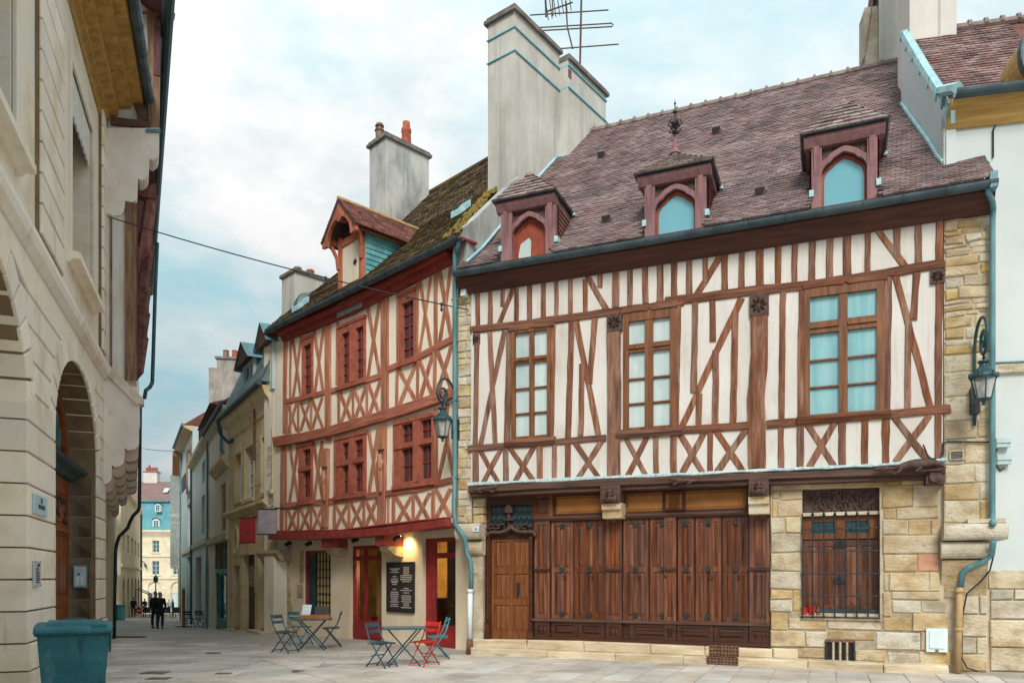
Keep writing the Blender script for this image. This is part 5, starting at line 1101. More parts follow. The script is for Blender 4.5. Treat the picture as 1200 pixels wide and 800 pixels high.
def ground_red(zj):
    rt = K.root; G = .45; U = lambda px: K.U(px, G)
    z6 = lambda x, y: K.P(c6(x, 0)[0], c6(0, y)[1], G)[1]; u6 = lambda x: U(c6(x, 0)[0])
    zb = -.12; uL, uR = U(321), U(549)
    sh = (u6(250), u6(390), z6(320, 470), z6(320, 108)); d1 = (u6(489), u6(655), z6(570, 580), z6(570, 82)); d2 = (u6(868), u6(1040), z6(950, 634), z6(950, 42))
    nd = (U(312.5), U(329), z6(110, 540), z6(110, 170))
    o = wall_open(K, 'cafe_wall', uL, uR, -.3, zj+.1, [sh, d1, d2], G, .25, 'plaster_cafe', rt)
    # room behind: floor, back wall, warm side walls
    m = MB(); m.box(uL+.1, uR-.1, G+2.4, G+2.5, -.1, zj); m.box(uL+.1, uR-.1, G+.3, G+2.4, zj-.02, zj+.05); m.out('room_wall', 'warm_room', rt)
    MB().box(uL+.1, uR-.1, G+.3, G+2.4, -.2, .02).out('room_floor', 'dark_room', rt)
    # shop window: red frame, leaded panes, left half dark glass
    fr = wall_open(K, 'shop_window', sh[0], sh[1], sh[2], sh[3], [(sh[0]+.09, sh[1]-.07, sh[2]+.05, sh[3]-.09)], G+.05, .08, 'oxide_dark', rt)
    a, b, c, d = sh[0]+.09, sh[1]-.07, sh[2]+.05, sh[3]-.09
    MB().box(a, b, G+.12, G+.125, c, d).out('pane', 'pane_amber', fr)
    m = MB()
    for i in range(1, 5): u = a+(b-a)*(.35+.65*i/5) if i else a; m.box(u-.012, u+.012, G+.09, G+.12, c, d)
    for i in range(1, 8): z = c+(d-c)*i/8; m.box(a+(b-a)*.35, b, G+.09, G+.12, z-.012, z+.012)
    m.out('leading', 'iron', fr); MB().box(a+(b-a)*.33, a+(b-a)*.36, G+.07, G+.12, c, d).out('mullion', 'iron', fr)
    MB().box(a, a+(b-a)*.33, G+.11, G+.118, c, d).out('pane', 'pane_teal', fr)
    # doors
    for dd, big in ((d1, 1), (d2, 0)):
        u0, u1, z0, z1 = dd; zt = z1-(z1-z0)*(.15 if big else .17); w = u1-u0
        if big: cells = [(u0+.12, u0+w*.34, z0+.55, zt-.02), (u0+w*.42, u1-.12, z0+.55, zt-.02), (u0+.12, u0+w*.34, zt+.1, z1-.1), (u0+w*.42, u1-.12, zt+.1, z1-.1)]
        else: cells = [(u0+w*.30, u1-.12, z0+.62, zt-.03), (u0+w*.30, u1-.12, zt+.1, z1-.1)]
        o = wall_open(K, 'door', u0, u1, z0, z1, cells, G+.1, .06, 'door_red', rt)
        MB().box(u0, u1, G+.085, G+.1, zt+.02, zt+.07).out('transom', 'door_red', o)
        MB().box(u0+.02, u1-.02, G+.08, G+.1, z0+.08, z0+.45).out('kick_panel', 'door_red', o)
        for i, c in enumerate(cells):
            MB().box(c[0], c[1], G+.15, G+.155, c[2], c[3]).out('pane', 'pane_cafe', o)
        MB().tube([(u0+w*.38, G+.08, z0+1.0), (u0+w*.38, G+.05, z0+1.05), (u0+w*.38, G+.05, z0+1.35), (u0+w*.38, G+.08, z0+1.4)], .014, 6).out('handle', 'iron', o)
        MB().box(u0-.03, u1+.03, G-.18, G+.1, z0-.12, z0-.003).out('threshold', 'stone_step', rt)
    # things of the room: dark partition, counter, tan curtains
    MB().box(d2[0]-.5, uR-.15, G+1.2, G+1.28, .02, zj-.05).out('partition', 'room_brown', rt)
    o = MB().box(d1[0]-.6, d1[1]+.2, G+1.7, G+2.2, .02, 1.05).out('counter', 'oak', rt); MB().box(d1[0]-.65, d1[1]+.25, G+1.65, G+2.22, 1.05, 1.1).out('counter_top', 'oak_light', o)
    for k, (u, w_) in enumerate(((d1[0]+.55, .5), (d1[1]-.2, .3))):
        m = MB(); n = 24; v = [(u+w_*i/n, G+.5+.05*math.sin(i*1.3), z) for z in (.15, zj-.2) for i in range(n+1)]; m.add(v, [(i, i+1, n+2+i, n+1+i) for i in range(n)]); m.out('curtain', 'tan_curtain', rt)
    # red armchair seen through the door
    c = K.W((d1[0]+d1[1])/2+.18, G+.65, .02); ch = empty('armchair', c, rt.rotation_euler.z, 'red armchair inside the café behind the glazed red door', 'armchair')
    MB().box(-.35, .35, -.3, .3, .15, .42).out('seat', 'red_paint', ch); MB().xprism([(.18, .2), (.32, .2), (.4, .95), (.26, .98)], -.33, .33).out('backrest', 'red_paint', ch)
    for s in (-1, 1): MB().box(s*.36-.06, s*.36+.06, -.3, .25, .12, .58).out('armrest', 'red_paint', ch)
    for s in (-1, 1):
        for t in (-1, 1): MB().box(s*.3-.02, s*.3+.02, t*.24-.02, t*.24+.02, 0, .15).out('leg', 'iron', ch)
    # hanging lamp (lit) over it
    hp = K.W((d1[0]+d1[1])/2+.12, G+1.1, z6(600, 190)+.1); l = empty('pendant_lamp', hp, 0, 'small lit pendant lamp glowing inside the café doorway', 'lamp')
    MB().tube([(0, 0, 0), (0, 0, zj-hp.z-.02)], .008, 5).out('cord', 'iron', l); MB().lathe([(.02, -.12), (.05, -.09), (.05, -.04), (.02, 0)], (0, 0, 0), 10).out('bulb', 'glow', l)
    pl = bpy.data.lights.new('bulb_light', 'POINT'); pl.energy = 24; pl.color = (1, .78, .45); pl.shadow_soft_size = .08; po = bpy.data.objects.new('bulb_light', pl); link(po, l); po.location = (0, 0, -.25)
    # brackets under the jetty: red timber on stone corbel
    for x0, x1, yy0, yy1, ys in ((235, 302, 586, 620, 648), (430, 502, 576, 614, 648)):
        u0, u1 = K.U(cD(x0, 0)[0], .0), K.U(cD(x1, 0)[0], .0)-.1; z0, z1, z2 = [K.P(cD((x0+x1)/2, 0)[0], cD(0, t)[1], .0)[1] for t in (yy0, yy1, ys)]
        w = .42
        MB().xprism([(-.12, z0+.06), (-.12, z1+.02), (-.06, z1), (G+.1, z1), (G+.1, z0+.06)], (u0+u1)/2-w/2, (u0+u1)/2+w/2).out('bracket', 'oxide_dark', rt)
        MB().xprism([(.0, z1), (.02, z1-.1), (.16, z1-.2), (.22, z2), (G+.1, z2-.05), (G+.1, z1)], (u0+u1)/2-w/2, (u0+u1)/2+w/2).out('bracket_stone', 'stone_y', rt)
    # stone corbel and quoins at the left corner
    ul = U(316); z1, z2 = z6(130, 110), z6(130, 165)
    MB().xprism([(-.05, z1), (-.08, z1-.1), (.1, z2), (G+.1, z2-.05), (G+.1, z1)], U(318), U(342)).out('corbel_stone', 'stone_y', rt)
    rg = random.Random(3)
    stone_fill(K, U(329), U(341), z6(130, 540), z2-.03, G-.03, G+.1, ['stone_y', 'stone_p'], rt, (.24, .42), (.3, .6), .02, rg)
    for x0, y0, x1, y1 in ((140, 262, 172, 300), (145, 385, 190, 425), (215, 285, 245, 355), (228, 110, 248, 280)):
        stone(K, u6(x0), u6(x1), z6((x0+x1)/2, y1), z6((x0+x1)/2, y0), G-.02, G+.1, 'stone_y', rt)
    # menu board with pale lines of lettering
    a = (u6(690), u6(826), z6(758, 428), z6(758, 174)); c = ((a[0]+a[1])/2, (a[2]+a[3])/2)
    b = empty('menu_board', K.W(c[0], G-.04, c[1]), rt.rotation_euler.z, 'black menu board with two columns of pale lettering between the red doors', 'menu board'); w2, h2 = (a[1]-a[0])/2, (a[3]-a[2])/2
    MB().box(-w2, w2, -.0, .04, -h2, h2).out('board', 'black_board', b)
    m = MB(); m.box(-w2-.02, w2+.02, -.015, .04, h2, h2+.02); m.box(-w2-.02, w2+.02, -.015, .04, -h2-.02, -h2); m.box(-w2-.02, -w2, -.015, .04, -h2, h2); m.box(w2, w2+.02, -.015, .04, -h2, h2); m.out('frame', 'iron', b)
    m = MB(); rg = random.Random(2)
    L1 = [(.88, .34), (.85, .2), (.81, .3), (.72, .14), (.67, .24), (.63, .26), (.6, .2), (.56, .16), (.46, .13), (.4, .26), (.36, .28), (.32, .3), (.28, .26), (.24, .22), (.2, .3), (.15, .24), (.11, .28)]
    L2 = [(.9, .18), (.86, .18), (.82, .2), (.78, .2), (.74, .4), (.7, .38), (.66, .4), (.62, .28), (.48, .16), (.44, .38), (.39, .2), (.33, .32), (.29, .34), (.25, .3), (.21, .34), (.17, .2), (.13, .18), (.09, .36)]
    for cx, L_ in ((-.42, L1), (.48, L2)):
        for t, wd_ in L_:
            z = -h2+2*h2*t; x0 = cx*w2-wd_*w2*1.1; x1 = cx*w2+wd_*w2*1.1; x = x0
            while x < x1:
                l = min(rg.uniform(.02, .06), x1-x); m.box(x, x+l, -.0035, -.001, z-.012, z+.012); x += l+.012
    o = m.out('lettering', 'chalk', b); o['kind'] = 'stuff'
    # spots under the jetty; one of them lit, washing the wall over the menu
    for k, (x, y, lit) in enumerate(((165, 72, 0), (272, 72, 0), (515, 52, 0), (733, 42, 1))):
        u, z = K.P(*c6(x, y), .1); zt = zj-.02
        s = empty('spotlight', K.W(u, .1, z), rt.rotation_euler.z, ['black spotlight under the red beam by the stone corbel', 'black spotlight under the red beam over the leaded shop window', 'black spotlight under the red beam over the left red door', 'lit black spotlight under the red beam over the menu board'][k], 'spotlight', 'spotlights under the red jetty beam')
        MB().tube([(0, -.08, -.05), (0, .1, .02)], .055, 10).out('body', 'iron', s); MB().tube([(0, .02, 0), (0, .02, max(.1, zt-z))], .012, 5).out('stem', 'iron', s)
        if lit:
            MB().tube([(0, .101, .02), (0, .105, .02)], .045, 10).out('lens', 'glow', s)
            sp = bpy.data.lights.new('spot_light', 'SPOT'); sp.energy = 11; sp.color = (1, .74, .36); sp.spot_size = math.radians(125); sp.spot_blend = .8; sp.shadow_soft_size = .05; so_ = bpy.data.objects.new('spot_light', sp); link(so_, s); so_.location = (0.05, .06, -.08); so_.rotation_euler = (math.radians(52), 0, 0)
def roof_red(zg):
    rt = K.root; U = K.U
    prof = [(-.38, zg+.1), (2.54, 11.9), (5.0, 14.66)]
    def zr_(y): return prof[0][1]+(y+.38)*(prof[1][1]-prof[0][1])/2.92 if y < 2.54 else 11.9+(y-2.54)*(2.76/2.46)
    # right verge on the party wall; left verge straight up
    p0, p1 = K.L(-1.18, 17.0), K.L(-.45, 19.3); p2 = K.L(1.6, 22.0)
    def ur(y):
        t = (y-p0[1])/(p1[1]-p0[1]); return p0[0]+(p1[0]-p0[0])*t
    ul = lambda y: U(316, -.3)
    v = []
    for y, z in prof+[(9.4, 10)]: v += [(ul(y), y, z-.05), (ur(min(y, 5))+.0, y, z-.05)]
    mesh('roof_deck', v, [(i, i+1, i+3, i+2) for i in (0, 2, 4)], 'tile_moss', rt)
    roof_tiles(K, prof, ul, ur, .112, .17, 'tile_moss', rt, lift=.022)
    n = 20; a, b = ul(5), ur(5)
    for i in range(n):
        q0, q1 = a+(b-a)*i/n, a+(b-a)*(i+1)/n; m = MB(); m.tube([(q0, 5, 14.66), (q1-.03, 5, 14.66)], .09, 8); m.out('ridge_tile', 'tile_moss', rt)
    # mossy coping along the party wall
    rg = random.Random(8); m = MB()
    for i in range(260):
        y = rg.uniform(-.3, 3.6); u = ur(y)+rg.uniform(-.5, .12)*(1-.1*y); r = rg.uniform(.02, .07); z = zr_(y)+.025
        m.lathe([(r, -.03), (r*.95, .01), (r*.6, .04), (r*.1, .055)], (u, y, z), 6)
    o = m.out('moss_clump', 'moss', rt); o['kind'] = 'stuff'
    # party wall end, grey render, and roof window
    q0, q1 = (p0[0], p0[1]), K.L(-.0, 19.0)
    pw = MB(); th = .34; ts = [i/6 for i in range(7)]
    A = [(p0[0]+(q1[0]-p0[0])*t, p0[1]+(q1[1]-p0[1])*t) for t in ts]
    vv = []
    for x, y in A:
        z = zr_(y)+.03; vv += [(x-.05, y, z), (x+.3, y-.02, z-.02), (x-.05, y, 8.2), (x+.3, y-.02, 8.2)]
    ff = []
    for i in range(6): b_ = i*4; ff += [(b_, b_+1, b_+5, b_+4), (b_+1, b_+3, b_+7, b_+5), (b_, b_+4, b_+6, b_+2)]
    ff += [(0, 2, 3, 1)]
    mesh('party_wall', vv, ff, 'render_grey', rt)
    for px, py in ((540, 250), (352, 362)):
        y = 0; best = None
        while y < 4.9:
            u, z = K.P(px, py, y); e = abs(z-zr_(y))
            if best is None or e < best[0]: best = (e, u, y)
            y += .02
        _, u, y = best; z = zr_(y); s = empty('roof_window', (u, y, z), parent=rt); s.scale = (.6, .6, .6)
        MB().xprism([(-.3, -.22), (-.3, .04), (.3, .66*.9), (.3, .3)], -.3, .3).out('apron', 'teal_pale', s)
        MB().xprism([(-.26, -.1), (-.26, .16), (.2, .5), (.2, .3)], -.2, .2).out('frame', 'teal', s); MB().xprism([(-.27, .0), (-.272, .14), (-.26, .14), (-.26, .0)], -.15, .15).out('pane', 'pane_dark', s)
    dormer_red(zr_)
    chimneys(zr_)
def dormer_red(zr_):
    rt = K.root; y = -.12
    uA, zA = K.P(404, 231.5, y-.25)                       # apex of the overhanging gable
    u0 = K.U(396, y); u1 = K.U(424, y); um = (u0+u1)/2; w = (u1-u0)/2; uA = um
    zb = K.P(410, 348, y)[1]-.1; ze = K.P(424, 268, y)[1]
    D_ = empty('dormer', (um, 0, 0), parent=rt); S = lambda m, n, mt: m.out(n, mt, D_)
    def ymeet(z):
        t = -.3
        while zr_(t) < z: t += .01
        return t
    for s, nm in ((-1, 0), (1, 1)):
        S(MB().box(s*(w-.07)-.07, s*(w-.07)+.07, y, y+.16, zb+.4, ze+.1), 'post', 'dormer_oak')
        # curved brace carrying the overhang
        S(MB().tube([(s*(w-.03), y, ze-.75), (s*(w+.0), y-.02, ze-.45), (s*(w+.08), y-.12, ze-.18), (s*(w+.16), y-.28, ze-.05)], .06, 6), 'brace', 'dormer_oak')
        S(MB().box(s*(w+.12)-.06, s*(w+.12)+.06, y-.34, ymeet(ze)+.05, ze-.08, ze+.06), 'side_plate', 'dormer_oak')
    S(MB().box(-w, w, y+.02, y+.14, ze-.16, ze+.02), 'tie_beam', 'dormer_oak')
    # arched bargeboards
    zp = zA-.08; ov = w+.24
    for s in (-1, 1):
        pts = [(s*ov, ze-.18), (s*(ov-.02), ze+.02), (0, zp), (0, zp-.42)]
        arc = [(s*(ov-.26)*math.cos(t), ze-.22+(zp-.40-ze+.22)*math.sin(t)) for t in [math.pi/2*(1-i/7) for i in range(8)]]
        S(MB().prism([(s*ov, ze-.2), (s*ov, ze+.0), (0, zp)]+arc[0:8] if s > 0 else [(s*ov, ze-.2), (s*ov, ze+.0), (0, zp)]+arc[0:8], y-.34, y-.26), 'bargeboard', 'dormer_oak')
    S(MB().prism([(-w, ze), (w, ze), (0, zp-.2)], y+.1, y+.14), 'gable_board', 'carved')
    for k in range(4): S(MB().box(-w*.7+.0, w*.7, y+.04, y+.1, ze+.1+k*.17, ze+.19+k*.17), 'gable_slat', 'carved') if k < 3 else None
    S(MB().tube([(0, y-.1, zp-.38), (0, y-.34, zp-.4)], .11, 8), 'pulley_beam', 'dormer_oak')
    S(MB().box(-w+.12, w-.12, y+.06, y+.1, zb+.42, ze-.14), 'shutter', 'cream_board')
    S(MB().prism([(w*.3, ze-.62), (w*.3+.09, ze-.72), (w*.3, ze-.82), (w*.3-.09, ze-.72)], y+.05, y+.06), 'diamond_hole', 'dark_room')
    S(MB().box(-w-.02, w+.02, y-.02, y+.06, zb-.3, zb+.42), 'lead_apron', 'lead_apron')
    # slate cheeks
    for s in (-1, 1):
        rows = 9; z0 = zr_(y+.1)-.1; m = MB()
        for i in range(rows):
            za, zb_ = z0+(ze-.02-z0)*i/rows, z0+(ze-.02-z0)*(i+1)/rows; ye = ymeet(za)+.1; nn = max(1, int((ye-y-.1)/.27)); off = .13 if i % 2 else 0
            for j in range(nn+1):
                a, b = y+.12+max(0, j*.27-off), min(y+.12+(j+1)*.27-off, ye)-.008
                if b-a < .03: continue
                x = s*w; mm = MB(); mm.add([(x+s*.035, a, za), (x+s*.035, b, za), (x+s*.012, b, zb_), (x+s*.012, a, zb_), (x, a, za), (x, b, za), (x+s*.035, b, za)], [(0, 1, 2, 3) if s > 0 else (3, 2, 1, 0), (4, 5, 1, 0)]); S(mm, 'slate', 'slate_teal')
        S(MB().xprism([(y+.1, z0), (y+.1, ze), (ymeet(ze)+.05, ze)], s*w-.01, s*w+.01), 'cheek_board', 'slate_teal')
    # gable roof: two slopes of small tiles
    yb = ymeet(zA)+.05; ye_ = ymeet(ze)+.1; y0 = y-.36
    for s in (-1, 1):
        m = MB(); at_ = []; B0, B1, T0, T1 = Vector((s*(ov+.04), y0, ze-.06)), Vector((s*(ov+.04), ye_, ze-.06)), Vector((0, y0, zA)), Vector((0, yb, zA)); nn = Vector((s*(zA-ze), 0, ov)).normalized(); rows = 13
        for i in range(rows):
            t0, t1 = i/rows, min(1, (i+1.25)/rows); A0, A1, C0, C1 = B0.lerp(T0, t0), B1.lerp(T1, t0), B0.lerp(T0, t1), B1.lerp(T1, t1); nt = max(2, int((A1-A0).length/.16))
            for j in range(nt):
                p, q = (j)/nt, (j+.95)/nt; l = .024+R.uniform(-.006, .008)
                f = [(0, 1, 2, 3), (4, 5, 1, 0)] if s > 0 else [(3, 2, 1, 0), (0, 1, 5, 4)]
                m.add([A0.lerp(A1, p)+nn*l, A0.lerp(A1, q)+nn*l, C0.lerp(C1, q)+nn*.006, C0.lerp(C1, p)+nn*.006, A0.lerp(A1, p), A0.lerp(A1, q)], f); at_ += [R.random()]*2
        o = mesh('roof_tile', m.v, m.f, 'tile_red', D_, attr=at_); o['kind'] = 'stuff'
        mesh('roof_deck', [B0, B1, T1, T0, B0-nn*.06, B1-nn*.06, T1-nn*.06, T0-nn*.06], [(0, 1, 2, 3), (7, 6, 5, 4), (0, 3, 7, 4)], 'carved', D_)
        if s > 0: S(MB().tube([B1+Vector((0, .05, .05)), B1.lerp(T1, .5)+Vector((0, .05, .05))], .07, 6), 'lead_valley', 'teal_pale')
    S(MB().tube([(0, y0, zA+.01), (0, yb, zA+.01)], .06, 8), 'ridge_tile', 'ochre_ridge')
def chimneys(zr_):
    # the tall double stack on the party wall: two flues, the back one standing a little proud
    d = Vector((.609, .793)).normalized(); n = Vector((.793, -.609)).normalized()        # along the stack; towards the right
    c0 = Vector((.063, 19.0))
    ch = empty('chimney_stack', (c0.x, c0.y, 9), math.atan2(d.y, d.x), 'tall grey rendered double chimney stack with blue bands between the two timbered houses', 'chimney')
    # local x = along, y = to the left of it
    zt = CH+665/FPX*19.0-9; L1, L2 = 1.98, 3.95
    MB().box(0, L1+.01, 0, .85, -.4, zt).out('flue', 'render_tan', ch); MB().box(L1, L2, -.27, .62, -.4, zt-.25).out('flue', 'render_tan', ch)
    for a, b, y0, y1, z in ((-.08, L1+.06, -.08, .93, zt), (L1-.08+.06, L2+.08, -.35, .7, zt-.25)):
        m = MB(); m.box(a, b, y0, y1, z-.02, z+.07); m.box(a+.05, b-.05, y0+.05, y1-.05, z+.07, z+.15); m.out('cap', 'cap_stone', ch)
    for dz in (.42, 1.0):
        m = MB(); m.tube([(-.02, .87, zt-dz), (-.02, -.02, zt-dz), (L1-.0, -.02, zt-dz), (L1-.0, -.29, zt-dz), (L2+.02, -.29, zt-dz), (L2+.02, .87, zt-dz)], .022, 5); m.out('steel_band', 'band_blue', ch)
    m = MB(); m.box(L1+.02, L1+.16, -.28, -.26, zt-.72, zt-.5); m.out('bare_brick', 'rust', ch)
    # aerial
    a = empty('tv_aerial', (c0.x+d.x*2.9+.05, c0.y+d.y*2.9+.1, 9+zt-.6), 0, 'rusty television aerial with long horizontal rods on the tall chimney', 'aerial')
    m = MB(); m.tube([(0, 0, 0), (.06, 0, 3.0)], .03, 6); m.out('mast', 'aerial_rust', a)
    Y = c0.y+d.y*2.9+.1; X0 = c0.x+d.x*2.9+.05; Z0 = 9+zt-.6
    q = lambda px, py, dy=0: ((px-600)/FPX*(Y+dy)-X0, dy, CH+(HY-py)/FPX*(Y+dy)-Z0)
    for p in ((q(621, 18), q(713, 12)), (q(646, 58), q(725, 52))): MB().tube(p, .018, 5).out('rod', 'aerial_rust', a)
    MB().tube([q(625, 33), q(717, 27.5), q(718.5, 29.5), q(717, 31.5), q(628, 36.5)], .018, 5).out('folded_dipole', 'aerial_rust', a)
    MB().tube([q(671, 57, -.4), q(665, 33, -.1), q(663, 2, .5)], .024, 6).out('boom', 'aerial_rust', a)
    m = MB()
    for k in range(7):
        t = k/6; p = lerp(q(641, 14), q(668, 3), t); m.tube([(p[0]-.05, -.25, p[2]+.12), (p[0]+.05, .25, p[2]-.05)], .012, 4)
    m.tube([q(640, 14), q(671, 3)], .022, 5); m.tube([q(640, 20), q(639, -6)], .03, 5); m.tube([q(648, 19), q(647, -4)], .02, 5); m.out('yagi', 'aerial_rust', a)
    # chimney of the red house with two pots
    u, z = K.P(436, 260, 4.2)
    for (px0, px1, pz, py, tx) in ():
        pass
    yb = 3.1; u0 = K.U(433, yb); u1 = K.U(470, yb); cu = u0
    e = empty('chimney_stack', K.W(u0, yb, 10), K.root.rotation_euler.z, 'shorter grey chimney of the red house with tall terracotta pot', 'chimney')
    zt2 = CH+(HY-178)/FPX*(K.W(u0, yb).y)-10
    wl = .62; # width along the street
    # seen corner-on: left face narrow, right face broad
    zt2 = CH+(HY-163)/FPX*K.W(u0+wl*1.2, yb).y-10
    wx = K.U(452, yb)-K.U(433, yb)
    wy = 1.75
    MB().box(0, wx, 0, wy, -.8, zt2).out('flue', 'render_grey', e); m = MB(); m.box(-.08, wx+.08, -.08, wy+.08, zt2, zt2+.09); m.box(-.03, wx+.03, -.03, wy+.03, zt2+.09, zt2+.17); m.out('cap', 'cap_stone', e)
    m = MB(); m.lathe([(.19, 0), (.17, .1), (.15, .5), (.17, .56), (.17, .66), (.13, .7), (.12, .9)], (wx*.6, wy*.62, zt2+.17), 12); m.out('chimney_pot', 'terracotta', e, True)
    m = MB(); m.lathe([(.13, 0), (.13, .3), (.16, .32), (.16, .36), (.1, .38), (.1, .46), (.15, .48), (.12, .56)], (wx*.35, wy*.1, zt2+.17), 10); m.out('chimney_pot', 'clay_steel', e)
    m = MB(); m.box(-.012, .0, .2, .38, zt2-.9, zt2-.45); m.out('bare_brick', 'terracotta', e)
    # low chimney further left
    yb = .9; u0 = K.U(332, yb)
    e = empty('chimney_stack', K.W(u0, yb, 9), K.root.rotation_euler.z, 'low pale chimney at the left end of the red roof with two small pots', 'chimney')
    wx = .75; zt3 = CH+(HY-326)/FPX*K.W(u0, yb).y-9
    MB().box(-.1, wx, 0, 1.5, -1.2, zt3).out('flue', 'render_tan', e); MB().box(-.16, wx+.06, -.06, 1.56, zt3, zt3+.1).out('cap', 'cap_stone', e)
    for k, (x, y, mt) in enumerate(((.2, .4, 'clay_steel'), (.3, .8, 'terracotta'))): MB().lathe([(.13, 0), (.12, .22), (.14, .24), (.12, .3)], (x, y, zt3+.1), 10).out('chimney_pot', mt, e)
M['plaster_cafe'] = material('cafe_plaster', [(216, 200, 172), (230, 218, 196)], (1.2, 1.2, .8), rough=.9, bump=.2, bscale=(12, 12, 12), spots=((200, 178, 140), (2.0, 2.0, 1), .58, .85))
M['door_red'] = material('cafe_red_paint', [(128, 34, 36), (152, 48, 48)], (5, 5, 5), 4, .4, .1)
M['room_brown'] = material('brown_room_wall', [(72, 58, 50), (98, 82, 70)], (2, 2, 2), 4, .9, .1)
M['tan_curtain'] = material('tan_curtain_cloth', [(186, 152, 102), (208, 178, 128)], (9, 9, 1), 4, .95, .1)
M['pane_amber'] = glass_mat('amber_leaded_glass', (200, 180, 124), .12)
M['pane_cafe'] = glass_mat('cafe_clear_pane', (240, 236, 226), .02, trans=1)
M['pane_smoke'] = glass_mat('grey_shop_pane', (104, 112, 112), .06)
M['dormer_oak'] = material('orange_red_dormer_oak', [(146, 82, 60), (178, 112, 86)], (10, 10, 2), 6, .8, .5, (40, 40, 4), rnd=.1)
M['cream_board'] = material('cream_loft_shutter', [(206, 196, 176), (224, 216, 200)], (9, 9, 1), 5, .8, .3)
M['lead_apron'] = material('streaked_lead_apron', [(112, 140, 142), (152, 172, 172)], (3, 3, 3), 5, .6, .2, streak=((196, 190, 176), (9, 9, .6), .54, .7))
M['ochre_ridge'] = material('ochre_ridge_mortar', [(164, 134, 92), (194, 164, 120)], (5, 5, 5), 5, .9, .4)
M['cap_stone'] = material('weathered_cap_stone', [(92, 90, 88), (136, 130, 122)], (4, 4, 4), 6, .95, .8, (16, 16, 16))
M['band_blue'] = material('blue_steel_band', [(96, 168, 184), (122, 188, 202)], (3, 3, 3), 3, .5, .05)
M['aerial_rust'] = material('rusty_aerial', [(70, 56, 52), (104, 80, 72)], (9, 9, 9), 4, .7, .1)
M['clay_steel'] = material('dark_chimney_cowl', [(104, 84, 76), (140, 112, 98)], (9, 9, 9), 4, .6, .2)
red_house()
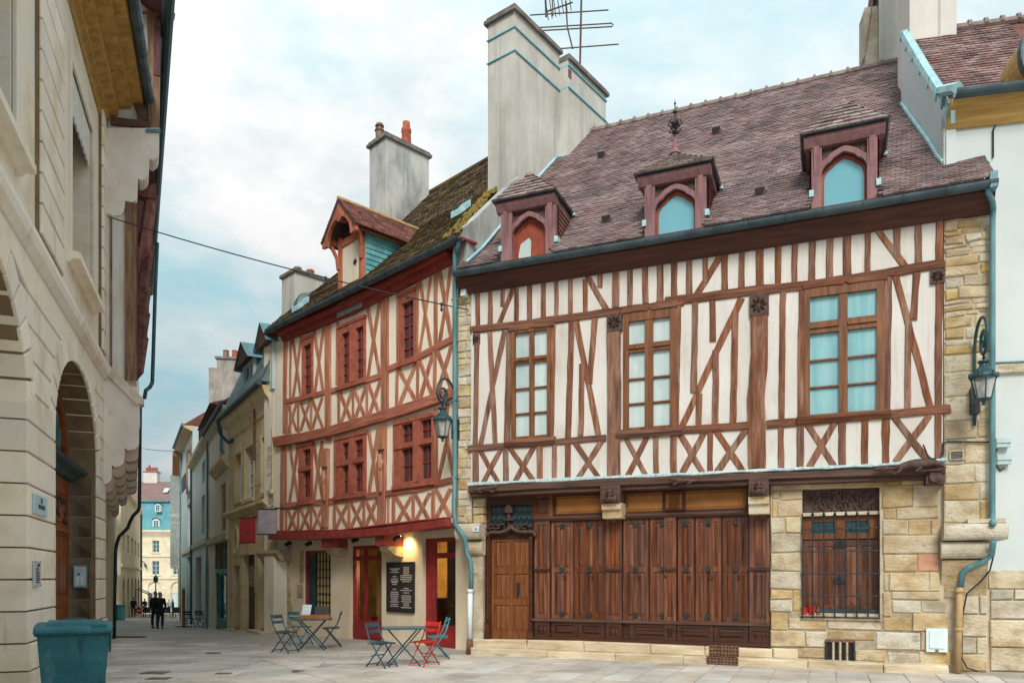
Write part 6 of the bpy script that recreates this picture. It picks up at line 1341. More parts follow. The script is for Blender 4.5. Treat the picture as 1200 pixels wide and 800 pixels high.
# ================================================================ white rendered neighbour on the far right
def right_house():
    pw = H.W(H.U(1108, .55), .55)
    N_ = Fr('white_house', 'white rendered house at the right edge with ochre eave cornice and tiled roof', 'house', (pw.x, pw.y), (.978, -.209)); rt = N_.root
    U = N_.U; P = N_.P
    uw = 0.0; uE = U(1380)
    zc0, zc1 = P(1160, 148)[1], P(1160, 124)[1]
    MB().box(-.03, uE, 0, .5, -.2, zc0+.05).out('wall', 'plaster_white', rt)
    # cornice of painted boards
    m = MB(); m.xprism([(-.05, zc0), (-.12, zc0+.08), (-.16, zc0+.2), (-.30, zc0+.26), (-.34, zc1), (.2, zc1), (.2, zc0)], uw-.0, uE); m.out('cornice', 'cornice_r', rt)
    prof = [(-.42+.11*math.cos(a), zc1+.08+.11*math.sin(a)) for a in [math.pi+math.pi*i/8 for i in range(9)]]; prof += [(y*.92-.0336, z+.008) for y, z in prof[::-1]]
    MB().xprism(prof, uw+.02, uE).out('gutter', 'zinc', rt)
    # string ledge low down
    z0, z1 = P(1180, 437)[1], P(1180, 427)[1]; MB().xprism([(-.08, z1), (-.1, z1-.02), (-.08, z0), (0, z0-.02), (0, z1+.03)], U(1163), uE).out('string_course', 'stone_p', rt); MB().box(U(1163), uE, -.11, 0, z1+.005, z1+.03).out('lead_strip', 'teal', rt)
    z = P(1180, 690)[1]; rg = random.Random(12)
    MB().box(U(1150), uE, -.04, 0, -.2, z).out('plinth_core', 'mortar', rt)
    stone_fill(N_, U(1158), uE-.5, .0, z, -.1, 0, ['stone_p', 'plinth_grey'], rt, (.34, .5), (.5, 1.0), .02, rg)
    z2 = P(1180, 668)[1]; MB().xprism([(-.04, z), (-.07, z+.02), (-.02, z2), (.02, z2), (.02, z)], U(1158), uE).out('plinth_ledge', 'stone_p', rt)
    # gable towards the lower roof, with stepped lead along its slope
    ug = uw; vg = lambda px, py: uyz(N_, px, py, ug)
    pr = [vg(1119, 134), vg(1108, 124), vg(1096, 109), vg(1080, 84), vg(1066, 60), vg(1056, 42)]
    eave = (-.36, zc1+.12); pr[0] = (-.4, pr[0][1]); ridge = pr[-1]
    lowz = lambda y: 8.4+y*1.0
    m = MB(); m.xprism([(-.04, zc0), (-.04, zc1-.05)]+pr[2:]+[(ridge[0], 8.0), (-.04, 8.0)], ug, ug+.16); m.out('gable_wall', 'plaster_white', rt)
    m = MB(); m.tube([(ug+.08, y, z+.02) for y, z in [(-.36, zc1+.16)]+pr[2:]], .10, 6); m.out('verge_lead', 'teal_pale', rt)
    for k in range(9):
        t = k/8*(len(pr)-1); i = min(int(t), len(pr)-2); y, z = lerp(pr[i], pr[i+1], t-i); MB().box(ug-.04, ug+.03, y-.008, y+.008, z-.12, z+.11).out('lead_seam', 'teal', rt)
    pts = []
    for k in range(14):
        y = .02+k*.33; w = N_.W(ug-.03, y); h = H.L(w.x, w.y)[1]
        if h < 5.3 and y < ridge[0]: pts.append((ug-.03, y, ZR(h)+.05))
    MB().tube(pts, .04, 6).out('lead_flashing', 'teal_pale', rt)
    m = MB(); m.prism([P(1104, 201), P(1120, 196), P(1160, 187), P(1160, 191), P(1104, 206)], -.05, .02); m.out('lead_flashing', 'teal_pale', rt)
    prof = [(eave[0], eave[1])]+[(y, z-.04) for y, z in pr[2:]]
    v = []
    for y, z in prof+[(9, 9)]: v += [(ug+.2, y, z-.05), (uE, y, z-.05)]
    mesh('roof_deck', v, [(i, i+1, i+3, i+2) for i in range(0, len(v)-2, 2)], 'tile_red', rt)
    roof_tiles(N_, prof, lambda y: ug+.18, lambda y: U(1260), .13, .19, 'tile_right', rt, lift=.024)
    a, b = ug+.1, U(1300)
    for i in range(8):
        q0, q1 = a+(b-a)*i/8, a+(b-a)*(i+1)/8; m = MB(); m.tube([(q0, ridge[0], ridge[1]), (q1-.03, ridge[0], ridge[1])], .08, 8); m.tube([(q1-.05, ridge[0], ridge[1]+.03), (q1+.02, ridge[0], ridge[1]+.03)], .10, 8); m.out('ridge_tile', 'ridge', rt)
    # round-headed dormer cut by the picture's edge
    yd = .35; uc, zc = P(1226, 76, yd); r = uc-U(1182, yd); D_ = empty('dormer', (uc, 0, 0), parent=rt)
    n = 20; ring = [(r*math.cos(a), zc+r*math.sin(a)*1.12) for a in [-.9+(math.pi+1.8)*i/n for i in range(n+1)]]
    m = MB()
    for p, q in zip(ring, ring[1:]):
        k = .93; P2, Q2 = (p[0]*k, zc+(p[1]-zc)*k), (q[0]*k, zc+(q[1]-zc)*k)
        m.add([(p[0], yd-.5, p[1]), (q[0], yd-.5, q[1]), (Q2[0], yd-.5, Q2[1]), (P2[0], yd-.5, P2[1]), (p[0], yd-.34, p[1]), (q[0], yd-.34, q[1]), (Q2[0], yd-.3, Q2[1]), (P2[0], yd-.3, P2[1])], [(0, 1, 2, 3), (0, 4, 5, 1), (2, 6, 7, 3)])
    m.out('arched_hood', 'zinc', D_)
    MB().prism([(p[0]*.94, zc+(p[1]-zc)*.94) for p in ring], yd-.42, yd+.9).out('soffit_board', 'cornice_r', D_)
    # tall paired chimney on the gable
    def stack(px0, px1, pyb, y, dx, dy, lab, mt, cap):
        u0, u1 = U(px0, y), U(px1, y); e = empty('chimney_stack', N_.W(u0, y, 12), rt.rotation_euler.z, lab, 'chimney'); zb = P((px0+px1)/2, pyb, y)[1]-12
        MB().box(0, u1-u0, 0, dy, zb-1.2, 5.5).out('flue', mt, e)
        return e, u1-u0, zb
    e, w, zb = stack(1066, 1121, 52, 2.6, 0, .9, 'pale square chimney rising beside the white house gable', 'chim_white', 0)
    m = MB(); m.box(w*.62, w*.66, -.012, 0, zb-.4, 5.5); m.out('render_joint', 'render_tan', e); m = MB(); m.box(-.06, w+.1, -.08, .02, zb-.12, zb+.04); m.out('lead_collar', 'teal', e)
    e, w, zb = stack(1030, 1064, 78, 5.0, 0, .9, 'grey rendered chimney behind the ridge of the big house', 'render_tan', 0)
    m = MB(); m.box(-.3, -.0, .1, .7, zb-.6, zb+1.6); m.out('side_flue', 'stone_p', e); m = MB(); m.add([(-.36, -.02, zb+.0), (.05, -.02, zb+3.0), (.05, .8, zb+3.0), (-.36, .8, zb+0)], [(0, 1, 2, 3)]); m.out('slanting_slab', 'tile_red', e)
    # thin pipe and small marks on the wall
    m = MB(); m.tube([(U(1166), -.03, P(1166, 149)[1]), (U(1163), -.03, P(1163, 153)[1]), (U(1163), -.03, P(1163, 186)[1])], .015, 5); m.out('cable', 'iron', rt)
    for px, py, lab in ((1174, 519, 'upper grey electric box on the white wall'), (1175, 539, 'lower grey electric box on the white wall')):
        u, z = P(px, py, -.05); b = empty('electric_box', N_.W(u, -.01, z), rt.rotation_euler.z, lab, 'electric box', 'electric boxes on the white wall')
        MB().box(-.11, .11, -.12, 0, -.08, .08).out('case', 'grey_pale', b); MB().box(-.115, .115, -.125, -.118, -.02, -.01).out('seam', 'iron', b)
    m = MB(); m.tube([(U(1168), -.02, P(1168, 526)[1]), (U(1166), -.02, P(1166, 530)[1]), (U(1167), -.02, P(1167, 545)[1]), (U(1172), -.02, P(1172, 552)[1]), (U(1176), -.02, P(1176, 548)[1])], .012, 5); m.out('cable', 'iron', rt)
M['cornice_r'] = material('ochre_eave_boards', [(170, 132, 70), (196, 160, 96)], (1.2, 20, 20), 5, .7, .4, (3, 30, 30))
M['plinth_grey'] = material('stained_plinth_stone', [(130, 134, 130), (186, 178, 162)], (2, 2, 2), 6, .9, .7, (16, 16, 20), rnd=.1)
M['tile_right'] = material('brown_red_tile', [(104, 80, 79), (128, 102, 99), (142, 118, 114)], (3, 3, 3), 4, .85, .35, (30, 30, 30), attr='rnd', rnd=.32, hue=.35, spots=((148, 100, 80), (5, 5, 5), .60, .72))
M['chim_white'] = material('pale_chimney_render', [(196, 190, 182), (216, 212, 206)], (.8, .8, .5), 5, .9, .2, (10, 10, 10), spots=((180, 168, 152), (1.6, 1.6, .6), .58, .8))
M['grey_pale'] = material('pale_grey_box', [(160, 182, 186), (182, 200, 204)], (5, 5, 5), 3, .5, .05)
right_house()
# ================================================================ ashlar mansion on the left
L = Fr('stone_mansion', 'cream ashlar mansion on the left with grooved stonework and tall arched wooden door', 'house', (-7.01, 11.03), (-.3516, .936))
def mansion():
    rt = L.root; U, P = L.U, L.P; rg = random.Random(31)
    a0, a1 = U(61.5), U(112); am = (a0+a1)/2; hw = (a1-a0)/2
    ue = U(121.5); u00 = -5.2
    zs = 4.15; zcr = P(87, 424)[1]
    lw = -4.7
    zstr = 6.30
    D = .5
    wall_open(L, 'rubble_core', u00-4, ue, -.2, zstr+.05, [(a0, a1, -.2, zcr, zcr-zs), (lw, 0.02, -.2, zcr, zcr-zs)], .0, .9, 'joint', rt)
    # courses
    zl = [.02, .31, .71]+[.71+.46*k for k in range(1, 9)]
    while zl[-1] < zstr-.3: zl.append(zl[-1]+.46)
    zl[-1] = zstr
    def ext(z, out=.48):   # half-width of the arch's outer curve at height z
        b = zcr-zs+.42
        if z <= zs: return hw+.0
        t = min((z-zs)/b, 1); return (hw+out)*math.sqrt(max(0, 1-t*t))
    def block(p, y0, y1, nm='ashlar_block', mt='stone_l'):
        """polygonal block with chamfered front"""
        n = len(p); c = (sum(q[0] for q in p)/n, sum(q[1] for q in p)/n); ch = .014
        pi = []
        for q in p:
            dx, dz = c[0]-q[0], c[1]-q[1]; pi.append((q[0]+math.copysign(min(ch, abs(dx)*.3), dx), q[1]+math.copysign(min(ch, abs(dz)*.3), dz)))
        v = [(q[0], y1, q[1]) for q in p]+[(q[0], y0+ch, q[1]) for q in p]+[(q[0], y0+rg.uniform(-.002, .002), q[1]) for q in pi]
        f = [(i, (i+1) % n, n+(i+1) % n, n+i) for i in range(n)]+[(n+i, n+(i+1) % n, 2*n+(i+1) % n, 2*n+i) for i in range(n)]+[tuple(range(2*n, 3*n))]
        return mesh(nm, v, f, mt, rt)
    g = .013
    for z0, z1 in zip(zl, zl[1:]):
        pr = -.05 if z1 > .75 else -.09
        A, B = z0+g, z1-g
        if z0 < zs-.1:
            block([(-.0, A), (a0+.0, A), (a0+.0, B), (0, B)], pr, D)
            block([(a1, A), (ue-.02, A), (ue-.02, B), (a1, B)], pr, D)
        else:
            o0, o1 = ext(A), ext(B)
            if am-o1 > .2 : 
                l0, l1 = -hw+ext(A)+0.0, -hw+ext(B)
                p = [(max(-hw+ext(A), -.0)*1, A), (am-o0-.01, A), (am-o1-.01, B), (max(-hw+ext(B), -2.2), B)]
                block(p, pr, .3)
            if am+o1 < ue-.05: block([(am+o0+.01, A), (ue-.02, A), (ue-.02, B), (am+o1+.01, B)], pr, .3)
    # voussoirs of both arches
    for cx, lo, hi in ((am, 0, math.pi), (-hw, 0, math.pi*.6)):
        n = 15
        for i in range(n):
            t0, t1 = math.pi*i/n+.012, math.pi*(i+1)/n-.012
            if t0 > hi: continue
            q = lambda t, r, h: (cx+r*math.cos(t), zs+h*math.sin(t))
            tm = (t0+t1)/2
            block([q(t0, hw, zcr-zs), q(tm, hw+.0, zcr-zs+.0), q(t1, hw, zcr-zs), q(t1, hw+.48, zstr-zs-.02), q(t0, hw+.48, zstr-zs-.02)], -.05, D, 'voussoir')
    # reveal stones of the left arch continue deeper
    for z0, z1 in zip(zl, zl[1:]):
        if z0 < zs: stone(L, -.004, .02, z0+g, z1-g, D+.01, D+.8, 'stone_l', rt, 'jamb_stone')
    MB().box(lw-.5, .3, 1.0, 1.1, -.2, 6.3).out('arch_back', 'wood_door', rt)
    # door
    y = .52; zt = P(80, 545, y)[1]
    zt = 3.9
    d = MB(); d.box(a0-.1, a1+.1, y+.1, y+.16, -.2, zcr+.1); dd = d.out('door_frame', 'wood_door', rt)
    m_ = am
    for p, q in ((a0, m_-.01), (m_+.01, a1)):
        w = q-p; cells = [(p+.3, q-.25, .35, 1.05), (p+.3, q-.25, 1.3, 2.55), (p+.3, q-.25, 2.8, 3.45)]
        o = leaf(L, 'door', (p, q, .05, zt-.1), y, cells, 'wood_door', rt, 0)
        m = MB()
        c = cells[2]
        for k in range(30):
            u, z = rg.uniform(c[0]+.06, c[1]-.06), rg.uniform(c[2]+.05, c[3]-.05); t = rg.uniform(0, 6); m.tube([(u+.07*math.cos(t+a*.9), y-.0, z+.07*math.sin(t+a*.9)) for a in range(5)], .014, 4)
        m.out('iron_scrollwork', 'iron', o)
        MB().box(p+.2, q-.15, y-.05, y, 2.62, 2.72).out('moulding', 'wood_door', o)
    MB().tube([(m_+.1, y-.02, 1.4), (m_+.1, y-.12, 1.38), (m_+.1, y-.13, 1.2), (m_+.1, y-.06, 1.1)], .025, 6).out('handle', 'iron', rt)
    # transom bar with carving, fanlight frame
    m = MB(); m.xprism([(y-.35, zt+.03), (y-.38, zt+.1), (y-.2, zt+.16), (y+.1, zt+.16), (y+.1, zt-.12), (y-.1, zt-.12), (y-.18, zt-.02)], a0+.0, a1-.0); m.out('transom', 'iron_teal', rt)
    o = skin('carved_crest', [(0, 0, 0, .16), (-.4, 0, .12, .14), (-.7, 0, .35, .12), (-.8, 0, .7, .1), (.4, 0, .12, .14), (.7, 0, .32, .12), (.85, 0, .6, .1), (0, -.05, .4, .17), (0, -.05, .8, .14), (-.25, 0, .9, .08), (.25, 0, .9, .08)], [(0, 1), (1, 2), (2, 3), (0, 4), (4, 5), (5, 6), (0, 7), (7, 8), (8, 9), (8, 10)], 'iron_teal', rt); o.location = (am, y-.12, zt+.25); o.scale = (.62, .5, .8)
    m = MB(); n = 18
    for k in range(n):
        t0, t1 = math.pi*k/n, math.pi*(k+1)/n; f = lambda t, s: (am+hw*s*math.cos(t), zs+(zcr-zs)*s*math.sin(t))
        p, q, Q_, P_ = f(t0, 1), f(t1, 1), f(t1, .88), f(t0, .88)
        m.add([(p[0], y, p[1]), (q[0], y, q[1]), (Q_[0], y, Q_[1]), (P_[0], y, P_[1]), (P_[0], y+.1, P_[1]), (Q_[0], y+.1, Q_[1])], [(0, 3, 2, 1), (3, 4, 5, 2)])
    for k in range(1, 4): m.box(am-hw*.86+hw*1.72*k/4-.04, am-hw*.86+hw*1.72*k/4+.04, y+.02, y+.08, zt, zs+1.1)
    m.out('fanlight_frame', 'wood_door', rt)
    # string course, upper wall, windows
    z0, z1 = zstr, 6.64
    MB().xprism([(-.02, z0), (-.07, z0+.02), (-.16, z0+.12), (-.19, z0+.22), (-.19, z1-.03), (-.16, z1), (.1, z1), (.1, z0)], u00-3, ue+.02).out('string_course', 'stone_l', rt)
    w0, w1 = U(82), U(107); zb, ztw = P(102, 342)[1], P(82, 70)[1]
    v0, v1 = U(-28), U(15)
    zE = 12.7
    wall_open(L, 'upper_wall', u00-3, ue, z1, zE, [(w0, w1, zb, ztw), (v0, v1, zb-.2, ztw)], .0, .42, 'stone_l', rt)
    for a, b, zz in ((w0, w1, zb), (v0, v1, zb-.2)):
        k = 0; z = zz
        while z < ztw-.1:
            h = .62; stone(L, b-.004, b+.03, z+.006, min(z+h, ztw)-.006, .02, .42, 'stone_l', rt, 'jamb_stone', .003, .008); z += h
        fr = wall_open(L, 'window', a, b, zz, ztw, [(a+.12, (a+b)/2-.06, zz+.1, ztw-1.0), ((a+b)/2+.06, b-.12, zz+.1, ztw-1.0), (a+.12, b-.12, ztw-.9, ztw-.1)], .36, .06, 'wood_door', rt)
        MB().box(a+.1, b-.1, .42, .43, zz, ztw).out('pane', 'darkpane_far', fr)
        # architrave and sill
        m = MB()
        for p, q in ((a-.2, a-.0), (b+.0, b+.2)): m.box(p, q, -.045, .02, zz-.06, ztw+.25)
        m.box(a-.0, b+.0, -.045, .02, ztw, ztw+.25); m.out('architrave', 'stone_l', fr)
        MB().xprism([(-.22, zz-.14), (-.22, zz-.02), (-.04, zz+.02), (.3, zz+.02), (.3, zz-.2), (-.05, zz-.2), (-.1, zz-.14)], a-.3, b+.3).out('sill', 'stone_l', fr)
        # scalloped window pelmet
        n = 9; pts = [(a+.02, ztw-.02), (b-.02, ztw-.02)]
        for i in range(n, -1, -1):
            x = a+.02+(b-a-.04)*i/n; pts.append((x, ztw-.72))
            if i > 0:
                xm = x-(b-a-.04)/n/2; pts += [(xm+.06, ztw-.80), (xm, ztw-.84), (xm-.06, ztw-.80)]
        MB().prism(pts, .02, .05).out('pelmet', 'pelmet_metal', fr)
    # grooved pilasters of the upper floor
    for p, q, h0 in ((U(41), U(68.5), .1), (U(115.5), ue-.02, .1)):
        z = z1+.25
        while z < zE-.3:
            block([(p, z+.018), (q, z+.018), (q, z+.47-.018), (p, z+.47-.018)], -h0, .05, 'pilaster_block'); z += .47
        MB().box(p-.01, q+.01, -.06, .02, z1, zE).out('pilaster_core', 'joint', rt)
    # wooden cornice and gutter
    pf = [(.1, 12.25), (-.03, 12.25), (-.06, 12.4), (-.14, 12.45), (-.16, 12.55), (-.34, 12.62), (-.36, 12.78), (-.62, 12.86), (-.64, 12.98), (-.86, 13.04), (-.9, 13.25), (.1, 13.25)]
    MB().xprism(pf, u00-3, ue+.05).out('cornice', 'cornice', rt)
    MB().tube([(u00-3, -1.0, 13.2), (0, -1.0, 13.2), (ue+.3, -1.0, 13.2)], .12, 10).out('gutter', 'zinc', rt)
    for k in range(9): u = ue-.2-k*.9; MB().tube([(u, -1.0, 13.2), (u+.04, -1.0, 13.2)], .13, 10).out('gutter_joint', 'zinc', rt)
    m = MB(); m.add([(u00-3, -1.1, 13.3), (ue+.1, -1.1, 13.3), (ue+.1, 5, 18.5), (u00-3, 5, 18.5)], [(0, 1, 2, 3)]); m.out('roof', 'tile_red', rt)
    MB().box(u00-3, ue, .9, 6, -.2, 13.2).out('house_body', 'stone_l', rt)
    # plaques and entry phone
    for x0, y0, x1, y1, mt, lab, lines in ((38.5, 577, 53.5, 604, 'plaque_blue', 'pale blue enamel wall plaque with a dark inscription left of the arched door', [('DE', .1, .28), ('MULNESSE', .085, -.12)]), (38.5, 653, 46, 688, 'plaque_grey', 'narrow grey notice plate screwed to the pier below the blue plaque', None)):
        xm = (x0+x1)/2; u0, u1 = U(x0, -.06), U(x1, -.06); za, zb_ = P(xm, y1-1, -.06)[1], P(xm, y0+4, -.06)[1]
        b = empty('wall_plaque', L.W((u0+u1)/2, -.055, (za+zb_)/2), rt.rotation_euler.z, lab, 'plaque'); w2, h2 = (u1-u0)/2, (zb_-za)/2
        MB().box(-w2, w2, -.03, .0, -h2, h2).out('plate', mt, b)
        if lines:
            for s, sz, zz in lines: text(s, sz*1.15, (0.02, -.033, h2*zz*1.6), (math.radians(90), 0, 0), 'ink', b)
        else:
            for k in range(8): MB().box(-w2*.6, w2*rg.uniform(.2, .65), -.033, -.03, h2*(.35-k*.15), h2*(.35-k*.15)+.018).out('lettering', 'ink', b)
            MB().lathe([(.005, -.03), (.03, 0), (.005, .03)], (0, -.033, h2*.68), 8).out('emblem', 'ink', b)
            for sx in (-1, 1):
                for sz in (-1, 1): MB().tube([(sx*w2*.8, -.036, sz*h2*.92), (sx*w2*.8, -.03, sz*h2*.92)], .012, 6).out('screw', 'iron', b)
    # entry phone on the right-hand reveal (plane across the wall)
    ya, z_a = uyz(L, 86.5, 688, a1-.0); yb, z_b = uyz(L, 102.5, 662, a1-.0)
    b = empty('entry_phone', L.W(a1-.02, (ya+yb)/2, (z_a+z_b)/2), rt.rotation_euler.z-math.pi/2, 'grey steel entry phone with camera and buttons on the door reveal', 'intercom'); w2 = abs(ya-yb)/2; h2 = (z_b-z_a)/2
    MB().box(-w2, w2, -.06, .04, -h2, h2).out('case', 'grey_metal', b); MB().box(-w2*.84, w2*.84, -.066, -.06, -h2*.88, h2*.88).out('panel', 'grey_pale', b)
    MB().tube([(-w2*.2, -.07, h2*.2), (-w2*.2, -.062, h2*.2)], .028, 8).out('lens', 'iron', b)
    for i in range(4):
        for j in range(2): MB().box(-w2*.6+j*w2*.7, -w2*.6+j*w2*.7+w2*.45, -.072, -.066, -h2*.75+i*h2*.2, -h2*.75+i*h2*.2+h2*.1).out('button', 'white_plastic', b)
    # wheeled bin
    X, Y = -5.66, 9.95; b = empty('wheeled_bin', (X, Y, 0), math.radians(27), 'large teal plastic wheeled bin with closed lid at the foot of the ashlar wall', 'bin'); b.scale = (.93, .95, .97)
    m = MB(); m.add([(-.36, -.32, .12), (.36, -.32, .12), (.33, .34, .12), (-.33, .34, .12), (-.425, -.40, .98), (.425, -.40, .98), (.425, .42, .98), (-.425, .42, .98)], [(0, 3, 2, 1), (0, 1, 5, 4), (1, 2, 6, 5), (2, 3, 7, 6), (3, 0, 4, 7)]); m.out('bin_body', 'bin', b)
    m = MB(); m.box(-.45, .45, -.43, .44, .96, .995); m.out('rim', 'bin_dark', b)
    m = MB(); pf = [(-.47, .985), (-.485, 1.01), (-.48, 1.045), (-.42, 1.075), (-.2, 1.10), (.3, 1.11), (.46, 1.09), (.47, .985)]; m.xprism(pf, -.46, .46); ld = m.out('lid', 'bin', b)
    m = MB(); m.xprism([(-.3, 1.09), (-.28, 1.125), (.2, 1.14), (.24, 1.10)], -.33, .33); m.out('raised_panel', 'bin', ld); MB().box(-.14, .12, .3, .5, 1.09, 1.15).out('hinge', 'bin_dark', ld); MB().box(.22, .4, -.44, -.2, 1.07, 1.105).out('handle', 'bin', ld); MB().tube([(-.47, .48, 1.02), (.47, .48, 1.02)], .025, 6).out('hinge_bar', 'bin_dark', b)
    m = MB(); m.box(.415, .445, -.3, .3, .72, .96); m.out('side_lift', 'bin_dark', b)
    for s in (-1, 1): MB().tube([(s*.33-.04, .36, .14), (s*.33+.04, .36, .14)], .14, 14).out('wheel', 'iron', b)
M['pelmet_metal'] = material('pale_cut_pelmet', [(196, 196, 190), (216, 216, 210)], (5, 5, 5), 4, .7, .2, spots=((160, 140, 110), (6, 6, 6), .6, .75))
M['plaque_blue'] = material('pale_blue_enamel', [(176, 206, 214), (194, 220, 226)], (4, 4, 4), 3, .35, 0)
M['plaque_grey'] = material('grey_notice_plate', [(176, 182, 184), (196, 200, 200)], (4, 4, 4), 3, .5, 0)
mansion()
# ================================================================ corbelled timber house behind it
Q = Fr('corbelled_house', 'narrow timbered house with stone corbels and plum struts beyond the ashlar mansion', 'house', (-9.66, 18.05), (-.443, .897))
def corbelled():
    rt = Q.root; q = lambda px, py, u=0: uyz(Q, px, py, u)
    def lobes(pts, u0, u1, nm, mt='stone_p'):
        """corbel seen from its flank: list of (y, z) thrown from the picture"""
        MB().xprism(pts, u0, u1).out(nm, mt, rt)
    def prof(px_list, top, left):
        out = [q(left, top)]
        x_r0 = px_list[0][0]; out.append(q(x_r0, top))
        for xr, xl, yb in px_list:
            r = (xr-xl)*.5
            out += [q(xr, yb-9), q(xr-1.5, yb-4), q(xr-5, yb-1), q(xl+4, yb), q(xl+.6, yb-2.5)]
        out.append(q(left, px_list[-1][2]-2)); return out
    up = prof([(186.6, 174.7, 188), (174.5, 161, 211), (161, 147, 238), (146, 128, 253)], 150, 121)
    lo = prof([(163, 145.5, 527), (145.5, 130.5, 547), (131, 119, 567)], 446, 117)
    cut = lambda pf, za, zb: pf
    lobes(up, 0, .55, 'corbel_stone', 'stone_w')
    # each lower corbel: two stones
    for k in range(6):
        u = k*2.1; dz = 0
        MB().xprism(lo if k == 0 else [(a, min(b, lo[0][1]-1.2) if False else b) for a, b in lo], u, u+.5).out('corbel_stone', 'stone_w' if k < 1 else 'stone_corb', rt)
    # flank of the first floor: plaster, posts
    y0, y1 = q(121, 300)[0], q(160, 300)[0]; zA, zB = q(150, 452)[1], q(150, 230)[1]
    MB().box(.06, .3, y1+.05, y0+.2, zA, zB+.3).out('plaster_panel', 'plaster', rt)
    p = lambda x: q(x, 300)[0]
    MB().box(.0, .35, p(160), p(146.5), zA, q(150, 236)[1]).out('corner_post', 'wood_old', rt)
    MB().box(.03, .2, p(131.5), p(128.8), zA, q(130, 255)[1]).out('post', 'wood_old', rt)
    # weathered sloping ledge over the lower corbel
    MB().xprism([q(120, 420), q(169, 468), q(169, 474), q(160, 474), q(120, 434)], -.06, .3).out('sloping_ledge', 'stone_p', rt)
    MB().xprism([q(117, 430), q(164, 472), q(164, 500), q(117, 500)], .02, .4).out('flank_stone', 'stone_w', rt)
    # upper flank under the eaves
    MB().xprism([q(126, 104), q(160, 104), q(172, 152), q(126, 152)], .06, .3).out('plaster_panel', 'render_tan', rt)
    MB().xprism([q(150, 98), q(160, 98), q(173, 140), q(163, 142)], .0, .3).out('dark_brace', 'brown_beam', rt)
    MB().xprism([q(130, 137), q(176, 143), q(176, 150), q(130, 146)], -.02, .3).out('sill_beam', 'brown_beam', rt)
    MB().xprism([q(172, -40), q(189, -40), q(187, 158), q(174, 158)], .02, .5).out('weathered_board', 'wood_old', rt)
    MB().xprism([q(156, -40), q(173, -40), q(175, 108), q(160, 100)], .1, .4).out('plaster_panel', 'render_tan', rt)
    MB().xprism([q(171, 152), q(188, 152), q(188, 156), q(171, 156)], -.04, .5).out('zinc_cap', 'teal', rt)
    MB().xprism([q(172, 156), q(187, 156), q(186, 172), q(172, 168)], .02, .5).out('beam_end', 'brown_beam', rt)
    MB().tube([(-.1, *q(166, 18)), (-.1, *q(190, 21)), (-.1, *q(202, 23))], .03, 6).out('iron_arm', 'rust', rt); MB().tube([(-.1, *q(202, 26)), (-.1, *q(203, 19))], .045, 6).out('hook', 'rust', rt)
    # facade, seen edge-on, with the struts that carry the eaves
    yf = y1; zlo, zhi = zA, 14.6
    ln = 19.4
    MB().box(.3, ln, yf, y0+.3, zA, zhi).out('facade_wall', 'plaster', rt)
    for k in range(12): MB().box(.3+k*1.6, .55+k*1.6, yf-.04, yf+.1, zA, zhi).out('post', 'plum_wood', rt)
    ye = -1.42; ztop = 15.1
    MB().tube([(-2.0, ye, ztop), (ln+.2, ye, ztop)], .14, 10).out('gutter', 'iron_teal', rt)
    MB().xprism([(ye-.05, ztop+.1), (4, ztop+4.5), (4, ztop+4.3), (ye+.05, ztop-.02)], -1.2, ln).out('roof', 'plum_wood', rt)
    MB().box(-.0, ln-.2, ye+.15, ye+.3, ztop-1.3, ztop-.1).out('eave_board', 'plum_wood', rt)
    zb = 12.1
    for k in range(5):
        u = 3.7+k*3.6
        MB().tube([(u, yf+.05, zb-1.5), (u, yf-.2, zb-1.15), (u, ye+.3, zb+.15), (u, ye+.22, zb+.45)], [.15, .17, .17, .13], 6).out('strut', 'plum_strut', rt)
        MB().box(u-.17, u+.17, ye+.15, yf+.1, zb+.3, zb+.72).out('strut_beam', 'plum_strut', rt)
        MB().box(u-.12, u+.12, ye+.2, ye+.42, zb+.72, ztop-.4).out('hanging_post', 'plum_wood', rt)
    MB().box(.6, ln-.3, ye+.22, ye+.4, zb+.74, zb+.95).out('purlin', 'plum_wood', rt)
    # ground wall with arches and the back body
    wall_open(Q, 'ground_wall', -.05, 19.6, -1.5, zA+.1, [(1.6, 3.0, .2, 3.6, .7), (4.4, 5.8, -.1, 3.5, .7), (7.6, 9.0, -.3, 3.4, .7)], .08, .35, 'stone_o', rt)
    MB().box(-.0, 19.6, .5, 5, -1.5, 14).out('house_body', 'stone_o', rt)
    for a in (1.6, 4.4, 7.6): MB().box(a, a+1.4, .36, .42, -.4, 3.6).out('door', 'wood_old', rt)
    stone_fill(Q, .0, .9, .05, 3.4, .04, .2, ['stone_o', 'stone_l'], rt, (.3, .45), (.4, .9), .015, random.Random(3))
    MB().box(-.04, 1.6, -.08, .1, -.1, .32).out('plinth_stone', 'stone_p', rt)
    # rainwater pipe: eave to ledge, then under the ledge and down the wall
    T = lambda px, py, u: (u, *q(px, py, u))
    MB().tube([T(184.5, 285, 6.0), T(182, 340, 5.5), T(179.5, 420, 4.8), T(178.5, 448, 4.5), T(176, 453, 4.4), T(171, 457, 4.2), T(169.5, 466, 4.0)], .055, 7).out('downpipe', 'iron_teal', rt, True)
    MB().tube([T(164.5, 470, 2.6), T(164, 520, 2.6), T(163.5, 593, 2.6), T(162, 598, 2.6), T(156, 604, 2.7), T(152, 612, 2.8), T(150, 618, 2.8), T(144, 624, 2.9), T(140, 628, 2.9), T(137, 636, 3.0), T(135.5, 645, 3.0), T(134, 748, 3.0)], .046, 7).out('downpipe', 'iron', rt, True)
M['plum_strut'] = material('plum_red_strut', [(96, 56, 52), (140, 92, 84)], (4, 4, 4), 6, .8, .4, rnd=.15)
M['stone_corb'] = material('mauve_grey_corbel', [(176, 150, 136), (206, 188, 172)], (2, 2, 2), 5, .9, .5, (18, 18, 18), rnd=.1)
corbelled()
